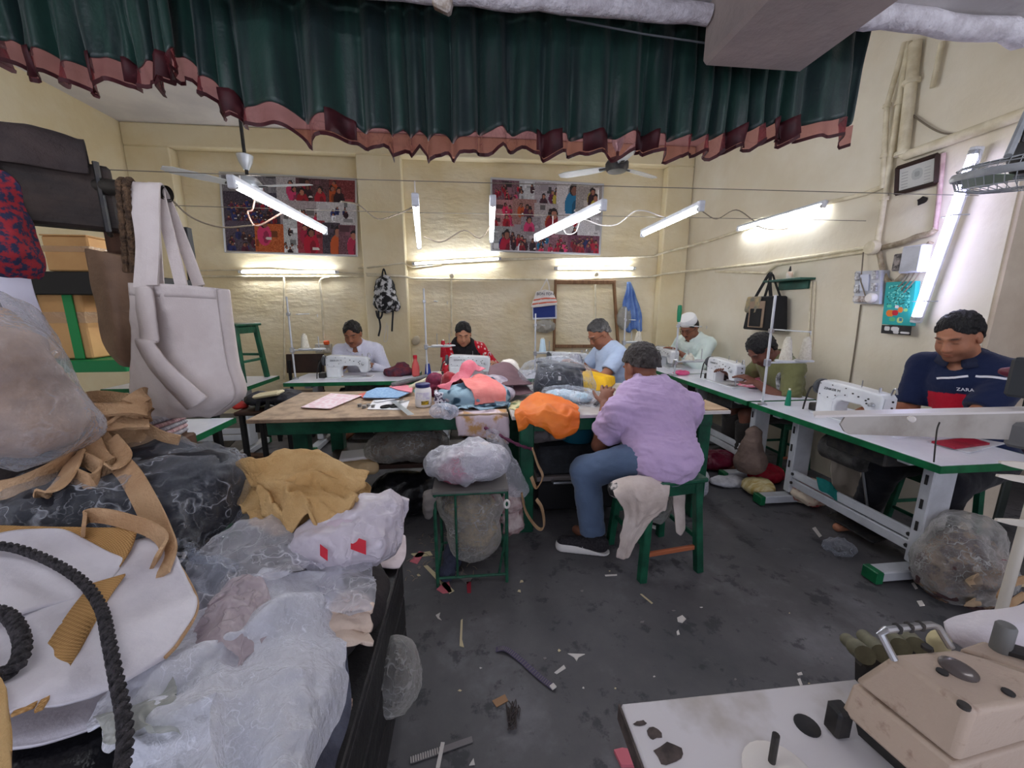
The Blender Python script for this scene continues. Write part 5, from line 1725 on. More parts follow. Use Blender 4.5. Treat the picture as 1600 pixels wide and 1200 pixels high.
for _ in range(130):
 a, b_ = rs.uniform(4, 46), rs.uniform(4, 42)
 im[ell_mask(72, 52, a, b_, 1.3, 1.1)] = (14, 92, 84) if rs.rand() < .55 else (120, 214, 200)
for (x, y, rx, ry, c) in [(13, 52, 8, 6, (220, 120, 40)), (22, 51, 6, 5, (196, 30, 50)), (31, 46, 5, 5, (224, 120, 50)), (24, 41, 4, 3, (220, 210, 214)), (40, 46, 4, 2.5, (150, 200, 120)), (18, 62, 6, 4, (90, 180, 120)), (32, 63, 6, 5, (190, 206, 130)), (33, 62, 3, 3, (60, 120, 150)), (10, 40, 5, 3, (90, 200, 160))]:
 im[ell_mask(72, 52, x, y, rx, ry)] = c
canvas('painting', im, tl + nR * .002, ux, uy * .84, m_printc, t)
im = np.zeros((14, 48, 3)) + (38, 36, 38)
for (x, y, rx, ry) in [(9, 5, 5, 4), (22, 5, 7, 4), (24, 10, 5, 3), (38, 10, 8, 2)]:
 im[ell_mask(14, 48, x, y, rx, ry)] = (220, 218, 216)
canvas('lower_strip', im, tl + uy * .85 + nR * .002, ux * 1.04, uy * .17, m_printc, t)
# small green shelf with glue bottle and bag
a, b = px(1193, 440, x=XR - .14), px(1252, 434, x=XR - .14)
y0, y1, zs = b[1], a[1], (a[2] + b[2]) / 2
t = thing('wall_shelf', 'small dark green shelf on the right wall with bag below', 'shelf', (XR, (y0 + y1) / 2, zs))
m_sg = M('dark_green_shelf', (44, 92, 80), .5, col2=(30, 70, 60), vs=6)
MB().span((XR - .15, y0, zs - .012), (XR - .002, y1, zs + .006), bev=.003).build('board', m_sg, t)
MB().span((XR - .025, y0 + .05, zs - .085), (XR - .002, y1 - .05, zs - .012), bev=.003).build('back_rail', m_sg, t)
t = thing('glue_bottle', 'little glue bottle with dark nozzle on the green shelf', 'bottle', (XR - .08, y0 + .2, zs))
MB().lathe([(.024, 0), (.026, .01), (.026, .05), (.022, .06), (.012, .065)], (XR - .08, y0 + .2, zs + .007), 16).build('bottle_body', M('white_orange_label', (228, 220, 208), .4, col2=(220, 140, 70), vs=9), t, True)
MB().lathe([(.012, .065), (.01, .08), (.004, .11)], (XR - .08, y0 + .2, zs + .007), 12).build('nozzle', m_dark, t, True)
# black hand bag
c = px(1197, 488, x=XR - .12)
t = thing('hand_bag', 'black and tan bag hanging from the green shelf', 'bag', tuple(c - (0, 0, .17)))
b = MB()
for s, z in ((1.1, -.17), (.78, .15)):
 pass
W0, W1, T0 = .21, .16, .07
V = [(x, y, z) for z, w in ((-.17, W0), (.15, W1)) for x, y in ((-T0, -w), (T0, -w), (T0, w), (-T0, w))]
V = np.array(V) + c
m_bag = M('black_canvas', (26, 26, 28), .8, bump=.3, bs=120)
bevel(mkobj('bag_body', V, [(3, 2, 1, 0), (4, 5, 6, 7), (0, 1, 5, 4), (1, 2, 6, 5), (2, 3, 7, 6), (3, 0, 4, 7)], m_bag, t), .015, 2)
MB().box(c + (-.076, .03, -.02), (.012, .2, .25), rot('X', 0), .004).build('tan_panel', M('tan_canvas', (150, 128, 108), .8, bump=.3, bs=120), t)
MB().box(c + (-.083, .03, -.05), (.012, .15, .17), None, .004).build('front_pocket', m_bag, t)
A = np.array([[c + np.array([-.08 - .012 * math.sin(j * 1.4), -.02 + .03 * j + .006 * i, .15 - .035 * i - (.01 * ((j * 7) % 3) if i == 4 else 0)]) for j in range(7)] for i in range(5)])
sheet('flap_cloth', A, M('speckled_cloth', (120, 116, 104), .8, col2=(170, 150, 110), vs=20), t, .004)
for s in (-1, 1):
 P = smoothpath([c + (s * .05, -.1, .13), c + (s * .03, -.04, .26), c + (s * .01, .0, .36), c + (s * .03, .05, .26), c + (s * .05, .11, .13)], 6)
 MB().ribbon(P, .03, .003, (0, .5, .5)).build('handle', m_bag, t, True)
b = MB()
for k in range(10):
 pass
hole = px(1441, 314, x=XR - .004)
rs = np.random.RandomState(2)
P = [(math.cos(a) * .035 * rs.uniform(.6, 1.2), math.sin(a) * .03 * rs.uniform(.6, 1.2)) for a in np.linspace(0, 2 * math.pi, 13)[:-1]]
o = MB().prism(P, .003, fr((0, 0, 0), nR), hole).build('hole_edge', M('dark_hole', (36, 30, 28), .9))
o.parent = bpy.data.objects['wall_right']
for k in range(2):
 a, b = onr(1268 + 6 * k, 440, .012), onr(1262 + 6 * k, 545, .012)
 tag(MB().cyl(a, b, .006, n=6).build('thin_conduit', m_pvc), 'thin conduit below the green shelf, %s of two' % ('left' if k == 0 else 'right'), 'pipe')
tag(MB().tube([onr(1349, 394, .04), onr(1345, 440, .085), onr(1352, 462, .09)], .004, 6).build('pull_string', m_cable), 'string hanging in front of the fuse board', 'cord')
tag(MB().tube([onr(1345, 476, .01), onr(1338, 530, .01), onr(1325, 615, .01)], .005, 6).build('earth_wire', m_cable), 'dark wire running down the wall below the fuse board', 'cable')
# ================================================================ things on the back wall
c = px(602, 460, y=YB - .1)
t = thing('backpack', 'black and white patterned backpack hanging on the pilaster', 'backpack', tuple(c - (0, 0, .3)))
m_pack = M('camouflage_cloth', (196, 196, 198), .8, col2=(26, 26, 28), vs=16, lo=.44, hi=.52, bump=.5, bs=30, detail=3)
def blob(name, mat, t, prims, h=.01, wr=.0, fq=14, cuts=(), seed=0, smooth=1, mode=ridge):
 """soft solid from ellipsoids and rounded cones, creased"""
 P = []
 for p in prims:
  P += [np.asarray(p[1]) - np.max(p[2]) - .05, np.asarray(p[1]) + np.max(p[2]) + .05] if p[0] == 'e' else [np.minimum(p[1], p[2]) - max(p[3], p[4]) - .05, np.maximum(p[1], p[2]) + max(p[3], p[4]) + .05]
 F_ = Field(np.min(P, 0), np.max(P, 0), h)
 for p in prims:
  if p[0] == 'e':
   F_.ell(p[1], p[2], p[3] if len(p) > 3 and p[3] is not None else None, p[4] if len(p) > 4 else .04)
  else:
   F_.cone(p[1], p[2], p[3], p[4], p[5] if len(p) > 5 else .04)
 for q, n in cuts:
  F_.cut(q, n)
 V, Fc = F_.mesh()
 V = relax(V, Fc, smooth, .5)
 if wr:
  V = V + vnormals(V, Fc) * (wr * mode(V * fq, seed))[:, None]
 return mkobj(name, V, Fc, mat, t, True)
blob('pack_body', m_pack, t, [('e', c + (0, 0, .0), (.13, .1, .2)), ('e', c + (0, 0, -.1), (.15, .1, .13)), ('e', c + (0, 0, .13), (.1, .07, .1))], .012, .012, 16)
blob('front_pocket', m_pack, t, [('e', c + (.0, -.08, -.08), (.11, .06, .12))], .01, .01, 18, seed=4)
blob('side_pocket', m_pack, t, [('e', c + (.13, -.03, -.14), (.05, .06, .07))], .01, .008, 18, seed=5)
MB().tube(smoothpath([c + (-.03, 0, .2), c + (0, 0, .31), c + (.03, 0, .2)], 5), .01, 6).build('hanging_loop', m_blk, t, True)
for s, l in ((-1, .3), (1, .24)):
 P = smoothpath([c + (s * .09, -.03, -.2), c + (s * .085, -.05, -.28), c + (s * .075, -.05, -.22 - l * .6), c + (s * .085 - .02, -.05, -.22 - l)], 5)
 MB().ribbon(P, .022, .002, (1, 0, 0)).build('strap', m_blk, t, True)
MB().ribbon(smoothpath([c + (-.115, -.04, -.2), c + (-.1, -.06, -.27), c + (-.075, -.06, -.3), c + (-.045, -.06, -.26), c + (-.04, -.04, -.2)], 5), .022, .002, (1, 0, 0)).build('strap_loop', m_blk, t, True)
q = px(603, 520, y=YB - .02)
tag(MB().tube(smoothpath([q + (.02, 0, .13), q + (.0, 0, .05), q + (-.03, 0, -.09), q + (-.02, 0, -.12), q + (.01, 0, -.09), q + (.025, 0, .04), q + (.03, 0, .1)], 5), .004, 6).build('wire_hook', m_wcable, None, True), 'bent white wire loop pinned below the backpack', 'hook')
# switch box with orange plug
c = onb(506, 544, .04)
t = thing('switch_box', 'white wall switch box with orange plug', 'switch box', tuple(c))
MB().box(c, (.2, .07, .12), None, .008).build('box', M('dirty_white', (214, 208, 196), .5, col2=(180, 170, 150), vs=12), t)
MB().box(c + (.055, -.04, .075), (.07, .05, .06), None, .015).build('orange_plug', M('orange_plug', (232, 96, 40), .4), t)
MB().prism([(-.035, -.03), (.03, -.03), (0, .035)], .01, np.array([[1., 0, 0], [0, 0, -1], [0, 1, 0]]), c + (-.045, -.035, 0)).build('socket_plate', M('green_black', (40, 60, 50), .5), t)
for k in range(2):
 MB().box(c + (.03 + .04 * k, -.037, -.015), (.022, .01, .035), None, .002).build('switch', m_wcable, t)
# wooden frame leaning on the back wall
m_fw = M('raw_brown_wood', (150, 112, 80), .7, col2=(120, 86, 58), vs=6, stretch=(8, 8, 1), bump=.2, bs=30)
t = thing('canvas_stretcher', 'brown wooden frame leaning against the back wall', 'frame', (1.2, YN - .08, .5))
for nm, (u0, v0), (u1, v1), w in [('top_rail', (866, 441), (962, 441), .05), ('side_post', (868, 437), (865, 560), .05), ('side_post', (959, 440), (967, 560), .06), ('bottom_rail', (868, 541), (966, 541), .045)]:
 a, b = onb(u0, v0, .07), onb(u1, v1, .07)
 MB().box((a + b) / 2, (.03, w, np.linalg.norm(b - a)), fr(a, b, (0, 1, 0)) @ rot('Z', 90) if nm.endswith('rail') else fr(a, b, (0, 1, 0)), .004).build(nm, m_fw, t)
# striped tote with blue board
c = onb(851, 468, .14)
t = thing('striped_tote', 'small white tote with orange stripes and dark lettering hanging on the frame', 'bag', tuple(c))
def tote_front(n=13, m=9):
 A = np.zeros((m, n, 3))
 for i in range(m):
  for j in range(n):
   w = i / (m - 1)
   x = (j / (n - 1) - .5) * (.22 + .14 * w) - .0
   A[i, j] = c + (x, -.03 * math.cos((j / (n - 1) - .5) * 3) - .01 * math.sin(j * 1.3 + i), .13 - .22 * w - .0 - .05 * (1 - w) * abs(j / (n - 1) - .5) + .04 * (j / (n - 1) - .5) * w)
 return A
A = tote_front()
sheet('front_panel', A, M('white_cotton', (234, 228, 222), .8, bump=.2, bs=100), t, .004)
Bk = A.copy()
Bk[..., 1] += .06
sheet('back_panel', Bk, MATS['white_cotton'], t, .004)
for i0 in (4, 6):
 sheet('stripe', np.stack([A[i0] + (0, -.004, .004), A[i0 + 1] + (0, -.004, .012)]), M('orange_stripe', (226, 112, 82), .8), t, .002, 0)
text('lettering', 'BON TON', c + (-.0, -.042, .07), .05, np.array([[1., 0, 0], [0, 0, -1], [0, 1, 0]]), M('navy_print', (36, 40, 66), .7), t)
for s in (-1, 1):
 MB().ribbon(smoothpath([c + (s * .06, -.02, .12), c + (s * .03 + .02, .0, .2), c + (.03, .03, .27)], 4), .014, .002, (1, 0, 0)).build('handle', MATS['white_cotton'], t, True)
c2 = onb(851, 487, .09)
t = thing('blue_board', 'dark blue board with white edge behind the striped tote', 'board', tuple(c2))
MB().box(c2, (.33, .03, .2), rot('Y', -2), .004).build('edge', M('white_edge', (214, 216, 226), .5), t)
MB().box(c2 + (-.008, -.016, .008), (.3, .006, .17), rot('Y', -2), .001).build('face', M('royal_blue_cloth', (38, 58, 132), .7, bump=.2, bs=100), t)
o = blob('grey_pouch', plastic('milky_grey_film', (200, 198, 190), .55, .3, 10, .3, .3, .5, (200, 196, 184)), None, [('e', onb(851, 510, .1), (.15, .05, .09))], .012, .012, 14)
tag(o, 'crumpled grey plastic pouch hanging under the blue board', 'bag')
# blue jacket and grey bag right of the frame
base = onb(980, 441, .05)
rows, n = 14, 16
A = np.zeros((rows, n, 3))
for i in range(rows):
 w = i / (rows - 1)
 for j in range(n):
  k = j / (n - 1) - .5
  wd = .05 + .24 * min(w * 2.2, 1) - .06 * w
  A[i, j] = base + (k * wd + .13 * w + .01 * math.sin(i * .9), -.05 - .03 * math.sin(k * 22 + w * 2) * min(1, w * 3) - .02 * (1 - abs(k) * 2), -.66 * w + .03 * math.cos(k * 9) * (i > 0))
tag(sheet('hanging_jacket', A, M('sky_blue_cotton', (130, 162, 218), .8, col2=(96, 130, 196), vs=8, bump=.2, bs=60), None, .006), 'sky blue jacket hanging limp right of the wooden frame', 'jacket')
o = blob('grey_bag', MATS['milky_grey_film'], None, [('e', onb(975, 497, .1), (.1, .05, .16))], .012, .012, 14, seed=3)
tag(o, 'grey plastic bag hanging beside the blue jacket', 'bag')
o = blob('cloth_pouch', M('dull_cream_cloth', (196, 184, 160), .8, bump=.3), None, [('e', onb(650, 532, .06), (.05, .03, .07), rot('Y', 35))], .01, .006, 14, seed=3)
tag(o, 'cream folded cloth pinned to the wall above the red bottle', 'cloth')
# ================================================================ cloth helpers
def drop(cx, cy, z, w, l, deg, seed, collide, n=26, comp=.8, steps=110, jitter=.006, mound=.06, pin=None):
 """a cloth of w x l dropped, half crumpled, at (cx, cy)"""
 m = max(8, int(n * l / w))
 a, b = np.meshgrid(np.linspace(-l / 2, l / 2, m), np.linspace(-w / 2, w / 2, n), indexing='ij')
 R = rot('Z', deg)
 A = np.stack([b, a, np.zeros_like(a)], -1) @ R.T
 S_ = A * comp
 S_[..., 2] += mound * fbm(np.c_[A[..., 0].ravel() * 7, A[..., 1].ravel() * 7, A[..., 0].ravel() * 0], seed).reshape(a.shape) + .02
 return cloth(A + (cx, cy, z), None if pin is None else pin(S_ + (cx, cy, z)), collide, steps, jitter=jitter, seed=seed, start=S_ + (cx, cy, z), iters=5)
def slab(name, label, cat, pix, z, th, mat, parent=None, group=None):
 """thin flat piece lying on a level surface, outline from photo pixels"""
 P = [px(u, v, z=z) for u, v in pix]
 c = np.mean(P, 0)
 b = MB(o=(c[0], c[1], z)).prism([(p[0] - c[0], p[1] - c[1]) for p in P][::1], th)
 o = b.build(name, mat, parent)
 if label:
  tag(o, label, cat, group)
 return o
def catmull(G, mu, mv):
 G = np.asarray(G, float)
 A = np.stack([smoothpath(G[:, j], mu) for j in range(G.shape[1])], 1)
 return np.stack([smoothpath(A[i], mv) for i in range(A.shape[0])], 0)
def wrinkle(A, amp, fq=9, seed=0, mode=ridge, aniso=None):
 A = np.asarray(A, float)
 du, dv = np.gradient(A, axis=0), np.gradient(A, axis=1)
 N = np.cross(du, dv)
 N /= np.linalg.norm(N, axis=2, keepdims=True) + 1e-12
 Q = A.reshape(-1, 3) * (aniso if aniso is not None else 1) * fq
 return A + N * (amp * mode(Q, seed)).reshape(A.shape[:2] + (1,))
def crumple(A, *lv, seed=0):
 """crease a sheet in its own coordinates: lv = (amplitude, frequency per metre) pairs"""
 A = np.asarray(A, float)
 u = np.r_[0, np.cumsum(np.linalg.norm(np.diff(A, axis=0), axis=2).mean(1))]
 v = np.r_[0, np.cumsum(np.linalg.norm(np.diff(A, axis=1), axis=2).mean(0))]
 U, V_ = np.meshgrid(u, v, indexing='ij')
 Q = np.stack([U, V_, U * 0], -1).reshape(-1, 3)
 D = 0
 for k, (a, f) in enumerate(lv):
  W_ = Q + .25 / f * np.stack([vnoise(Q * f * .7, seed + 40 + k), vnoise(Q * f * .7, seed + 50 + k), Q[:, 2]], 1)
  D = D + np.stack([.6 * ridge(W_ * f, seed + k, 2), .6 * ridge(W_ * f, seed + 7 + k, 2), ridge(W_ * f, seed + 13 + k, 2)], 1) * a
 return A + D.reshape(A.shape)
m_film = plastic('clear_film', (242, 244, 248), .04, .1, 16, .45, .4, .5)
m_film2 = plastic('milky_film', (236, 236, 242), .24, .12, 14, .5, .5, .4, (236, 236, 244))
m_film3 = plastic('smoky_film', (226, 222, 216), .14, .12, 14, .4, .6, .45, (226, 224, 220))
T1 = outbox((-1.27, 2.2, .3), (.2, 2.93, BT))
T2 = outbox((.215, 2.12, .3), (1.56, 3.05, BT))
FLOOR = over(lambda x, y: np.zeros_like(x))
# ================================================================ on the left work table
m_pinkp = M('pink_tissue_pattern', (232, 196, 204), .8, col2=(240, 222, 226), vs=30, vtyp='voronoi')
for k in range(3):
 slab('paper_pattern', ['lowest pale pink paper pattern on the left work table', 'middle pale pink paper pattern on the left work table', 'topmost pale pink paper pattern on the left work table'][k], 'paper',
  [(470 + k, 637), (517 - k, 639), (562 + k * 2, 618), (517, 615 + k)], BT + .002 + .004 * k, .003, m_pinkp, group='pink paper patterns')
slab('denim_piece', 'pale blue denim cut piece with pointed end on the left work table', 'cloth', [(567, 622), (622, 622), (643, 613), (610, 606), (588, 607), (573, 613)], BT + .02, .006, M('pale_denim', (128, 164, 204), .8, col2=(160, 190, 220), vs=60, bump=.3, bs=150))
slab('felt_piece', 'pink cut piece lying over the blue denim', 'cloth', [(608, 605), (626, 598), (645, 607), (643, 614), (622, 610)], BT + .028, .006, M('pink_felt', (228, 138, 152), .85, bump=.3, bs=150))
slab('felt_scrap', 'small coral scrap left of the blue denim', 'cloth', [(560, 617), (570, 614), (578, 618), (568, 623)], BT + .006, .004, M('coral_cloth', (222, 110, 100), .85))
slab('cutting_card', 'white card under the scissors', 'card', [(574, 640), (634, 641), (640, 627), (584, 625)], BT + .002, .004, M('white_card', (232, 230, 232), .6))
# scissors
t = thing('scissors', 'pair of scissors with black handles on the white card', 'scissors', tuple(px(608, 634, z=BT + .01)))
m_bh = M('black_handle', (24, 24, 26), .4)
for k, (u, v, u2, v2) in enumerate([(603, 635, 640, 625), (616, 634, 632, 622)]):
 a, b = px(u, v, z=BT + .012), px(u2, v2, z=BT + .012)
 R = fr(a, b)
 MB().tube([a + .035 * math.cos(q) * unit(b - a) + .022 * math.sin(q) * np.cross((0, 0, 1), unit(b - a)) for q in np.linspace(0, 2 * math.pi, 15)[:-1]], .006, 6, closed=True).build('handle', m_bh, t, True)
 MB().ribbon([a + (b - a) * .2, a + (b - a) * .6, b], [.016, .014, .003], .002, np.cross((0, 0, 1), b - a)).build('blade', m_steel, t)
a, b = px(614, 626, z=BT + .014), px(642, 648, z=BT + .03)
tag(MB().box((a + b) / 2, (.035, .002, np.linalg.norm(b - a)), fr(a, b, (0, 0, 1)), 0).build('steel_ruler', M('steel_ruler', (206, 214, 222), .3, .7)), 'steel ruler poking over the front edge of left work table', 'ruler')
a, b = px(586, 628, z=BT + .012), px(622, 622, z=BT + .012)
tag(MB().box((a + b) / 2, (.04, .003, np.linalg.norm(b - a)), fr(a, b, (0, 0, 1)), 0).build('plastic_ruler', M('white_ruler', (232, 232, 236), .3)), 'white ruler lying behind the scissors', 'ruler')
for k, (u, v) in enumerate([(562, 636), (569, 638), (576, 636), (583, 638)]):
 q = px(u, v, z=BT)
 t = thing('bobbin', ['leftmost', 'second', 'third', 'rightmost'][k] + ' grey metal bobbin of the row at the front of left work table', 'bobbin', tuple(q), 'loose bobbins')
 MB().lathe([(.014, 0), (.014, .003), (.006, .004), (.006, .016), (.014, .017), (.014, .02)], q + (0, 0, .001), 14).build('spool', m_steel, t, True)
 MB().lathe([(.011, .004), (.011, .016)], q + (0, 0, .001), 12).build('winding', M('grey_thread', (130, 126, 124), .8), t, True)
# jar
q = px(662, 635, z=BT)
t = thing('jar', 'white plastic jar with dark blue lid and yellow-black label', 'jar', tuple(q))
MB().lathe([(.042, 0), (.05, .006), (.052, .03), (.052, .105), (.046, .122), (.04, .126)], q + (0, 0, .001), 28).build('jar_body', M('white_hdpe', (232, 228, 226), .4), t, True)
MB().lathe([(.043, .126), (.046, .13), (.046, .146), (.043, .148)], q + (0, 0, .001), 28).build('lid', M('navy_lid', (30, 38, 96), .4), t, True)
b = MB()
th = np.linspace(-2.4, -.6, 10)
b.grid([[q + (.0532 * math.cos(a), .0532 * math.sin(a), z) for a in th] for z in (.055, .1)])
b.build('printed_label', M('lilac_label', (206, 200, 220), .5, col2=(236, 234, 238), vs=40), t)
b = MB()
b.grid([[q + (.0536 * math.cos(a), .0536 * math.sin(a), z) for a in np.linspace(-1.7, -.8, 8)] for z in (.022, .046)])
b.build('yellow_label', M('yellow_label', (196, 160, 20), .5, col2=(60, 50, 20), vs=50), t)
# patterned box
q = px(694, 636, z=BT)
t = thing('patterned_box', 'small box covered in black and white patterned cloth beside the jar', 'box', tuple(q))
m_pat = M('black_white_print', (228, 222, 230), .8, col2=(70, 54, 80), vs=60, lo=.48, hi=.56, detail=2)
MB().box(q + (.0, .06, .045), (.13, .12, .09), rot('Z', 6), .006).build('box_body', m_pat, t)
# rolls
for k, (u0, v0, u1, v1, z0, z1, r_, mt, lab) in enumerate([
 (640, 606, 690, 583, .80, .90, .018, M('cream_roll', (206, 196, 170), .7), 'cream cardboard tube slanting up behind the jar'),
 (612, 602, 668, 588, .81, .86, .02, M('grey_roll', (104, 104, 104), .6, col2=(70, 70, 72), vs=20), 'dark grey roll of sheet behind the pink felt'),
 (648, 612, 694, 590, .80, .86, .014, M('teal_roll', (60, 182, 184), .6), 'teal paper roll behind the jar')]):
 a, b = px(u0, v0, z=z0), px(u1, v1, z=z1)
 tag(MB().tube([a, b], r_, 14).build('sheet_roll', mt, None, True, 40), lab, 'roll')
# velvet pouch and maroon cloth
c = px(703, 598, y=2.62)
tag(blob('velvet_pouch', M('red_velvet', (168, 12, 34), .7, col2=(120, 6, 24), vs=14, sheen=.6), None, [('e', c, (.055, .05, .075)), ('e', c + (0, 0, -.06), (.05, .05, .06))], .008, .012, 22), 'bright red velvet pouch standing in the heap on the table', 'pouch')
c = px(680, 594, y=2.7)
tag(blob('maroon_pouch', M('maroon_mesh', (122, 34, 66), .7, col2=(90, 20, 50), vs=30), None, [('e', c, (.06, .05, .05)), ('e', c - (0, 0, .06), (.06, .05, .06))], .008, .008, 22, seed=2), 'maroon mesh pouch behind the white jar', 'pouch')
# underlying bundle of patterned cloth
m_bund = M('floral_grey_cloth', (190, 178, 186), .85, col2=(140, 128, 140), vs=14, bump=.2, bs=60)
c = px(745, 622, y=2.5)
tag(blob('cloth_bundle', m_bund, None, [('e', (c[0], 2.5, BT + .05), (.26, .18, .06)), ('e', (c[0] + .08, 2.62, BT + .08), (.17, .13, .07))], .012, .015, 9, [((0, 0, BT + .002), (0, 0, -1))]), 'folded bundle of grey floral cloth under the printed cloths', 'cloth bundle')
# draped cloths on the heap
lump = [outball((c[0], 2.5, BT + .05), (.27, .19, .075)), outball((c[0] + .08, 2.62, BT + .08), (.18, .14, .085)), outball((c[0] - .06, 2.62, BT + .1), (.07, .07, .12))]
x0 = c[0]
sheet('printed_denim', crumple(drop(x0 - .02, 2.42, BT + .24, .5, .42, 20, 3, lump + [T1, T2], 36, .78), (.014, 9), (.006, 22)) + (0, 0, .012), M('blue_lettered_cloth', (150, 176, 190), .85, col2=(52, 78, 96), vs=11, lo=.52, hi=.58, detail=1, bump=.2, bs=120), None, .004)
tag(bpy.data.objects['printed_denim'], 'grey-blue printed cloth with dark block lettering draped on the heap', 'cloth')
tag(sheet('pink_cloth', crumple(drop(x0 - .07, 2.6, BT + .34, .4, .36, -30, 5, lump + [T1, T2], 34, .7), (.022, 9), (.008, 22), seed=3) + (0, 0, .03), M('rose_cloth', (214, 106, 122), .8, col2=(226, 140, 150), vs=6, bump=.2, bs=120), None, .004), 'rose pink cloth crumpled on top of the heap', 'cloth')
tag(sheet('salmon_cloth', crumple(drop(x0 + .02, 2.5, BT + .36, .2, .34, 14, 6, lump + [T1, T2], 22, .86), (.012, 10), (.005, 24), seed=5) + (0, 0, .028), M('salmon_cloth', (232, 126, 122), .8, col2=(240, 150, 140), vs=5, bump=.2, bs=120), None, .004), 'salmon strip of cloth falling down the front of the heap', 'cloth')
G = [[px(765, 573, y=2.75), px(790, 566, y=2.8), px(812, 580, y=2.8)], [px(762, 590, y=2.62), px(795, 590, y=2.66), px(822, 592, y=2.7)], [px(760, 604, y=2.5), px(800, 603, y=2.52), px(832, 600, y=2.6)]]
tag(sheet('brown_sheet', wrinkle(catmull(G, 6, 6), .008, 12, 3), M('dull_brown_taffeta', (108, 78, 84), .55, col2=(88, 62, 68), vs=5), None, .004), 'stiff mauve-brown sheet propped on the heap', 'cloth')
tag(sheet('brown_sheet', wrinkle(catmull([[p + (.01, -.06, -.055) for p in r_] for r_ in G], 6, 6), .012, 12, 8), MATS['dull_brown_taffeta'], None, .004), 'second mauve-brown sheet folded below the first', 'cloth')
tag(sheet('yellow_print_cloth', drop(x0 + .28, 2.36, BT + .2, .22, .3, 30, 9, lump + [T1, T2], 18, .85), M('yellow_floral', (218, 206, 160), .85, col2=(120, 136, 90), vs=18, lo=.5, hi=.6), None, .004), 'pale yellow floral cloth at the right foot of the heap', 'cloth')
tag(sheet('hanging_print', drop(x0 + .05, 2.27, BT + .12, .4, .26, -6, 12, lump + [T1, T2], 24, .9), M('faded_floral', (214, 196, 202), .85, col2=(196, 150, 96), vs=9, lo=.52, hi=.62), None, .004), 'faded floral cloth hanging over the table edge in a point', 'cloth')
o = blob('clear_wad', m_film2, None, [('e', px(688, 642, y=2.17), (.06, .035, .04)), ('e', px(705, 644, y=2.17), (.04, .03, .035))], .006, .01, 26)
tag(o, 'small wad of clear film on the table front edge below the jar', 'plastic')
# ================================================================ on the right work table
# black goods in a clear bag
c = px(868, 600, y=2.78)
c[2] = BT + .13
t = thing('wrapped_black_bag', 'boxy black bag wrapped in clear film on the work table', 'bag', (c[0], c[1], BT))
m_blkcl = M('black_nylon', (34, 34, 40), .5, col2=(50, 50, 58), vs=8, bump=.3, bs=60)
b = MB(rot('Z', -8), (c[0], c[1], 0))
V = [(-.17, -.12, BT + .004), (.2, -.12, BT + .004), (.2, .12, BT + .004), (-.17, .12, BT + .004), (-.13, -.09, BT + .2), (.19, -.09, BT + .15), (.19, .1, BT + .16), (-.13, .1, BT + .21)]
b.add(V, [(3, 2, 1, 0), (4, 5, 6, 7), (0, 1, 5, 4), (1, 2, 6, 5), (2, 3, 7, 6), (3, 0, 4, 7)])
bevel(b.build('black_goods', m_blkcl, t), .02, 3)
MB(rot('Z', -8), (c[0], c[1], 0)).box((.03, -.0, BT + .205), (.36, .22, .022), rot('Y', 8), .008).build('top_flap', m_blkcl, t)
MB(rot('Z', -8), (c[0], c[1], 0)).box((.02, -.116, BT + .12), (.02, .004, .03)).build('size_tag', m_wcable, t)
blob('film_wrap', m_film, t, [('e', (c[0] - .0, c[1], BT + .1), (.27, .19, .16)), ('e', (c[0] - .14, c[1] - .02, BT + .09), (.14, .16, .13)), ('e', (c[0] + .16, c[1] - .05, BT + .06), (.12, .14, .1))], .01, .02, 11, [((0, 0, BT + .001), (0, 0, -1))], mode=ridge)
c = px(795, 578, y=2.85)
tag(blob('white_goods', M('ivory_cloth', (222, 214, 204), .8, col2=(200, 190, 178), vs=8, bump=.3), None, [('e', (c[0], 2.88, BT + .1), (.1, .1, .13)), ('e', (c[0] - .06, 2.85, BT + .06), (.1, .1, .09))], .01, .014, 16, [((0, 0, BT + .001), (0, 0, -1))]), 'ivory cloth bundle left of the black wrapped bag', 'cloth bundle')
# yellow bag
P = [px(908, 588, z=BT + .12), px(960, 594, z=BT + .12)]
b = MB()
lo = [px(908, 611, z=BT), px(950, 611, z=BT), px(962, 600, z=BT), px(915, 600, z=BT)]
hi = [px(908, 584, z=BT + .1), px(944, 588, z=BT + .09), px(962, 588, z=BT + .07), px(912, 576, z=BT + .12)]
b.add(lo + hi, [(3, 2, 1, 0), (4, 5, 6, 7), (0, 1, 5, 4), (1, 2, 6, 5), (2, 3, 7, 6), (3, 0, 4, 7)])
o = bevel(b.build('yellow_bag', M('bright_yellow_cloth', (238, 190, 0), .6, col2=(226, 170, 0), vs=6, bump=.3, bs=30)), .012, 3)
md = o.modifiers.new('s', 'SUBSURF')
md.levels = md.render_levels = 2
md.subdivision_type = 'SIMPLE'
tag(o, 'bright yellow cloth bag being worked on by the man in pale blue', 'bag')
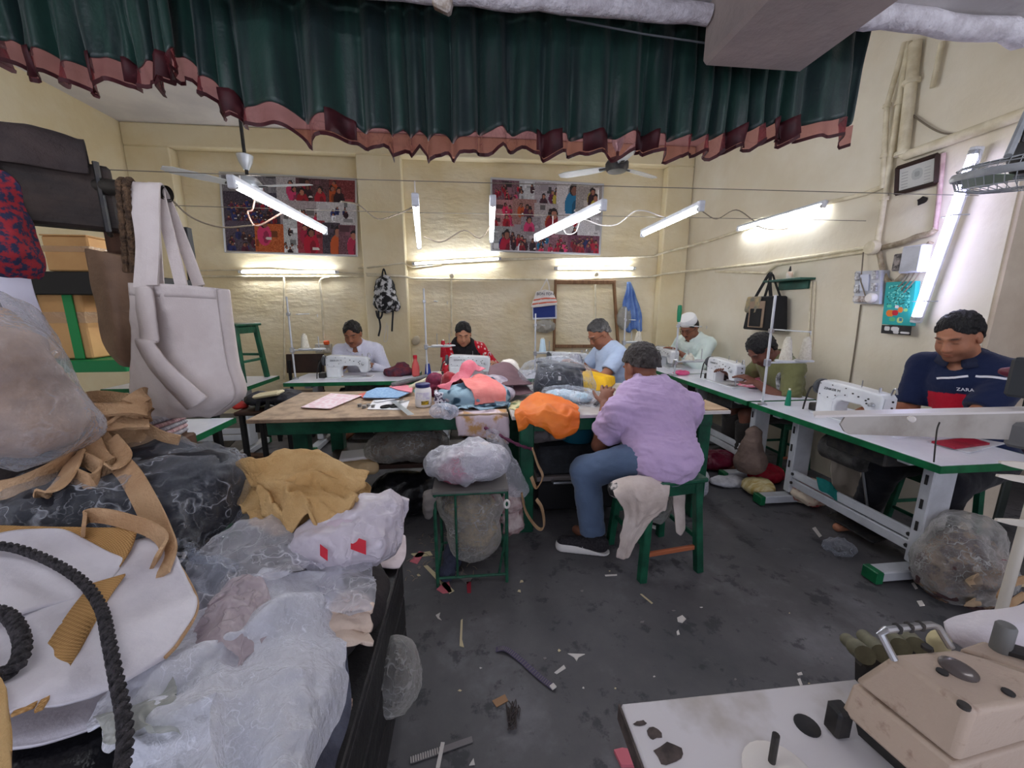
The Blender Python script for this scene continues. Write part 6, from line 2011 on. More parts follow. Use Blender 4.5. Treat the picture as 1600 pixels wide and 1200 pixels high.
# loose film with pale blue goods and a black strap
c = px(878, 628, z=BT)
t = thing('film_bundle', 'clear film bundle with pale blue goods behind the orange cloth', 'bag', tuple(c))
blob('goods', M('pale_blue_print', (178, 206, 216), .7, col2=(226, 232, 236), vs=12), t, [('e', (c[0], c[1] + .04, BT + .035), (.11, .08, .035)), ('e', (c[0] + .12, c[1] - .02, BT + .03), (.07, .07, .03))], .008, .01, 16, [((0, 0, BT + .001), (0, 0, -1))])
blob('film', m_film, t, [('e', (c[0] + .01, c[1] + .03, BT + .045), (.15, .11, .05)), ('e', (c[0] + .14, c[1] - .04, BT + .04), (.1, .1, .045)), ('e', (c[0] + .2, c[1] - .1, BT + .02), (.06, .06, .04))], .008, .018, 16, [((0, 0, BT + .001), (0, 0, -1))])
P = smoothpath([px(838, 622, z=BT + .02), px(850, 608, z=BT + .05), px(880, 602, z=BT + .07), px(905, 604, z=BT + .04)], 6)
tag(MB().ribbon(P, .03, .003, (0, .3, 1)).build('black_strap', m_blk, None, True), 'black strap looping in front of the wrapped black bag', 'strap')
# orange cloth over the table edge
cx = px(848, 640, z=BT)[0]
G = [[(815, 628, 2.3), (840, 617, 2.35), (870, 620, 2.35), (895, 632, 2.25)], [(803, 645, 2.13), (830, 640, 2.11), (868, 638, 2.1), (905, 648, 2.11)],
 [(805, 660, 2.08), (830, 655, 2.06), (862, 662, 2.04), (904, 668, 2.07)], [(810, 672, 2.09), (838, 664, 2.06), (868, 686, 2.05), (893, 680, 2.08)]]
A = catmull([[px(u, v, y=y) for u, v, y in r_] for r_ in G], 12, 12)
A = crumple(A, (.022, 8), (.009, 20), seed=4)
tag(sheet('orange_cloth', A, M('orange_nylon', (226, 108, 28), .5, col2=(236, 128, 44), vs=4, bump=.15, bs=60), None, .004), 'crumpled orange cloth hanging over the table front edge', 'cloth')
a, b = px(930, 632, z=BT + .012), px(946, 619, z=BT + .012)
tag(MB().ribbon([a, (a + b) / 2, b], .022, .006, np.cross((0, 0, 1), b - a)).build('thread_snip', m_blk), 'black thread snips by the elbow of the man in mauve', 'snips')
tag(MB().tube(smoothpath([px(1076, 634, z=BT + .014), px(1090, 631, z=BT + .014), px(1100, 624, z=BT + .014)], 5), .004, 6).build('power_cable', m_blk, None, True), 'black cord on the tan hardboard', 'cord')
# ================================================================ on the sewing tables
c = px(621, 577, y=3.95)
tag(blob('cloth_heap', M('dark_red_print', (112, 44, 54), .85, col2=(60, 40, 60), vs=16, bump=.3), None, [('e', (c[0], 3.98, ST + .035), (.14, .1, .05)), ('e', (c[0] + .03, 4.02, ST + .07), (.07, .06, .05))], .01, .018, 16, [((0, 0, ST + .001), (0, 0, -1))]), 'heap of dark red printed scraps beside the man in striped shirt', 'cloth')
q = px(650, 588, z=ST)
t = thing('drink_bottle', 'translucent red drink bottle near the woman in red', 'bottle', tuple(q))
MB().lathe([(.03, 0), (.038, .01), (.038, .09), (.03, .13), (.018, .16), (.018, .18)], q + (0, 0, .001), 20).build('bottle_body', M('red_translucent', (226, 96, 96), .25, alpha=.75), t, True)
MB().lathe([(.02, .18), (.02, .21), (.017, .214)], q + (0, 0, .001), 16).build('cap', m_red, t, True)
slab('red_book', 'dark red book lying open-edged on the near right table', 'book', [(1455, 692), (1515, 686), (1546, 695), (1492, 702)], ST + .008, .01, M('dark_red_cover', (160, 26, 52), .5, col2=(130, 16, 40), vs=14))
slab('open_magazine', 'grey-white magazine under the dark red book', 'magazine', [(1448, 691), (1510, 684), (1570, 694), (1514, 709)], ST + .001, .007, M('magazine_paper', (206, 206, 212), .5, col2=(170, 170, 176), vs=9))
slab('paper_slip', 'loose paper slip on the near right table', 'paper', [(1392, 682), (1404, 686), (1434, 680), (1420, 678)], ST + .001, .002, M('white_slip', (222, 222, 236), .6))
slab('paper_slip', 'second loose paper slip, near the red book', 'paper', [(1436, 682), (1470, 688), (1490, 684), (1450, 679)], ST + .001, .002, MATS['white_slip'])
c = px(1150, 600, z=ST)
tag(sheet('pink_cut_piece', wrinkle(catmull([[px(1145, 601, z=ST + .01), px(1165, 603, z=ST + .02), px(1188, 606, z=ST + .02)], [px(1160, 596, z=ST + .02), px(1178, 594, z=ST + .05), px(1196, 596, z=ST + .05)], [px(1180, 588, z=ST + .03), px(1190, 586, z=ST + .06), px(1198, 588, z=ST + .05)]], 5, 5), .01, 14, 2), M('pink_white_print', (232, 130, 156), .8, col2=(236, 232, 234), vs=9, lo=.5, hi=.56), None, .004), 'pink and white cloth being sewn by the man in olive', 'cloth')
tag(blob('pink_bundle', M('hot_pink', (236, 60, 130), .6, col2=(240, 120, 160), vs=8), None, [('e', px(1064, 582, y=3.72) * (1, 1, 0) + (0, 0, ST + .02), (.09, .06, .022))], .008, .008, 18), 'hot pink cloth pieces behind the mauve shoulder', 'cloth')
tag(blob('dark_scraps', M('dark_scraps', (48, 38, 40), .85, bump=.4), None, [('e', px(1135, 591, z=ST) + (0, 0, .02), (.06, .05, .03)), ('e', px(1125, 594, z=ST) + (0, 0, .012), (.05, .04, .02))], .008, .012, 26, [((0, 0, ST + .001), (0, 0, -1))]), 'dark scraps under the needle of the olive man\'s machine', 'cloth')
tag(blob('tan_scrap', M('tan_leatherette', (180, 148, 116), .7), None, [('e', px(526, 590, z=ST) + (0, 0, .006), (.07, .04, .008))], .006, .004, 20), 'tan scrap on the table of the man in striped shirt', 'cloth')
tag(blob('cloth_lump', M('striped_white', (214, 214, 218), .8, col2=(150, 150, 170), vs=20, stretch=(6, 1, 1)), None, [('e', px(900, 555, y=3.8) * (1, 1, 0) + (0, 0, ST + .12), (.07, .06, .1)), ('e', px(888, 560, y=3.8) * (1, 1, 0) + (0, 0, ST + .05), (.09, .08, .06))], .01, .01, 18, [((0, 0, ST + .001), (0, 0, -1))]), 'white striped cloth bundle behind the black wrapped bag', 'cloth')
# cream bag and black straps between the tables on the left
t = thing('shoulder_bag', 'black and cream bag lying on a stand behind the left work table', 'bag', tuple(px(420, 630, y=3.3)))
c = px(425, 622, y=3.2)
blob('bag_body', m_blkcl, t, [('e', c + (.1, 0, 0), (.16, .12, .06)), ('e', c + (-.1, .0, -.0), (.09, .1, .05))], .012, .015, 14)
MB().box(c + (.02, -.08, .05), (.2, .12, .03), rot('Y', -8), .012).build('cream_panel', M('cream_canvas', (222, 208, 170), .8), t)
blob('red_pouch', M('red_nylon', (196, 50, 44), .6), t, [('e', c + (-.24, -.02, -.05), (.06, .06, .03))], .01, .006, 20)
for k in range(3):
 MB().ribbon(smoothpath([c + (-.05 + .07 * k, -.1, .0), c + (-.06 + .07 * k, -.13, -.1), c + (-.08 + .08 * k, -.11, -.25 - .04 * k)], 5), .03, .003, (1, 0, 0)).build('strap', m_blk, t, True)
t2 = thing('fabric_stool', 'stool with dark cover under the black and cream bag', 'stool', (c[0], c[1], 0))
MB().box((c[0], c[1], c[2] - .085), (.42, .34, .03), None, .008).build('seat', m_dwood, t2)
for sx in (-1, 1):
 for sy in (-1, 1):
  MB().box((c[0] + sx * .17, c[1] + sy * .13, (c[2] - .1) / 2), (.035, .035, c[2] - .1), None, .004).build('leg', m_blk, t2)
# ================================================================ wooden rack on the left
m_oldw = M('old_dark_timber', (62, 50, 44), .7, col2=(40, 34, 32), vs=5, stretch=(1, .25, 3), bump=.4, bs=18)
m_brw = M('brown_timber', (98, 66, 48), .7, col2=(70, 48, 36), vs=6, stretch=(3, 3, .4), bump=.4, bs=20)
E1 = px(182, 315, y=1.45)
E0 = px(-80, 282, y=1.26)
d_ = unit((E1 - E0) * (1, 1, 0))
t = thing('timber_rack', 'old dark timber rack with a thick beam at upper left', 'rack', (E1[0], E1[1], 0))
zc = E1[2]
a, b = E0 - d_ * .5, E1 * 1.0
MB().box((a + b) / 2, (.19, .07, np.linalg.norm(b - a)), fr(a, b, (0, 0, 1)) @ rot('Z', 90), .008).build('beam', m_oldw, t)
pb = px(190, 350, y=1.52)
MB().span((pb[0] - .05, 1.5, 0), (pb[0] + .05, 1.59, zc + .05), bev=.006).build('post', m_brw, t)
MB().span((a[0] - .05, a[1] + .06, 0), (a[0] + .05, a[1] + .15, zc + .05), bev=.006).build('post', m_brw, t)
for k in (.03, .42):
 q = b - d_ * k
 l = np.cross(d_, (0, 0, 1))
 MB().tube([q + l * .042 + (0, 0, .1), q + l * .042 - (0, 0, .1), q - l * .042 - (0, 0, .1)], .008, 6).build('iron_clamp', m_dark, t)
q = b - d_ * .26
l = np.cross(d_, (0, 0, 1))
MB().ribbon([q + l * .045 + (0, 0, .13), q + l * .046 - d_ * -.03 + (0, 0, .0), q + l * .045 + d_ * .06 - (0, 0, .12)], .04, .004, d_).build('black_band', m_blk, t, True)
A = catmull([[E0 + d_ * k * 1.0 + l * s * .05 + (0, 0, .1 + h_) for s, h_ in ((-1, 0), (-.6, .05), (0, .075), (.7, .05), (1, .0), (1.05, -.04))] for k in (0, .08, .16, .22, .27)], 6, 5)
tag(sheet('folded_tarp', wrinkle(A, .012, 8, 3), M('brown_black_tarp', (64, 52, 50), .75, col2=(44, 36, 36), vs=5, bump=.3), None, .006), 'brown-black folded tarp lying along the rack beam', 'tarp')
p0, p1 = px(128, 288, y=1.42), px(262, 303, y=1.40)
t = thing('steel_pipe', 'dark steel pipe carrying the hanging totes', 'pipe', tuple(p1))
MB().tube([p0, p1], .024, 20, caps=False).tube([p1, p0 * .3 + p1 * .7], .019, 20, caps=False).build('pipe_wall', M('dark_pipe', (70, 66, 60), .45, .5, col2=(50, 46, 42), vs=10), t, True)
# ---- hanging totes
m_canvas = M('unbleached_canvas', (214, 204, 200), .85, col2=(200, 188, 184), vs=5, bump=.12, bs=200)
t = thing('canvas_tote', 'large unbleached white canvas tote hanging on the steel pipe', 'bag', tuple(px(280, 650, y=1.38)))
def g3(rows):
 return [[px(u, v, y=y) for u, v, y in r_] for r_ in rows]
A = catmull(g3([[(203, 443, 1.36), (240, 444, 1.32), (285, 446, 1.31), (338, 451, 1.34)], [(206, 500, 1.38), (245, 505, 1.33), (290, 505, 1.31), (345, 505, 1.34)],
    [(205, 560, 1.40), (248, 570, 1.33), (300, 570, 1.3), (355, 570, 1.34)], [(207, 615, 1.4), (250, 625, 1.33), (305, 625, 1.29), (366, 620, 1.34)], [(208, 650, 1.41), (240, 655, 1.36), (300, 650, 1.33), (328, 652, 1.35)]]), 9, 9)
sheet('front_panel', wrinkle(wrinkle(A, .006, 7, 4), .003, 22, 5), m_canvas, t, .004)
B = A + (.01, .05, 0)
sheet('back_panel', wrinkle(B, .006, 6, 7), m_canvas, t, .004)
for nm, i in (('side_gusset', 0), ('side_gusset', -1)):
 sheet(nm, np.stack([A[:, i], (A[:, i] + B[:, i]) / 2 + ((-.012 if i == 0 else .012), 0, 0), B[:, i]]), m_canvas, t, .003)
sheet('top_hem', A[:4] + (0, -.005, .002), m_canvas, t, .003, 0)
G = catmull(g3([[(213, 448, 1.31), (236, 447, 1.30)], [(216, 490, 1.31), (243, 488, 1.28)], [(222, 530, 1.3), (247, 530, 1.27)], [(214, 534, 1.29), (240, 537, 1.26)], [(240, 580, 1.28), (262, 565, 1.25)], [(275, 620, 1.28), (300, 600, 1.25)], [(296, 642, 1.28), (326, 622, 1.26)]]), 6, 6)
sheet('hanging_handle', wrinkle(G, .004, 18, 3), m_canvas, t, .008)
for k, pts in enumerate([[(218, 450, 1.33), (222, 380, 1.35), (213, 310, 1.36), (216, 287, 1.385), (222, 300, 1.41), (235, 380, 1.4), (240, 448, 1.37)], [(230, 450, 1.31), (232, 380, 1.34), (226, 310, 1.355), (229, 287, 1.385), (236, 310, 1.41), (242, 380, 1.39), (247, 450, 1.36)],
      [(238, 446, 1.3), (241, 380, 1.34), (240, 310, 1.355), (243, 287, 1.385), (262, 320, 1.42), (290, 390, 1.41), (311, 447, 1.38)], [(284, 448, 1.31), (270, 390, 1.37), (252, 320, 1.385), (246, 290, 1.4)]]):
 P = smoothpath([px(u, v, y=y) for u, v, y in pts], 7)
 MB().ribbon(P, .032, .0035, [(1, 0, 0), (1, .3, 0)]).build('handle', m_canvas, t, True)
t = thing('brown_bag', 'brown leathery bag with rope handle behind the white tote', 'bag', tuple(px(180, 570, y=1.5)))
A = catmull(g3([[(135, 388, 1.42), (165, 394, 1.4), (212, 405, 1.44)], [(142, 430, 1.42), (170, 440, 1.39), (214, 450, 1.43)], [(155, 500, 1.43), (180, 505, 1.38), (214, 510, 1.43)], [(166, 542, 1.45), (185, 552, 1.4), (212, 560, 1.44)], [(188, 570, 1.46), (200, 572, 1.44), (214, 572, 1.45)]]), 7, 7)
m_brown = M('brown_leathercloth', (128, 100, 78), .6, col2=(104, 80, 62), vs=4, bump=.2, bs=80)
sheet('bag_front', wrinkle(A, .006, 8, 4), m_brown, t, .005)
sheet('bag_back', A + (.0, .06, 0), m_brown, t, .005)
for dx in (0, 11):
 P = smoothpath([px(u + dx, v, y=y) for u, v, y in [(198, 425, 1.4), (193, 360, 1.36), (187, 300, 1.35), (188, 284, 1.37), (196, 290, 1.41), (205, 360, 1.42), (212, 420, 1.42)]], 12)
 MB().tube(P, .0095 + .0015 * np.sin(np.arange(len(P)) * 2.1), 8).build('rope_handle', M('brown_rope', (110, 86, 64), .9, col2=(70, 54, 42), vs=60, bump=.8, bs=90), t, True)
# ---- boxes on the left shelf
m_card = M('cardboard', (206, 160, 104), .75, col2=(190, 142, 88), vs=4)
m_tape = plastic('packing_tape', (240, 226, 200), .25, .1, 10, .3, .3, .3, (230, 214, 184))
def carton(label, pix, y, depth, tz=None):
 a, b = px(*pix[0], y=y), px(*pix[1], y=y)
 t = thing('carton', label, 'box', ((a[0] + b[0]) / 2, y, b[2]), 'cartons on the left shelf')
 MB().span((a[0], y, b[2]), (b[0], y + depth, a[2]), bev=.006).build('carton_body', m_card, t)
 MB().span((a[0] - .002, y - .002, (a[2] * .55 + b[2] * .45)), (b[0] + .002, y + depth, (a[2] * .72 + b[2] * .28))).build('tape', m_tape, t)
 MB().span((a[0], y - .003, a[2] + .001), (b[0], y + depth * .5, a[2] + .006)).build('flap', m_card, t)
 return a, b
a, b = carton('taped cardboard carton on top of the black shelf', ((62, 368), (146, 424)), 2.0, .3)
c1, c2 = carton('large cardboard carton with green strapping below the black shelf', ((40, 458), (146, 560)), 2.02, .32)
t = thing('black_shelf', 'black shelf board behind the hanging bags', 'shelf', (a[0] - .3, 2.0, 0))
MB().span((a[0] - .9, 1.97, b[2] - .105), (b[0] + .08, 2.6, b[2] - .004), bev=.004).build('board', m_blk, t)
for x in (a[0] - .8, b[0] + .05):
 MB().span((x - .02, 2.55, 0), (x + .02, 2.59, b[2] + .3), bev=.003).build('shelf_post', m_blk, t)
lowz = c2[2]
MB().span((a[0] - .9, 1.97, lowz - .06), (b[0] + .08, 2.6, lowz - .004), bev=.004).build('lower_board', M('green_board', (20, 128, 70), .5), t)
m_gt = M('green_strapping', (24, 140, 74), .4)
for k, x in enumerate((c2[0] - .05, c2[0] - .2)):
 tag(MB().span((x - .02, 2.01, lowz), (x + .02, 2.016, c1[2] + .003)).build('strapping', m_gt), 'green strap around the lower carton, %s' % ('right' if k == 0 else 'left'), 'strap')
# ---- patchwork cloth and white paper at the left edge
A = catmull(g3([[(-40, 262, 1.13), (5, 268, 1.17), (30, 290, 1.19)], [(-40, 310, 1.11), (8, 320, 1.15), (34, 325, 1.19)], [(-40, 360, 1.09), (15, 355, 1.13), (48, 365, 1.19)], [(-40, 400, 1.09), (25, 400, 1.13), (60, 415, 1.19)], [(-40, 425, 1.10), (28, 430, 1.15), (58, 434, 1.19)]]), 8, 8)
m_patch = M('patchwork_print', (150, 34, 44), .8, col2=(34, 40, 70), vs=60, lo=.46, hi=.56, detail=3)
tag(sheet('patchwork_roll', wrinkle(A, .012, 14, 4), m_patch, None, .012), 'patchwork printed cloth hanging at the left edge', 'cloth')
A = catmull(g3([[(-30, 405, 1.17), (10, 402, 1.19), (45, 420, 1.21)], [(-10, 450, 1.17), (25, 455, 1.19), (55, 460, 1.21)], [(15, 500, 1.17), (45, 505, 1.19), (74, 508, 1.21)], [(40, 538, 1.18), (60, 540, 1.20), (82, 520, 1.21)]]), 6, 6)
tag(sheet('white_paper', wrinkle(A, .004, 8, 4), M('white_paper', (226, 224, 238), .7), None, .002), 'white paper sheet hanging above the plastic bag on the left', 'paper')
# ================================================================ heap of goods on the bench
HV = [560, 690, 800, 900, 1000, 1100, 1200, 1300]
HY = [1.42, 1.24, 1.02, .85, .68, .56, .46, .38]
def hb(u, v, lift=0.0):
 p = px(u, v, y=float(np.interp(v, HV, HY)))
 return CAM + (p - CAM) * (1 - lift * .6)
def hgrid(rows, mu=7, mv=7):
 return catmull([[hb(*c) for c in r_] for r_ in rows], mu, mv)
# hidden sacks that carry the heap
m_sack = M('dark_sacking', (52, 46, 46), .9, col2=(36, 32, 34), vs=6, bump=.3)
for k, (c, r_, lab) in enumerate([((-1.15, .95, .66), (.42, .3, .17), 'dark sack at the back of the heap'), ((-.75, .62, .58), (.4, .3, .1), 'dark sack in the middle of the heap'), ((-1.0, .35, .6), (.45, .25, .12), 'dark sack at the near left of the heap'),
        ((-.52, .98, .57), (.26, .26, .085), 'dark sack at the right end of heap')]):
 tag(blob('sack', m_sack, None, [('e', c, r_)], .018, .015, 7, [((0, 0, .502), (0, 0, -1))], seed=k), lab, 'sack')
# ---- black goods in a big knotted clear bag
c = hb(205, 790, .04)
tie = hb(272, 872, .1)
t = thing('knotted_bag', 'big clear bag of black goods knotted shut, on the heap', 'bag', tuple(c - (0, 0, .25)))
m_blg = M('black_folded_cloth', (22, 23, 30), .6, col2=(36, 38, 48), vs=4, bump=.3, bs=20)
q1, q2, q3 = hb(290, 765, .0), hb(120, 785, .06), hb(200, 735, -.05)
pr = [(q1 - (0, 0, .02), (.15, .17, .13)), (q2 - (0, 0, .03), (.22, .17, .12)), (q3 - (0, .0, .02), (.2, .15, .12))]
blob('black_goods', m_blg, t, [('e', p, np.array(r_) * .93) for p, r_ in pr], .012, .022, 6)
F_ = Field(np.min([p for p, _ in pr], 0) - .35, np.max([p for p, _ in pr], 0) + .35, .0075)
for p, r_ in pr:
 F_.ell(p, r_, None, .05)
F_.cone(q1 + (.0, -.08, -.03), tie, .1, .018, .05)
fl = tie + (.02, -.06, -.05)
F_.cone(tie, fl + (.03, 0, 0), .018, .055, .02).cone(tie, fl + (-.06, .0, -.0), .016, .05, .02).cone(tie, fl + (.09, .02, .01), .016, .04, .02)
V, Fc = F_.mesh()
V = relax(V, Fc, 1, .5)
n_ = vnormals(V, Fc)
rel = V - tie
dist = np.linalg.norm(rel, axis=1)
az = np.arctan2(rel[:, 0], rel[:, 1] + .4 * rel[:, 2])
V = V + n_ * (.02 * ridge(V * 9, 3) + .009 * ridge(V * 24, 5) + .012 * np.sin(az * 15 + 3 * vnoise(V * 6, 2)) * np.exp(-((dist - .06) / .1) ** 2))[:, None]
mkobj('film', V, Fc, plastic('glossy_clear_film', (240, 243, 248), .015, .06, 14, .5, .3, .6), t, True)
MB().tube(smoothpath([tie + (math.cos(a) * .02, math.sin(a) * .02, .004 * math.sin(3 * a)) for a in np.linspace(0, 6.3, 12)], 3), .004, 6).build('knot', m_wcable, t, True)
# ---- clear bag of beige pieces at upper left
c = px(20, 600, y=1.0)
t = thing('beige_goods_bag', 'milky plastic bag full of beige pieces at the upper left of heap', 'bag', tuple(c - (0, 0, .2)))
blob('beige_goods', M('beige_canvas', (186, 156, 128), .85, col2=(150, 122, 98), vs=7, bump=.3), t, [('e', c, (.085, .09, .12)), ('e', c + (-.1, .05, .05), (.1, .1, .12)), ('e', c + (.02, .0, -.09), (.09, .1, .07))], .01, .02, 9)
blob('film', plastic('thin_clear_film', (238, 236, 236), .12, .12, 16, .16, .45, .35), t, [('e', c, (.1, .1, .14)), ('e', c + (-.1, .04, .07), (.12, .12, .15)), ('e', c + (.03, -.01, -.1), (.11, .11, .085)), ('c', c + (.03, 0, .0), c + (.07, .03, -.06), .05, .03)], .008, .02, 6, seed=4)
blob('support', m_sack, t, [('e', (c[0] - .05, c[1] + .1, .8), (.26, .22, .2))], .02, .02, 6)
# ---- jute strap bundle and loose straps
m_jute = weave('jute_webbing', (196, 158, 116), (170, 132, 94), 120)
m_str = M('beige_webbing', (200, 164, 126), .85, col2=(180, 142, 104), vs=10, bump=.5, bs=140)
t = thing('strap_bundle', 'bundle of beige webbing straps heaped behind the plastic bag', 'strap bundle', tuple(hb(130, 640, 0)))
rs = np.random.RandomState(6)
c = px(132, 635, y=1.16)
blob('bundle_core', m_str, t, [('e', c - (0, 0, .07), (.12, .08, .05)), ('e', c - (.03, -.05, .17), (.18, .13, .12))], .012, .007, 12)
for k in range(9):
 a0 = rs.uniform(0, 6.28)
 P = [c + (.15 * math.cos(a0 + i * .8) * rs.uniform(.7, 1.1), .1 * math.sin(a0 + i * .8), -.015 + .022 * rs.randn() - .005 * i) for i in range(6)]
 MB().ribbon(smoothpath(P, 7), .042, .004, [rs.randn(3) * .5 + (0, .4, .9) for _ in range(4)]).build('strap', m_str, t, True)
for lab, pts, w, side in [
 ('broad beige strap draped from the bundle down to the knotted bag', [(105, 615, .1), (135, 655, .12), (165, 700, .12), (185, 722, .12), (205, 745, .12), (230, 790, .12), (250, 835, .13), (258, 865, .13), (245, 905, .14)], .045, [(1, .2, -.3), (1, 0, .2), (.9, 0, .4)]),
 ('wide jute strap folded over the milky bag', [(105, 625, .13), (130, 670, .14), (150, 715, .14), (172, 730, .14), (188, 715, .13), (170, 690, .13)], .05, [(1, 0, -.2), (1, 0, .3)]),
 ('beige strap looping left over the black goods', [(-10, 768, .16), (35, 758, .16), (80, 735, .16), (118, 705, .15), (140, 672, .14)], .045, [(.2, .1, 1), (.5, .2, .8)]),
 ('short beige strap end lying on the black goods', [(118, 712, .15), (105, 740, .17), (85, 765, .18), (58, 776, .18)], .05, [(.7, .2, .6), (.8, .3, .3)]),
 ('curled beige strap beside the broad strap', [(120, 715, .14), (140, 722, .15), (156, 735, .15), (142, 752, .16), (112, 742, .16)], .035, [(0, .3, 1), (.2, .3, 1)]),
 ('beige strap running right behind the knotted bag', [(185, 640, .02), (215, 660, .02), (250, 680, .01), (280, 688, .0)], .03, [(.3, .1, 1), (.3, .1, 1)]),
 ('beige handle strap of the white laminated bag', [(130, 830, .2), (135, 808, .19), (160, 806, .19), (200, 815, .18), (240, 830, .17), (256, 850, .16), (240, 880, .17)], .03, [(.1, .2, 1), (.3, .3, .8)])]:
 P = smoothpath([hb(q[0], q[1], q[2] + .1) for q in pts], 8)
 tag(MB().ribbon(P, w, .003, side).build('loose_strap', m_str, None, True), lab, 'strap')
# ---- white laminated jute bags
m_lamw = M('white_laminate_cloth', (222, 218, 224), .45, col2=(204, 200, 208), vs=5, bump=.15, bs=50)
t = thing('laminated_bag', 'large white laminated bag with jute strips in the lower left', 'bag', tuple(hb(140, 980, .2)))
A = hgrid([[(-60, 905, .24), (60, 880, .23), (170, 858, .22), (250, 842, .2)], [(-60, 980, .26), (70, 955, .26), (190, 915, .25), (290, 900, .22)], [(-60, 1050, .28), (70, 1030, .28), (190, 990, .27), (307, 948, .23)], [(-60, 1100, .29), (60, 1085, .3), (180, 1050, .28), (282, 1000, .24)], [(-60, 1130, .28), (30, 1118, .28), (150, 1080, .27), (258, 1028, .24)]], 9, 9)
sheet('lower_panel', crumple(A, (.012, 5), (.004, 16), seed=6), m_lamw, t, .006)
A2 = A - np.array([0, 0, .07]) + (0, .02, 0)
sheet('under_panel', A2, m_lamw, t, .006)
B = hgrid([[(-60, 845, .27), (20, 832, .26), (100, 836, .26), (190, 880, .25)], [(-60, 900, .28), (40, 890, .28), (110, 890, .27), (170, 905, .26)], [(-60, 975, .29), (10, 968, .29), (70, 950, .28), (132, 934, .27)]], 9, 9)
sheet('upper_flap', crumple(B, (.008, 6), (.003, 18), seed=8), m_lamw, t, .006)
C = hgrid([[(-60, 820, .24), (60, 824, .25), (216, 826, .25)], [(-60, 838, .255), (75, 840, .262), (205, 858, .258)], [(-60, 846, .262), (105, 850, .27), (180, 897, .262)]], 8, 10)
sheet('jute_top', wrinkle(C, .002, 20, 8), weave('golden_jute', (206, 164, 108), (172, 128, 78), 150), t, .004)
for pts, w in (([(170, 905, .275), (140, 945, .285), (100, 1010, .295), (68, 1065, .305)], .038), ([(160, 935, .27), (128, 985, .285), (80, 1055, .3), (35, 1112, .295)], .016), ([(150, 960, .275), (110, 1030, .295), (60, 1110, .3)], .006)):
 P = smoothpath([hb(*q) for q in pts], 8)
 A_ = np.stack([P + np.array([-.5, -.3, 0]) * w, P, P + np.array([.5, .3, 0]) * w], 1)
 sheet('jute_strip', A_, MATS['golden_jute'], t, .004, 0)
P = smoothpath([hb(250, 842, .21), hb(290, 900, .23), hb(308, 948, .24), hb(282, 1000, .25), hb(258, 1028, .25)], 6)
MB().tube(P, .003, 6).build('stitched_edge', m_str, t, True)
# ---- braided rope
t = thing('braided_rope', 'grey-black braided rope curving over the laminated bag', 'rope', tuple(hb(150, 1000, .3)))
P = smoothpath([hb(-20, 850, .33), hb(30, 858, .33), hb(85, 880, .33), hb(130, 910, .33), hb(158, 950, .34), hb(170, 1000, .34), hb(182, 1060, .33), hb(194, 1120, .32), hb(195, 1170, .31), hb(185, 1230, .3)], 14)
T_ = np.gradient(P, axis=0)
T_ /= np.linalg.norm(T_, axis=1, keepdims=True)
n1_ = np.cross(T_, (0, 0, 1.))
n1_ /= np.linalg.norm(n1_, axis=1, keepdims=True)
n2_ = np.cross(T_, n1_)
s_ = np.r_[0, np.cumsum(np.linalg.norm(np.diff(P, axis=0), axis=1))]
m_rope = M('charcoal_rope', (86, 82, 86), .95, col2=(40, 38, 42), vs=110, bump=1, bs=160)
ss = np.linspace(0, s_[-1], 220)
def along(X):
 return np.stack([np.interp(ss, s_, X[:, k]) for k in range(3)], 1)
Pp, N1, N2 = along(P), along(n1_), along(n2_)
for k in range(3):
 ph = ss * 150 + k * 2.094
 MB().tube(Pp + N1 * (.0042 * np.cos(ph))[:, None] + N2 * (.0042 * np.sin(ph))[:, None], .0044, 7).build('strand', m_rope, t, True)
P = smoothpath([hb(-30, 950, .34), hb(10, 960, .35), hb(30, 985, .35), hb(35, 1015, .35), hb(20, 1045, .35), hb(-25, 1062, .34)], 14)
t = thing('braided_rope', 'short loop of grey-black braided rope at the left edge', 'rope', tuple(P.mean(0)))
s_ = np.r_[0, np.cumsum(np.linalg.norm(np.diff(P, axis=0), axis=1))]
T_ = np.gradient(P, axis=0)
T_ /= np.linalg.norm(T_, axis=1, keepdims=True)
n1_ = np.cross(T_, (0, 0, 1.))
n1_ /= np.linalg.norm(n1_, axis=1, keepdims=True)
n2_ = np.cross(T_, n1_)
ss = np.linspace(0, s_[-1], 90)
Pp, N1, N2 = along(P), along(n1_), along(n2_)
for k in range(3):
 ph = ss * 150 + k * 2.094
 MB().tube(Pp + N1 * (.005 * np.cos(ph))[:, None] + N2 * (.005 * np.sin(ph))[:, None], .0052, 7).build('strand', m_rope, t, True)
# ---- bubble film wrapped goods, lower middle
t = thing('wrapped_goods', 'large goods wrapped in frosted woven film in the foreground', 'bag', tuple(hb(380, 1080, 0)))
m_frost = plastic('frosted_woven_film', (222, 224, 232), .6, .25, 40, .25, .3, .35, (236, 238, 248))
A = hgrid([[(140, 1085, .06), (230, 1020, .08), (330, 960, .07), (430, 905, .05), (525, 890, .02)], [(150, 1120, .08), (240, 1080, .12), (340, 1020, .12), (440, 960, .09), (530, 935, .02)], [(150, 1160, .1), (240, 1130, .14), (350, 1085, .14), (450, 1040, .1), (528, 1010, .02)],
  [(160, 1210, .11), (250, 1180, .15), (360, 1150, .14), (460, 1110, .1), (530, 1085, .02)], [(170, 1260, .1), (260, 1250, .13), (370, 1230, .13), (450, 1200, .09), (500, 1180, .02)], [(200, 1330, .1), (280, 1330, .1), (380, 1320, .1), (450, 1300, .07), (480, 1270, .0)]], 12, 12)
fold = .014 * np.sin(A[..., 0] * 9 + A[..., 1] * 26 + 2.5 * fbm(A.reshape(-1, 3) * 4, 3).reshape(A.shape[:2]))
A = A + fold[..., None] * np.array([0, -.3, 1])
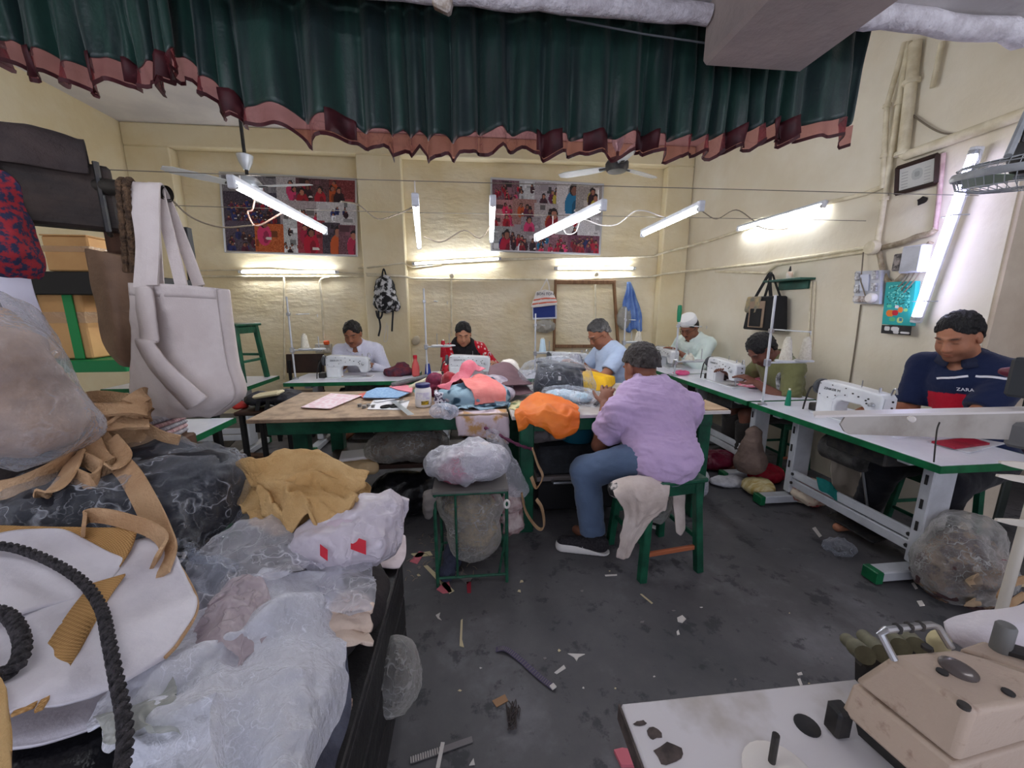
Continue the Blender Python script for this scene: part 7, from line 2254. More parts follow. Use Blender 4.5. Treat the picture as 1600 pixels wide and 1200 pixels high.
sheet('frosted_film', crumple(A, (.04, 5), (.018, 12), (.005, 32), seed=2), m_frost, t, 0, 1)
sheet('dark_goods', A - (0, -.04, .065), M('slate_cloth', (96, 100, 116), .8, col2=(60, 62, 76), vs=9, bump=.4), t, .01, 1)
# ---- clear loose film sheets over the middle
for lab, rows, sd, mt in [
 ('loose clear film sheet spread right of the knotted bag', [[(290, 880, .06), (360, 835, .05), (430, 820, .04), (510, 815, .02)], [(260, 930, .09), (350, 895, .1), (430, 870, .08), (515, 850, .03)], [(300, 960, .1), (380, 930, .12), (450, 905, .09), (500, 895, .04)]], 3, m_film2),
 ('pinkish frosted wrap bunched in the middle of the heap', [[(318, 945, .13), (350, 915, .14), (400, 925, .12), (418, 960, .1)], [(310, 985, .14), (350, 960, .17), (395, 975, .15), (415, 1000, .12)], [(300, 1030, .14), (345, 1020, .16), (380, 1030, .15), (395, 1040, .12)]], 6, plastic('pinkish_film', (224, 210, 212), .4, .3, 10, .4, .3, .7, (214, 200, 204))),
 ('greenish clear film flap near the bottom of the heap', [[(148, 1095, .14), (190, 1080, .16), (250, 1075, .16)], [(160, 1140, .16), (205, 1130, .18), (260, 1120, .17)], [(180, 1180, .16), (220, 1180, .18), (290, 1165, .16)]], 8, plastic('greenish_film', (206, 208, 200), .4, .25, 10, .4, .4, .6, (190, 192, 186))),
 ('clear film wrapped over the cream roll at heap\'s right', [[(480, 880, .05), (540, 872, .04), (580, 880, .02)], [(505, 930, .06), (545, 925, .06), (578, 925, .03)], [(520, 965, .04), (550, 970, .05), (572, 968, .03)]], 9, m_film2)]:
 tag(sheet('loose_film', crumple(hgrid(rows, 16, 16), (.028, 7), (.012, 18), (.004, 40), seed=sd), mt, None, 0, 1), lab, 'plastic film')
# ---- golden jute cloth
m_gold = M('golden_hessian', (212, 176, 122), .8, col2=(194, 154, 98), vs=7, bump=.5, bs=160)
A = hgrid([[(368, 738, -.02), (405, 752, .02), (450, 742, -.02), (505, 742, -.02), (560, 752, -.03)], [(372, 770, .01), (410, 775, .05), (460, 765, .02), (515, 762, .03), (570, 765, -.02)], [(385, 800, .03), (430, 800, .06), (480, 785, .05), (530, 790, .04), (562, 790, .0)], [(400, 820, .04), (450, 822, .07), (500, 815, .07), (535, 818, .05), (545, 815, .02)], [(420, 832, .04), (470, 838, .06), (515, 835, .06), (530, 838, .04), (535, 835, .02)]], 12, 12)
tag(sheet('hessian_cloth', crumple(A, (.05, 6), (.022, 14), (.007, 34), seed=3) + (0, 0, .03), m_gold, None, .005), 'crumpled golden-brown hessian cloth on the heap', 'cloth')
tag(sheet('hessian_cloth', crumple(A - (0.01, -.02, .03), (.04, 5), (.014, 13), seed=9), m_gold, None, .005), 'second golden-brown hessian cloth folded underneath', 'cloth')
# ---- white carrier bag with red print
c = hb(555, 835, .03)
t = thing('carrier_bag', 'white carrier bag with red print at the right end of heap', 'bag', tuple(c - (0, 0, .1)))
m_car = plastic('white_carrier', (230, 224, 230), .72, .3, 9, .3, .2, .6, (222, 214, 224))
blob('bag_film', m_car, t, [('e', c + (-.02, 0, -.01), (.13, .1, .07)), ('e', c + (.05, .06, .02), (.06, .06, .05))], .007, .022, 11)
A = hgrid([[(560, 800, .02), (590, 782, .0), (615, 778, -.01), (640, 783, -.01)], [(565, 820, .04), (595, 802, .03), (620, 800, .02), (638, 803, .0)], [(575, 835, .04), (600, 822, .03), (618, 818, .02), (632, 820, .01)]], 9, 9)
sheet('bag_mouth', crumple(A, (.024, 10), (.01, 24), seed=4), m_car, t, 0, 1)
blob('contents', M('lilac_cloth', (206, 190, 204), .8), t, [('e', c + (-.02, 0, 0), (.105, .085, .06))], .01, .01, 10)
for u0, v0, w, h_ in ((548, 858, 24, 22), (500, 868, 12, 18)):
 G = [[hb(u0 + w * i / 3, v0 - h_ * j / 3 + 3 * i, .15) for i in range(4)] for j in range(4)]
 MB().grid(G).build('red_print', M('red_print', (196, 36, 56), .5), t)
t = thing('white_board', 'white card sheet at the right end of the bench', 'card', tuple(hb(600, 870)))
G = catmull([[px(560, 850, z=.53), px(615, 835, z=.53), px(634, 838, z=.525)], [px(570, 880, z=.53), px(612, 868, z=.53), px(634, 868, z=.52)], [px(585, 886, z=.52), px(612, 888, z=.52), px(624, 888, z=.51)]], 5, 5)
sheet('card_sheet', wrinkle(G, .003, 14, 2), M('pinkish_card', (226, 212, 214), .7, col2=(206, 190, 192), vs=20), t, .004)
# ---- cream canvas roll at the bench edge
c = hb(548, 975, .03)
t = thing('canvas_roll', 'roll of folded cream canvas bags at the bench edge', 'canvas roll', tuple(c))
for k in range(3):
 G = catmull([[hb(505 + i * 3, 935 + k * 20, .03 + .004 * k) - (0, 0, .012 * k) for i in (0, 8, 16, 22)], [hb(510 + i * 3, 950 + k * 20, .05) - (0, 0, .012 * k) for i in (0, 8, 16, 23)], [hb(515 + i * 3, 962 + k * 20, .03) - (0, 0, .012 * k) for i in (0, 8, 16, 21)]], 6, 5)
 sheet('fold', crumple(G, (.014, 12), (.006, 28), seed=k), M('cream_canvas_fold', (212, 192, 176), .85, bump=.3, bs=140), t, .008)
c = px(540, 1100, y=.62)
tag(MB().tube(smoothpath([px(520, 1075, y=.63), px(535, 1080, y=.63), px(546, 1098, y=.63), px(538, 1116, y=.63), px(522, 1122, y=.63)], 10), .006 + .001 * np.sin(np.arange(41) * 2.4), 7).build('twisted_cord', M('cream_black_cord', (190, 160, 140), .8, col2=(60, 40, 36), vs=90), None, True), 'cream and black twisted cord loop at the bench side', 'cord')
c = px(615, 1060, z=.25)
o = blob('clear_bag', m_film3, None, [('e', px(618, 1055, y=1.02), (.075, .09, .105))], .007, .012, 14)
tag(o, 'empty clear plastic bag hanging at the side of the bench', 'bag')
G = catmull([[hb(-30, 1050, .36), hb(0, 1060, .36), hb(10, 1075, .36)], [hb(-30, 1140, .35), hb(8, 1140, .35), hb(14, 1150, .35)], [hb(-30, 1220, .33), hb(10, 1220, .33), hb(20, 1230, .33)]], 6, 5)
tag(sheet('brown_hessian_strip', G, m_gold, None, .006), 'brown hessian strip at the lower left corner', 'cloth')
c = hb(60, 1170, .0) - (0, 0, .1)
tag(blob('black_sack', M('black_polythene', (20, 20, 24), .3, bump=.4, bs=20), None, [('e', c, (.16, .12, .12))], .012, .02, 9), 'black polythene sack under the laminated bag', 'sack')
# ---- striped cloths behind the heap and small pieces
c = px(205, 655, y=1.3)
for k in range(5):
 tag(MB().box((c[0], 1.36, c[2] - .012 - .016 * k), (.16, .13, .014), rot('Z', 4 * k - 8), .005).build('folded_cloth', M('pink_stripe' if k % 2 else 'grey_stripe', (220, 190, 188) if k % 2 else (196, 192, 196), .8, col2=(170, 120, 122) if k % 2 else (130, 126, 136), vs=30, stretch=(1, 12, 1))),
  '%s striped cloth in the folded stack under the white tote' % ['topmost pale grey', 'topmost pink', 'middle grey', 'lower pink', 'lowest grey'][k], 'cloth', 'folded striped cloths')
MBx = MB().span((c[0] - .09, 1.28, .5), (c[0] + .09, 1.44, c[2] - .09), bev=.006).build('wooden_crate', m_brw)
tag(MBx, 'wooden crate under the folded striped cloths', 'crate')
o = blob('clear_pouch', m_film2, None, [('e', px(160, 660, y=1.18), (.06, .05, .06))], .008, .012, 16)
tag(o, 'small clear pouch between straps and striped cloths', 'bag')
a, b = px(310, 715, z=.06), px(400, 718, z=.06)
tag(MB().box((a + b) / 2, (.09, .1, np.linalg.norm(b - a) + .5), fr(a, b, (0, 0, 1)), .008).build('timber_block', m_brw), 'short timber block lying on the floor behind the heap', 'timber')
# ================================================================ wire stand with bags in front of the work table
m_gwire = M('green_wire', (36, 96, 72), .5, col2=(24, 70, 52), vs=20)
SX0, SX1, SY0, SY1, SZ = -.20, .15, 1.74, 2.04, .5
t = thing('wire_stand', 'green wire stand holding clear bags in front of work table', 'stand', (-.02, 1.9, 0))
for x in (SX0, SX1):
 for y in (SY0, SY1):
  MB().cyl((x, y, 0), (x, y, SZ), .009, n=8).build('leg', m_gwire, t, True)
for z, r_ in ((SZ, .009), (.045, .007)):
 for a, b in (((SX0, SY0), (SX1, SY0)), ((SX1, SY0), (SX1, SY1)), ((SX1, SY1), (SX0, SY1)), ((SX0, SY1), (SX0, SY0))):
  MB().cyl((a[0], a[1], z), (b[0], b[1], z), r_, n=8).build('cross_bar', m_gwire, t, True)
MB().cyl((-.1, SY0, SZ), (-.1, SY0, .05), .006, n=8).build('middle_rod', m_gwire, t, True)
MB().cyl((SX1, SY0, .3), (SX1 - .04, SY0, .05), .006, n=8).build('brace', m_gwire, t, True)
MB().tube([(SX1 + .012 * math.cos(a), SY0 - .012, SZ - .06 + .02 * math.sin(a)) for a in np.linspace(0, 6.28, 13)[:-1]], .006, 6, closed=True).build('cord_knot', m_wcable, t, True)
MB().span((SX0 - .01, SY0 - .01, SZ + .006), (SX1 + .01, SY1 + .01, SZ + .018)).build('top_plate', M('grey_dusty_plate', (112, 108, 104), .8), t)
c = np.array([-.03, 1.87, .27])
t = thing('scrap_bag', 'long clear bag of cream scraps hanging inside the wire stand', 'bag', (c[0], c[1], .06))
blob('scraps', M('cream_shreds', (190, 172, 138), .9, col2=(120, 108, 92), vs=14, bump=1, bs=40), t, [('e', c + (.04, 0, -.08), (.1, .09, .1)), ('e', c + (.0, 0, .08), (.12, .1, .12))], .011, .025, 12)
blob('film', m_film3, t, [('e', c + (.02, -.01, -.06), (.14, .12, .15)), ('e', c + (.0, 0, .1), (.165, .13, .13))], .008, .016, 9, [((0, 0, SZ - .01), (0, 0, 1))], seed=6)
c = np.array([-.03, 1.88, SZ + .1])
t = thing('mixed_bag', 'bulging clear bag with pink and white pieces on the wire stand', 'bag', (c[0], c[1], SZ + .02))
blob('pieces', M('mixed_pieces', (206, 200, 202), .8, col2=(176, 96, 118), vs=7, lo=.52, hi=.58, bump=.5, bs=30), t, [('e', c + (-.03, 0, -.01), (.16, .12, .07)), ('e', c + (.05, 0, .02), (.1, .1, .07))], .01, .025, 10, [((0, 0, SZ + .02), (0, 0, -1))])
blob('film', m_film2, t, [('e', c + (-.02, 0, 0), (.205, .16, .085)), ('e', c + (.05, 0, .03), (.14, .13, .08))], .008, .022, 10, [((0, 0, SZ + .019), (0, 0, -1))], seed=3)
tag(blob('dust_cloth', M('grey_lint_cloth', (122, 116, 112), .95), None, [('e', (SX0 - .02, SY0 + .03, SZ - .02), (.035, .04, .03)), ('e', (SX0 - .03, SY0, SZ - .08), (.025, .02, .05))], .007, .01, 22), 'grey lint rag tied to the corner of the wire stand', 'rag')
# ---- hanging bags between the tables
c = px(795, 720, y=2.12)
t = thing('hanging_bag', 'frosted bag hanging between the two work tables', 'bag', tuple(c - (0, 0, .2)))
A = catmull([[px(u, v, y=y) for u, v, y in r_] for r_ in [[(758, 672, 2.1), (775, 675, 2.12), (790, 690, 2.14)], [(757, 720, 2.06), (785, 720, 2.03), (808, 725, 2.1)], [(758, 752, 2.05), (790, 762, 2.0), (826, 765, 2.08)], [(775, 768, 2.06), (805, 778, 2.02), (824, 774, 2.08)]]], 9, 9)
sheet('film', crumple(A, (.016, 9), (.008, 22), seed=3), m_film2, t, 0)
c = px(790, 785, y=2.08)
tag(blob('scrap_bundle', M('pale_scraps', (206, 190, 186), .85, col2=(150, 110, 110), vs=10, bump=.6, bs=30), None, [('e', (c[0] - .0, 2.1, c[2]), (.1, .09, .075)), ('e', (c[0] + .02, 2.1, c[2] - .12), (.09, .09, .08))], .009, .02, 14), 'bundle of pale scraps below the frosted bag', 'cloth bundle')
q = px(768, 775, y=2.02)
tag(MB().lathe([(.02, 0), (.028, .07), (.03, .072), (.026, .06), (.018, .004)], q - (0, 0, .035), 18).build('red_cup', M('red_plastic', (176, 20, 40), .35), None, True), 'red plastic cup stuck in the scraps between the tables', 'cup')
P = smoothpath([px(757, 668, y=2.16), px(780, 680, y=2.12), px(810, 695, y=2.1), px(832, 702, y=2.12)], 8)
tag(MB().tube(P, .009 + .003 * np.sin(np.arange(len(P)) * 1.7), 7).build('purple_tie', M('purple_tie', (96, 44, 70), .8, bump=.5), None, True), 'twisted purple cloth tie strung between the tables', 'tie')
for k, pts in enumerate([[(815, 770), (822, 800), (840, 825), (850, 822), (847, 795), (838, 780)], [(832, 700), (840, 725), (848, 745), (838, 762), (830, 745)]]):
 tag(MB().ribbon(smoothpath([px(u, v, y=2.04) for u, v in pts], 7), .022, .003, [(.3, 1, 0), (.6, .6, .3)]).build('webbing_loop', m_str, None, True), ['lower', 'upper'][k] + ' beige webbing loop at the table leg', 'strap')
# ---- below the left work table
t = thing('low_trestle', 'low dark trestle shelf under the left work table', 'shelf', (-.5, 2.6, 0))
MB().span((-1.0, 2.4, .36), (.0, 2.85, .39), bev=.004).build('board', m_dwood, t)
for x in (-.9, -.1):
 MB().span((x - .03, 2.45, 0), (x + .03, 2.8, .36), bev=.004).build('trestle_leg', m_blk, t)
c = np.array([-.42, 2.5, .5])
t = thing('grey_goods_bag', 'smoky plastic bag of grey-brown goods on the low trestle', 'bag', (c[0], c[1], .39))
blob('goods', M('grey_brown_goods', (140, 124, 108), .9, col2=(96, 84, 74), vs=9, bump=.6, bs=30), t, [('e', c, (.2, .13, .09)), ('e', c + (-.14, 0, -.03), (.12, .1, .06))], .012, .03, 10, [((0, 0, .392), (0, 0, -1))])
blob('film', m_film3, t, [('e', c, (.235, .16, .115)), ('e', c + (-.15, 0, -.03), (.15, .13, .08))], .009, .02, 9, [((0, 0, .3915), (0, 0, -1))], seed=2)
tag(blob('kraft_paper', M('kraft_paper', (206, 178, 136), .8), None, [('e', (-.78, 2.42, .405), (.14, .08, .014)), ('e', (-.7, 2.38, .37), (.08, .03, .04))], .008, .012, 12), 'crumpled kraft paper on the end of the low trestle', 'paper')
tag(MB().box((-.76, 2.5, .43), (.24, .16, .02), rot('Z', 12), .004).build('white_card_stack', M('white_card', (232, 230, 232), .6)), 'white card stack on the low trestle', 'card')
c = np.array([-.5, 2.5, .14])
tag(blob('black_sack', M('black_polythene', (20, 20, 24), .3), None, [('e', c, (.2, .16, .14)), ('e', c + (.25, .02, .02), (.16, .15, .15))], .013, .025, 8, [((0, 0, .002), (0, 0, -1))]), 'black polythene sack on the floor under the left work table', 'sack')
# ---- below the right work table
t = thing('suitcase', 'black suitcase with silver handle under the right work table', 'suitcase', (.7, 2.55, 0))
MB().span((.4, 2.32, .3), (.98, 2.72, .5), bev=.02).build('upper_case', M('black_ballistic', (34, 36, 40), .6, col2=(46, 48, 54), vs=30, bump=.3, bs=120), t)
MB().span((.39, 2.31, .05), (.99, 2.73, .27), bev=.02).build('lower_case', M('black_shell', (24, 24, 26), .4), t)
MB().span((.4, 2.312, .27), (.98, 2.72, .3)).build('zip_band', M('grey_band', (118, 110, 108), .5), t)
MB().tube([(.5, 2.3, .275), (.5, 2.27, .275), (.88, 2.27, .275), (.88, 2.3, .275)], .011, 8).build('handle', m_steel, t, True)
c = px(905, 692, y=2.4)
b = MB(o=(c[0], 2.46, c[2] - .03))
t = thing('teal_basket', 'teal plastic basket on the black suitcase', 'basket', (c[0], 2.46, .5))
zb = .502 - (c[2] - .03)
b.lathe([(.1, zb), (.115, zb + .1), (.122, zb + .1), (.107, zb)], (0, 0, 0), 24, caps=False)
b.lathe([(.0, zb), (.104, zb + .004)], (0, 0, 0), 24, caps=False)
b.build('tub', M('teal_plastic', (20, 92, 112), .4), t, True)
MB(o=(c[0], 2.46, .6)).tube([(.12 * math.cos(a), .12 * math.sin(a), 0) for a in np.linspace(0, 6.283, 31)[:-1]], .007, 6, closed=True).build('rim', MATS['teal_plastic'], t, True)
c = px(835, 700, y=2.3)
tag(blob('cloth_offcuts', M('grey_offcuts', (120, 112, 112), .9, bump=.5, bs=30), None, [('e', (.36 + .05, 2.45, .56), (.1, .1, .05)), ('e', (.55, 2.5, .54), (.12, .1, .04))], .01, .02, 14, [((0, 0, .502), (0, 0, -1))]), 'grey offcuts lying on the black suitcase', 'cloth')
# ---- white cloth over the stool of the man in mauve
def stoolbox(P):
 return outbox((.8, 1.69, .3), (1.17, 2.03, .535))(P)
A = catmull([[px(u, v, y=y) for u, v, y in r_] for r_ in [[(955, 752, 1.74), (985, 748, 1.72), (1015, 750, 1.7), (1044, 748, 1.7)], [(958, 775, 1.66), (985, 765, 1.64), (1012, 772, 1.63), (1045, 768, 1.66)], [(975, 800, 1.66), (992, 800, 1.63), (1010, 800, 1.62), (1040, 790, 1.66)], [(968, 840, 1.66), (982, 842, 1.64), (1000, 825, 1.63), (1030, 806, 1.66)], [(962, 868, 1.66), (975, 872, 1.65), (985, 862, 1.65), (1002, 828, 1.66)]]], 9, 9)
tag(sheet('draped_rag', crumple(A, (.018, 9), (.007, 22), seed=3), M('soiled_white_cotton', (216, 202, 194), .85, col2=(196, 180, 170), vs=6, bump=.2, bs=120), None, .005), 'soiled white cloth draped over the front of the stool', 'cloth')
A = catmull([[px(u, v, y=1.78) for u, v in r_] for r_ in [[(1050, 752), (1060, 752), (1070, 754)], [(1052, 790), (1062, 790), (1070, 790)], [(1056, 832), (1064, 836), (1070, 826)]]], 8, 6)
tag(sheet('draped_rag', wrinkle(A, .008, 14, 3), MATS['soiled_white_cotton'], None, .005), 'narrow white cloth hanging at the right side of the stool', 'cloth')
o = blob('clear_bag', m_film3, None, [('e', (1.03, 1.95, .3), (.08, .1, .14))], .009, .014, 12)
tag(o, 'crumpled clear bag between the stool legs', 'bag')
tag(blob('folded_rag', M('black_white_rag', (206, 196, 190), .85, col2=(40, 38, 40), vs=9, lo=.5, hi=.55), None, [('e', px(962, 765, y=1.72), (.035, .04, .04))], .007, .008, 22), 'small black and white rag on the left corner of the stool', 'cloth')
# ---- things under and beside the right tables
c = px(1175, 700, y=2.62)
t = thing('dust_bag', 'brown-grey cloth bag hanging under the middle right table', 'bag', (c[0], c[1], .2))
blob('bag_cloth', M('brown_grey_cloth', (128, 108, 98), .9, col2=(104, 86, 78), vs=6, bump=.3), t, [('c', c + (0, 0, .12), c + (0, 0, -.1), .05, .1), ('e', c + (0, 0, -.12), (.11, .09, .07))], .01, .014, 12)
for lab, pos, r_, m_, sd in [('maroon film-wrapped bundle under the middle right table', (2.1, 3.0, .07), (.2, .13, .07), M('maroon_wrap', (116, 26, 52), .35, col2=(90, 16, 40), vs=8), 1), ('bright red bundle under the right tables', (2.35, 2.72, .06), (.14, .12, .06), M('red_bundle', (176, 20, 50), .5), 2),
       ('cream striped cushion under the right tables', (2.12, 2.5, .06), (.1, .1, .055), M('cream_stripe', (222, 208, 160), .8, col2=(190, 160, 90), vs=10, stretch=(1, 6, 1)), 3), ('white cloth bundle on the floor behind the table leg', (1.72, 2.72, .06), (.12, .1, .055), M('white_bundle', (208, 208, 212), .85, col2=(160, 160, 166), vs=9), 4),
       ('orange and blue print cloth on the floor behind the table leg', (1.8, 2.9, .04), (.12, .1, .04), M('orange_blue_print', (190, 100, 60), .8, col2=(50, 60, 100), vs=14, lo=.48, hi=.54), 5), ('red and white bundle under the near right table', (2.36, 2.3, .1), (.12, .1, .09), M('red_white_bundle', (186, 30, 50), .8, col2=(222, 204, 180), vs=7, lo=.5, hi=.56), 6),
       ('white plastic bag beside the table leg', (1.62, 2.5, .1), (.07, .08, .1), m_film2, 7), ('grey-white cloth on the floor between the tables', (1.98, 2.66, .03), (.13, .07, .03), MATS['white_bundle'], 8)]:
 tag(blob('floor_bundle', m_, None, [('e', pos, r_), ('e', np.array(pos) + (r_[0] * .5, r_[1] * .3, -.01), np.array(r_) * .8)], .01, .016, 14, [((0, 0, .002), (0, 0, -1))], seed=sd), lab, 'bundle')
A = catmull([[px(u, v, y=y) for u, v, y in r_] for r_ in [[(1275, 745, 2.05), (1290, 750, 2.03), (1300, 760, 2.02)], [(1280, 765, 2.02), (1300, 770, 2.0), (1318, 778, 1.98)], [(1295, 770, 2.0), (1312, 785, 1.98), (1322, 786, 1.97)]]], 8, 8)
tag(sheet('teal_rag', wrinkle(A, .012, 14, 3), M('teal_cloth', (16, 112, 104), .8), None, .005), 'teal cloth lying over the rail of the near right table', 'cloth')
A = catmull([[px(u, v, y=2.1) for u, v in r_] for r_ in [[(1300, 690), (1320, 695), (1338, 700)], [(1298, 730), (1322, 735), (1342, 740)], [(1302, 765), (1325, 775), (1345, 780)]]], 8, 8)
tag(sheet('hanging_cream_cloth', wrinkle(A, .012, 9, 3), M('grey_cream_cloth', (168, 156, 140), .85), None, .005), 'grey-cream cloth hanging below the near right table', 'cloth')
# scrap bag at the right
c = px(1512, 850, y=1.42)
t = thing('scrap_sack', 'large clear sack of cloth scraps beside the near right table', 'bag', (c[0], c[1], 0))
cz = np.array([c[0], 1.42, .0])
m_scr = M('mixed_scraps', (150, 124, 100), .9, col2=(84, 60, 60), vs=11, lo=.46, hi=.54, bump=1, bs=24)
blob('scraps', m_scr, t, [('e', cz + (0, 0, .13), (.17, .13, .14)), ('e', cz + (.02, .02, .22), (.13, .1, .08))], .009, .035, 12, [((0, 0, .006), (0, 0, -1))])
blob('film', m_film3, t, [('e', cz + (0, 0, .15), (.195, .155, .16)), ('e', cz + (.02, .03, .3), (.15, .11, .11))], .008, .018, 9, [((0, 0, .004), (0, 0, -1))], seed=5)
rs = np.random.RandomState(5)
for k in range(10):
 q = cz + (rs.uniform(-.14, .14), -.12 + rs.uniform(-.02, .02), rs.uniform(.05, .26))
 A = wrinkle(catmull([[q + (.03 * i + rs.uniform(-.01, .01), rs.uniform(-.015, .015), .025 * j + rs.uniform(-.01, .01)) for i in (-1, 0, 1)] for j in (-1, 0, 1)], 4, 4), .006, 30, k)
 sheet('loose_scrap', A, M('scrap_%d' % (k % 5), [(206, 184, 150), (176, 150, 120), (128, 60, 70), (90, 90, 96), (214, 188, 184)][k % 5], .85), t, .003)
o = blob('torn_film', m_film, None, [('e', px(1312, 855, z=.03), (.075, .06, .035))], .006, .018, 18, [((0, 0, .002), (0, 0, -1))])
tag(o, 'crumpled clear film on the floor before the near right table', 'plastic film')
P = smoothpath([px(1600, 905, y=1.22), px(1575, 915, y=1.2), px(1562, 935, y=1.18), px(1575, 945, y=1.18), px(1600, 930, y=1.2)], 7)
tag(MB().ribbon(P, .03, .003, [(0, .3, 1), (.3, .3, .8)]).build('webbing_loop', m_str, None, True), 'pale webbing loop beside the scrap sack at the right edge', 'strap')
# ================================================================ litter on the floor
ms = {k: M('litter_' + k, c_, .8) for k, c_ in dict(white=(214, 208, 202), cream=(206, 192, 156), pink=(206, 110, 122), tan=(160, 124, 92), grey=(128, 122, 122), lilac=(92, 84, 108), red=(150, 40, 56)).items()}
def litter(label, pix, mat, th=.003, group='offcuts on the floor', name='offcut'):
 P = [px(u, v, z=.0) for u, v in pix]
 c = np.mean(P, 0)
 Q = [(p[0] - c[0], p[1] - c[1]) for p in P]
 ar = sum(Q[i][0] * Q[(i + 1) % len(Q)][1] - Q[(i + 1) % len(Q)][0] * Q[i][1] for i in range(len(Q)))
 o = MB(o=(c[0], c[1], .001)).prism(Q if ar > 0 else Q[::-1], th).build(name, mat)
 return tag(o, label, 'scrap', group)
litter('long cream fabric strip in front of the wire stand', [(662, 885), (668, 884), (710, 924), (702, 928)], ms['cream'])
litter('pink offcut beside the long cream strip', [(682, 922), (700, 904), (706, 926), (692, 928)], ms['pink'])
litter('grey ribbed offcut under the wire stand', [(708, 896), (722, 894), (738, 904), (730, 914)], ms['grey'])
litter('red patterned offcut beside the wire stand foot', [(729, 910), (736, 910), (736, 927), (730, 927)], ms['red'])
litter('small pink-red scrap between the stand legs', [(640, 878), (655, 862), (664, 864), (652, 882)], ms['pink'])
litter('cream offcut curled behind the stand foot', [(642, 866), (672, 862), (676, 868), (650, 872)], ms['cream'])
litter('tan card tag on the open floor', [(769, 1096), (789, 1086), (794, 1096), (776, 1106)], ms['tan'])
litter('three-pointed white offcut on the open floor', [(887, 1022), (914, 1023), (904, 1028), (901, 1034), (897, 1028)], ms['white'])
litter('slim white offcut beside the zip end', [(866, 1052), (881, 1040), (884, 1045), (870, 1054)], ms['white'])
litter('white chip in the middle of the floor', [(1058, 966), (1066, 962), (1072, 968), (1066, 974), (1059, 972)], ms['white'])
litter('small white chip below the bigger one', [(1057, 988), (1060, 985), (1062, 992), (1058, 993)], ms['white'])
litter('wooden sliver right of the stool', [(1000, 929), (1003, 929), (1020, 943), (1018, 944)], ms['cream'])
litter('thin white sliver left of the stool', [(945, 899), (964, 898), (964, 900), (946, 901)], ms['white'])
litter('curved cream sliver left on the floor', [(718, 1010), (720, 970), (723, 968), (722, 1000), (725, 1012)], ms['cream'])
litter('white hooked offcut near the bench', [(681, 962), (688, 958), (686, 965), (690, 970), (684, 967)], ms['white'])
litter('small white triangle at the bottom of the floor', [(733, 1197), (740, 1186), (742, 1196)], ms['white'])
litter('white paper bit before the scrap sack', [(1432, 940), (1440, 939), (1445, 947), (1437, 948)], ms['white'])
litter('white paper bit at the foot of the scrap sack', [(1424, 912), (1428, 911), (1434, 920), (1430, 921)], ms['white'])
litter('pink fabric scrap under the foreground table corner', [(959, 1176), (972, 1173), (990, 1176), (998, 1200), (970, 1200)], ms['pink'], .012)
litter('white film strip beside the clear film', [(1269, 826), (1274, 824), (1284, 838), (1280, 840)], ms['white'])
litter('white sliver by the foreground machine table', [(1246, 1062), (1250, 1061), (1254, 1071), (1250, 1072)], ms['white'])
litter('white chip by the foreground machine table', [(1245, 1053), (1252, 1051), (1254, 1055), (1247, 1056)], ms['white'])
rs = np.random.RandomState(12)
for k in range(24):
 u, v = rs.uniform(650, 1300), rs.uniform(885, 1100)
 if u < 760 and k % 2:
  v = rs.uniform(880, 930)
 if u > 960 and v > 1080:
  continue
 r_ = rs.uniform(1.6, 4.2)
 a0 = rs.uniform(0, 6.28)
 litter('tiny pale offcut strewn on the dark floor', [(u + r_ * math.cos(a0 + q) * rs.uniform(.4, 1.5), v + r_ * .7 * math.sin(a0 + q) * rs.uniform(.4, 1.4)) for q in (0, 1.5, 3.1, 4.6)], ms[['white', 'cream', 'grey', 'grey', 'cream'][k % 5]], .002, 'tiny offcuts strewn on the floor', 'tiny_offcut')
# zips and tangle
t = thing('zip_strip', 'dark lilac zip tape lying on the open floor', 'zip', tuple(px(820, 1040, z=0)))
P = smoothpath([px(775, 1015, z=.006), px(790, 1014, z=.012), px(812, 1030, z=.006), px(840, 1055, z=.006), px(864, 1074, z=.006)], 8)
sd = np.cross(np.gradient(P, axis=0), (0, 0, 1.))
MB().ribbon(P, .022, .0012, sd).build('tape', ms['lilac'], t, True)
MB().box(P[-1] + (0, 0, .004), (.02, .018, .006), rot('Z', 30), .001).build('end_tab', ms['white'], t)
for k in range(2, len(P) - 2):
 s_ = unit(sd[k])
 MB().cyl(P[k] - s_ * .009 + (0, 0, .002), P[k] + s_ * .009 + (0, 0, .002), .0014, n=4).build('tooth', ms['grey'], t)
t = thing('zip_strip', 'grey-white zip pieces crossed at the bottom of the floor', 'zip', tuple(px(690, 1175, z=0)))
P = np.array([px(642, 1188, z=.004), px(690, 1172, z=.004), px(738, 1155, z=.004)])
MB().ribbon(P, .018, .0015, np.cross(P[2] - P[0], (0, 0, 1))).build('tape', ms['grey'], t)
P2 = np.array([px(692, 1160, z=.009), px(688, 1180, z=.009), px(684, 1200, z=.009)])
MB().ribbon(P2, .012, .0015, np.cross(P2[2] - P2[0], (0, 0, 1))).build('cross_piece', ms['white'], t)
for k in range(14):
 p = P[0] + (P[2] - P[0]) * (k / 26)
 s_ = unit(np.cross(P[2] - P[0], (0, 0, 1)))
 MB().cyl(p - s_ * .009 + (0, 0, .002), p + s_ * .009 + (0, 0, .002), .0014, n=4).build('tooth', ms['white'], t)
rs = np.random.RandomState(3)
c = px(802, 1118, z=.006)
b = MB()
for k in range(7):
 b.tube(smoothpath([c + (rs.uniform(-.025, .025), rs.uniform(-.05, .05), rs.uniform(0, .012)) for _ in range(6)], 4), .002, 5)
o = b.build('thread_tangle', M('dark_thread', (70, 62, 60), .9), None, True)
tag(o, 'dark tangle of thread beside the tan card tag', 'thread')
o['kind'] = 'stuff'
b = MB()
c0 = px(690, 875, z=0)
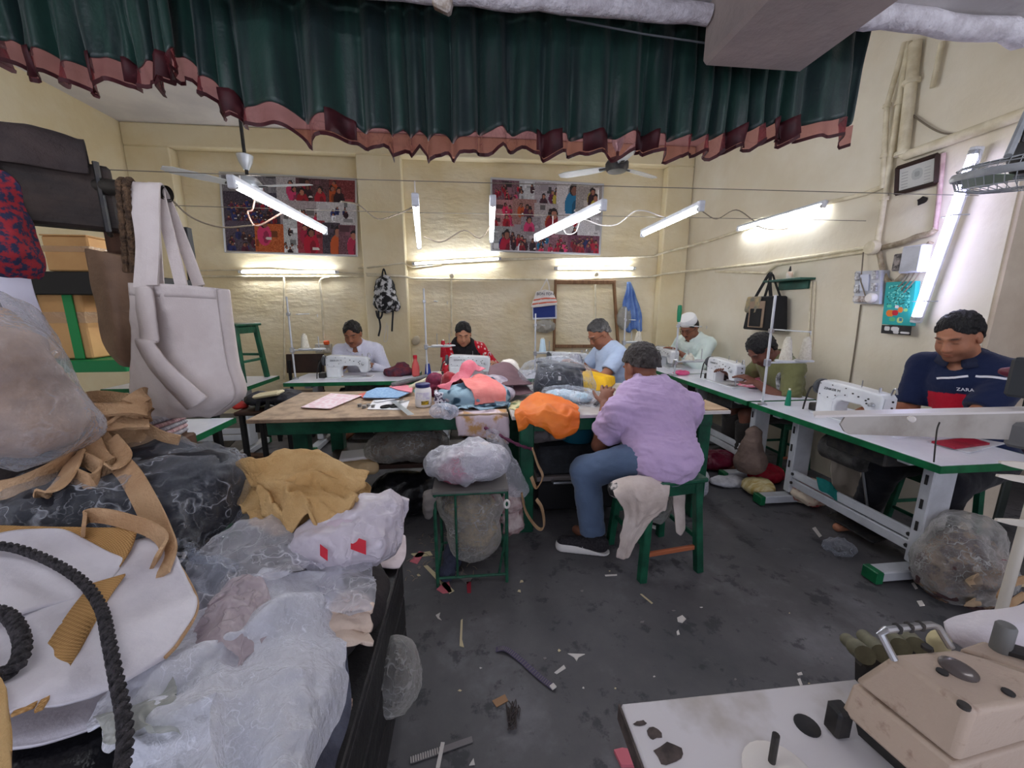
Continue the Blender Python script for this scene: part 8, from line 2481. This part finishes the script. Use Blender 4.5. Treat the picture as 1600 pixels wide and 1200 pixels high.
for k in range(60):
 p = c0 + (rs.uniform(-.17, .25), rs.uniform(-.14, .25), .004)
 d = np.array([rs.uniform(-.04, .04), rs.uniform(-.04, .04), 0])
 b.tube([p, p + d * .5 + (0, 0, .006), p + d], .0016, 4)
o = b.build('thread_litter', M('pale_thread_litter', (150, 134, 116), .9), None)
tag(o, 'loose thread ends littering the floor under the wire stand', 'thread litter')
o['kind'] = 'stuff'
tag(blob('denim_offcut', M('dark_denim', (54, 58, 78), .85, bump=.4), None, [('e', (-.13, 1.9, .06), (.05, .1, .05)), ('e', (-.16, 1.8, .03), (.04, .05, .03))], .008, .01, 22, [((0, 0, .002), (0, 0, -1))]), 'dark denim roll on the floor inside the wire stand', 'cloth')
# ================================================================ foreground machine on the right
FT = .72
m_worn = M('worn_white_laminate', (214, 210, 212), .4, col2=(176, 168, 160), vs=5, lo=.56, hi=.75)
m_ivory = M('ivory_cast_enamel', (190, 170, 152), .42, col2=(156, 130, 112), vs=34, lo=.58, hi=.7, bump=.12, bs=60, detail=8)
m_brn = M('chipped_core', (96, 84, 80), .8, col2=(60, 52, 50), vs=30)
cA = px(978, 1120, z=FT)
t = thing('machine_table', 'worn white machine table in the lower right foreground', 'table', (1.1, .2, 0))
x0, y1 = cA[0], px(1330, 1060, z=FT)[1]
MB().span((x0, -.25, FT - .032), (2.1, y1, FT), bev=.004).build('tabletop', m_worn, t)
MB().span((x0 - .004, -.25, FT - .034), (x0 - .001, y1, FT - .002)).build('end_edging', m_brn, t)
for x, y in ((x0 + .2, .1), (1.9, .1)):
 MB().span((x - .03, y - .2, 0), (x + .03, y + .2, .05), bev=.004).build('foot', m_stand, t)
 MB().span((x - .03, y - .04, .05), (x + .03, y + .04, FT - .033), bev=.004).build('upright', m_stand, t)
for (u, v, ru, rv, sd) in ((1022, 1145, 14, 12, 1), (1045, 1178, 26, 20, 2), (1000, 1130, 12, 5, 3)):
 rs = np.random.RandomState(sd)
 P = [px(u + ru * math.cos(a) * rs.uniform(.6, 1.2), v + rv * math.sin(a) * rs.uniform(.6, 1.2), z=FT + .0006) for a in np.linspace(6.28, 0, 12)[:-1]]
 mkobj('chip', P, [list(range(len(P)))], m_brn, t)
q = px(1261, 1134, z=FT)
MB().lathe([(.018, 0), (.018, .0015), (.013, .002)], q, 20).build('cable_hole', m_dark, t, True)
q = px(1205, 1195, z=FT)
t = thing('thread_spike', 'upright steel rod on the foreground table', 'rod', tuple(q))
MB().cyl(q, q + (0, 0, .055), .005, n=10).build('rod', m_dark, t, True)
MB().lathe([(.05, 0), (.05, .004), (.045, .006)], q + (.0, -.02, .0), 24).build('base_disc', m_wcable, t, True)
# the machine: a cast body of bevelled facets
t = thing('overlock_machine', 'heavy ivory overlock machine with wire handle in the foreground', 'sewing machine', (.9, .35, FT))
ZB, ZT = .80, .905
def fp(u, v, z):
 return px(u, v, z=z)
top = [fp(1392, 1022, ZT), fp(1492, 1016, ZT), fp(1700, 1085, ZT), fp(1520, 1112, ZT)]
mid = [fp(1332, 1064, ZB + .02), fp(1500, 1020, ZB + .02), fp(1800, 1100, ZB + .02), fp(1494, 1194, ZB + .02)]
V = mid + top
bevel(mkobj('upper_casting', V, [(3, 2, 1, 0), (4, 5, 6, 7), (0, 1, 5, 4), (1, 2, 6, 5), (2, 3, 7, 6), (3, 0, 4, 7)], m_ivory, t, True, sharp=25), .008, 3)
low = [p * (1, 1, 0) + (0, 0, ZB - .035) for p in mid]
cc = np.mean(low, 0)
low = [cc + (p - cc) * 1.05 for p in low]
V = [p - (0, 0, .003) for p in low] + [p * (1, 1, 0) + (0, 0, ZB + .016) for p in mid]
bevel(mkobj('lower_casting', V, [(3, 2, 1, 0), (4, 5, 6, 7), (0, 1, 5, 4), (1, 2, 6, 5), (2, 3, 7, 6), (3, 0, 4, 7)], m_ivory, t, True, sharp=25), .005, 2)
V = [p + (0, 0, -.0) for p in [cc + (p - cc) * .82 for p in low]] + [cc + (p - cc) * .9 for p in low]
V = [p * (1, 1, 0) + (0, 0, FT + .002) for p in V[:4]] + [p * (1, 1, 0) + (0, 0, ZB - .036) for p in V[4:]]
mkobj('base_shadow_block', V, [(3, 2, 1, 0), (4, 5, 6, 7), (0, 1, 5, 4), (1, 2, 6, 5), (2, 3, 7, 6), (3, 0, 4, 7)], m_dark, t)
p_ = cc + (low[3] - cc) * 1.0
for k, q in enumerate([low[0], low[3]]):
 MB().span((q[0] - .012, q[1] - .012, FT + .001), (q[0] + .014, q[1] + .014, ZB - .03), bev=.004).build('corner_post', m_dark, t)
n_top = unit(np.cross(top[1] - top[0], top[3] - top[0]))
n_top = n_top if n_top[2] > 0 else -n_top
Rn = fr((0, 0, 0), n_top)
q = fp(1497, 1046, ZT)
MB().lathe([(.019, -.002), (.019, .002), (.015, .004), (.009, .006), (.004, .005)], q, 24).build('oil_window', M('oil_glass', (108, 100, 98), .25, .4), t, True)
for u, v in ((1506, 1103), (1575, 1083), (1448, 1012), (1472, 1051)):
 MB().lathe([(.006, -.002), (.006, .0025)], fp(u, v, ZT), 12).build('screw', m_dark, t)
# wire handle
h0, h1 = fp(1397, 1030, ZT - .005), fp(1486, 1012, ZT - .005)
hp_ = [h0, h0 + (-.018, .012, .05), h0 * .82 + h1 * .18 + (-.012, .014, .06), h0 * .2 + h1 * .8 + (0, .014, .06), h1 + (-.005, .012, .052), h1]
P = np.array([h0, px(1376, 990, y=h0[1] + .012), px(1384, 984, y=h0[1] + .013), px(1455, 976, y=h1[1] + .013), px(1466, 980, y=h1[1] + .012), h1])
MB().tube(P, .0048, 8).build('wire_handle', m_steel, t, True)
for k in (.25, .5, .75):
 p = P[2] + (P[3] - P[2]) * k
 MB().box(p, (.007, .012, .012), None, .002).build('thread_guide', m_dark, t)
# thread posts behind the machine
m_olive = M('olive_bobbin', (120, 118, 96), .6, col2=(96, 94, 76), vs=20)
for k, (u, v, u2, v2, lab) in enumerate([(1324, 1000, 1352, 1024, 'leftmost of the olive knobs behind the foreground machine'), (1350, 994, 1378, 1022, 'second olive knob from the left behind the foreground machine'), (1385, 990, 1408, 1012, 'third olive knob, seen through the wire handle'), (1408, 986, 1432, 1010, 'fourth olive knob, at the right of the row')]):
 a, b = px(u, v, y=.56), px(u2, v2, y=.5)
 tt = thing('thread_spool', lab.replace('knobs', 'spools').replace('knob', 'spool'), 'spool', tuple((a + b) / 2), 'olive spools')
 MB().tube([a, a * .55 + b * .45], .012, 14).build('cap', m_olive, tt, True, 40)
 MB().tube([a * .5 + b * .5, b], .015, 14).build('barrel', m_olive, tt, True, 40)
c = px(1355, 1030, y=.505)
t3 = MB().box(px(1400, 1022, y=.505) - (.0, .0, .02), (.14, .02, .05), rot('Y', -10), .005).build('knob_bracket', m_dark, t)
c = px(1468, 1003, y=.545)
tag(blob('plaster_lump', M('cream_foam', (216, 204, 160), .8), None, [('e', c, (.018, .015, .022))], .004, .003, 40), 'cream foam pad behind the right foot of wire handle', 'pad')
# white cloth and second casting at the right
A = catmull([[fp(1470, 972, FT + .1), fp(1530, 962, FT + .1), fp(1620, 940, FT + .12)], [fp(1478, 990, FT + .09), fp(1540, 985, FT + .11), fp(1620, 970, FT + .12)], [fp(1500, 1005, FT + .07), fp(1560, 1010, FT + .09), fp(1640, 1010, FT + .1)]], 8, 8)
tag(sheet('white_work', wrinkle(A, .008, 10, 3), M('white_work_cloth', (228, 222, 228), .8, bump=.2, bs=120), None, .005), 'white cloth lying behind the foreground machine', 'cloth')
t = thing('needle_plate', 'ivory side casting with grey post right of the foreground machine', 'machine part', tuple(fp(1570, 1030, FT)))
a = [fp(1500, 1012, ZT - .02), fp(1535, 1000, ZT - .02), fp(1720, 1060, ZT - .02), fp(1700, 1078, ZT - .02)]
V = [p * (1, 1, 0) + (0, 0, FT + .002) for p in a] + a
bevel(mkobj('side_casting', V, [(3, 2, 1, 0), (4, 5, 6, 7), (0, 1, 5, 4), (1, 2, 6, 5), (2, 3, 7, 6), (3, 0, 4, 7)], m_ivory, t, True, sharp=25), .004, 2)
q = fp(1562, 1015, ZT - .02)
MB().lathe([(.011, 0), (.011, .04), (.009, .043)], q, 16).build('grey_post', M('grey_post', (110, 110, 108), .5), t, True)
MB().box(q + (.03, -.02, .004), (.07, .022, .012), rot('Z', -35), .003).build('tension_bracket', m_dark, t)
# ================================================================ foreground stand with grey channel at the right edge
pz = px(1636, 700, d=1.05)
t = thing('channel_stand', 'grey metal channel arm on a white pole at the right edge', 'stand', (pz[0], pz[1], 0))
m_chan = M('grey_channel', (176, 170, 162), .45, .2, col2=(150, 142, 132), vs=6)
a, b = px(1275, 640, d=1.0), px(1680, 656, d=1.06)
a[2] = b[2] = (a[2] + b[2]) / 2 - .0
dx = unit(b - a)
L = np.linalg.norm(b - a)
up_ = np.array([0, 0, 1.])
nb = np.cross(dx, up_)
bq = MB(np.stack([dx, up_, -np.cross(up_, dx) * -1], 1), a)
face = [(.045, -.07), (L, -.09), (L, 0), (.0, 0), (.04, -.012)]
V0 = [a + dx * (.045 + .06) + up_ * -.048, a + dx * L + up_ * -.085, a + dx * L, a + dx * .085, a + dx * .075 - up_ * .02, a + dx * .09 - up_ * .04]
V = V0 + [p + nb * -.004 for p in V0]
n = len(V0)
mkobj('channel_web', V, [list(range(n)), list(range(2 * n - 1, n - 1, -1))] + [(k, n + k, n + (k + 1) % n, (k + 1) % n) for k in range(n)], m_chan, t)
V = [a + dx * .0 + up_ * .0, a + dx * L, a + dx * L - nb * .05, a + dx * .03 - nb * .04]
V = V + [p + up_ * .006 for p in V]
mkobj('channel_flange', V, [(3, 2, 1, 0), (4, 5, 6, 7), (0, 1, 5, 4), (1, 2, 6, 5), (2, 3, 7, 6), (3, 0, 4, 7)], M('white_channel', (214, 208, 204), .4), t)
q = px(1424, 655, d=.985)
MB().lathe([(.008, 0), (.009, .004), (.006, .009)], q, 14, fr((0, 0, 0), unit(CAM - q))).build('white_stud', m_wcable, t, True)
P = smoothpath([px(1468, 660, d=.98), px(1464, 672, d=.975), px(1461, 700, d=.98), px(1459, 722, d=.99)], 5)
MB().tube(P, .0018, 5).build('thin_wire', m_dark, t, True)
MB().cyl((pz[0], pz[1], 0), (pz[0], pz[1], 1.25), .012, n=12).build('pole', M('white_pole', (222, 214, 200), .4), t, True)
MB().lathe([(.12, 0), (.12, .015), (.02, .03)], (pz[0], pz[1], 0), 20).build('pole_base', m_dark, t, True)
MB().box(px(1600, 590, d=1.06), (.05, .05, .11), rot('Z', 20), .008).build('dark_clamp', M('charcoal_plastic', (56, 60, 64), .4), t)
MB().box(px(1597, 680, d=1.05), (.045, .05, .07), rot('Z', 20), .008).build('grey_clamp', M('grey_clamp', (110, 110, 110), .5), t)
for v, u in ((722, 1562), (743, 1558), (812, 1556)):
 p, q = px(u, v, d=1.03), px(1600, v + 6, d=1.05)
 MB().ribbon([p, (p + q) / 2, q], [.006, .016, .02], .003, (0, 0, 1)).build('arm', M('white_pole', (222, 214, 200), .4), t)
# maroon rolled cloth at the right edge on the clamp
q = px(1592, 583, d=1.2)
A = [[q + (.03 * math.cos(a) * (1 - .3 * j), .02 * j, .022 * math.sin(a) * (1 - .3 * j)) for a in np.linspace(0, 6.4, 16)] for j in (0, 1, 2)]
tag(sheet('maroon_roll', A, M('maroon_satin', (110, 30, 56), .5), None, .004), 'maroon cloth roll at the right edge by the navy sleeve', 'cloth roll')
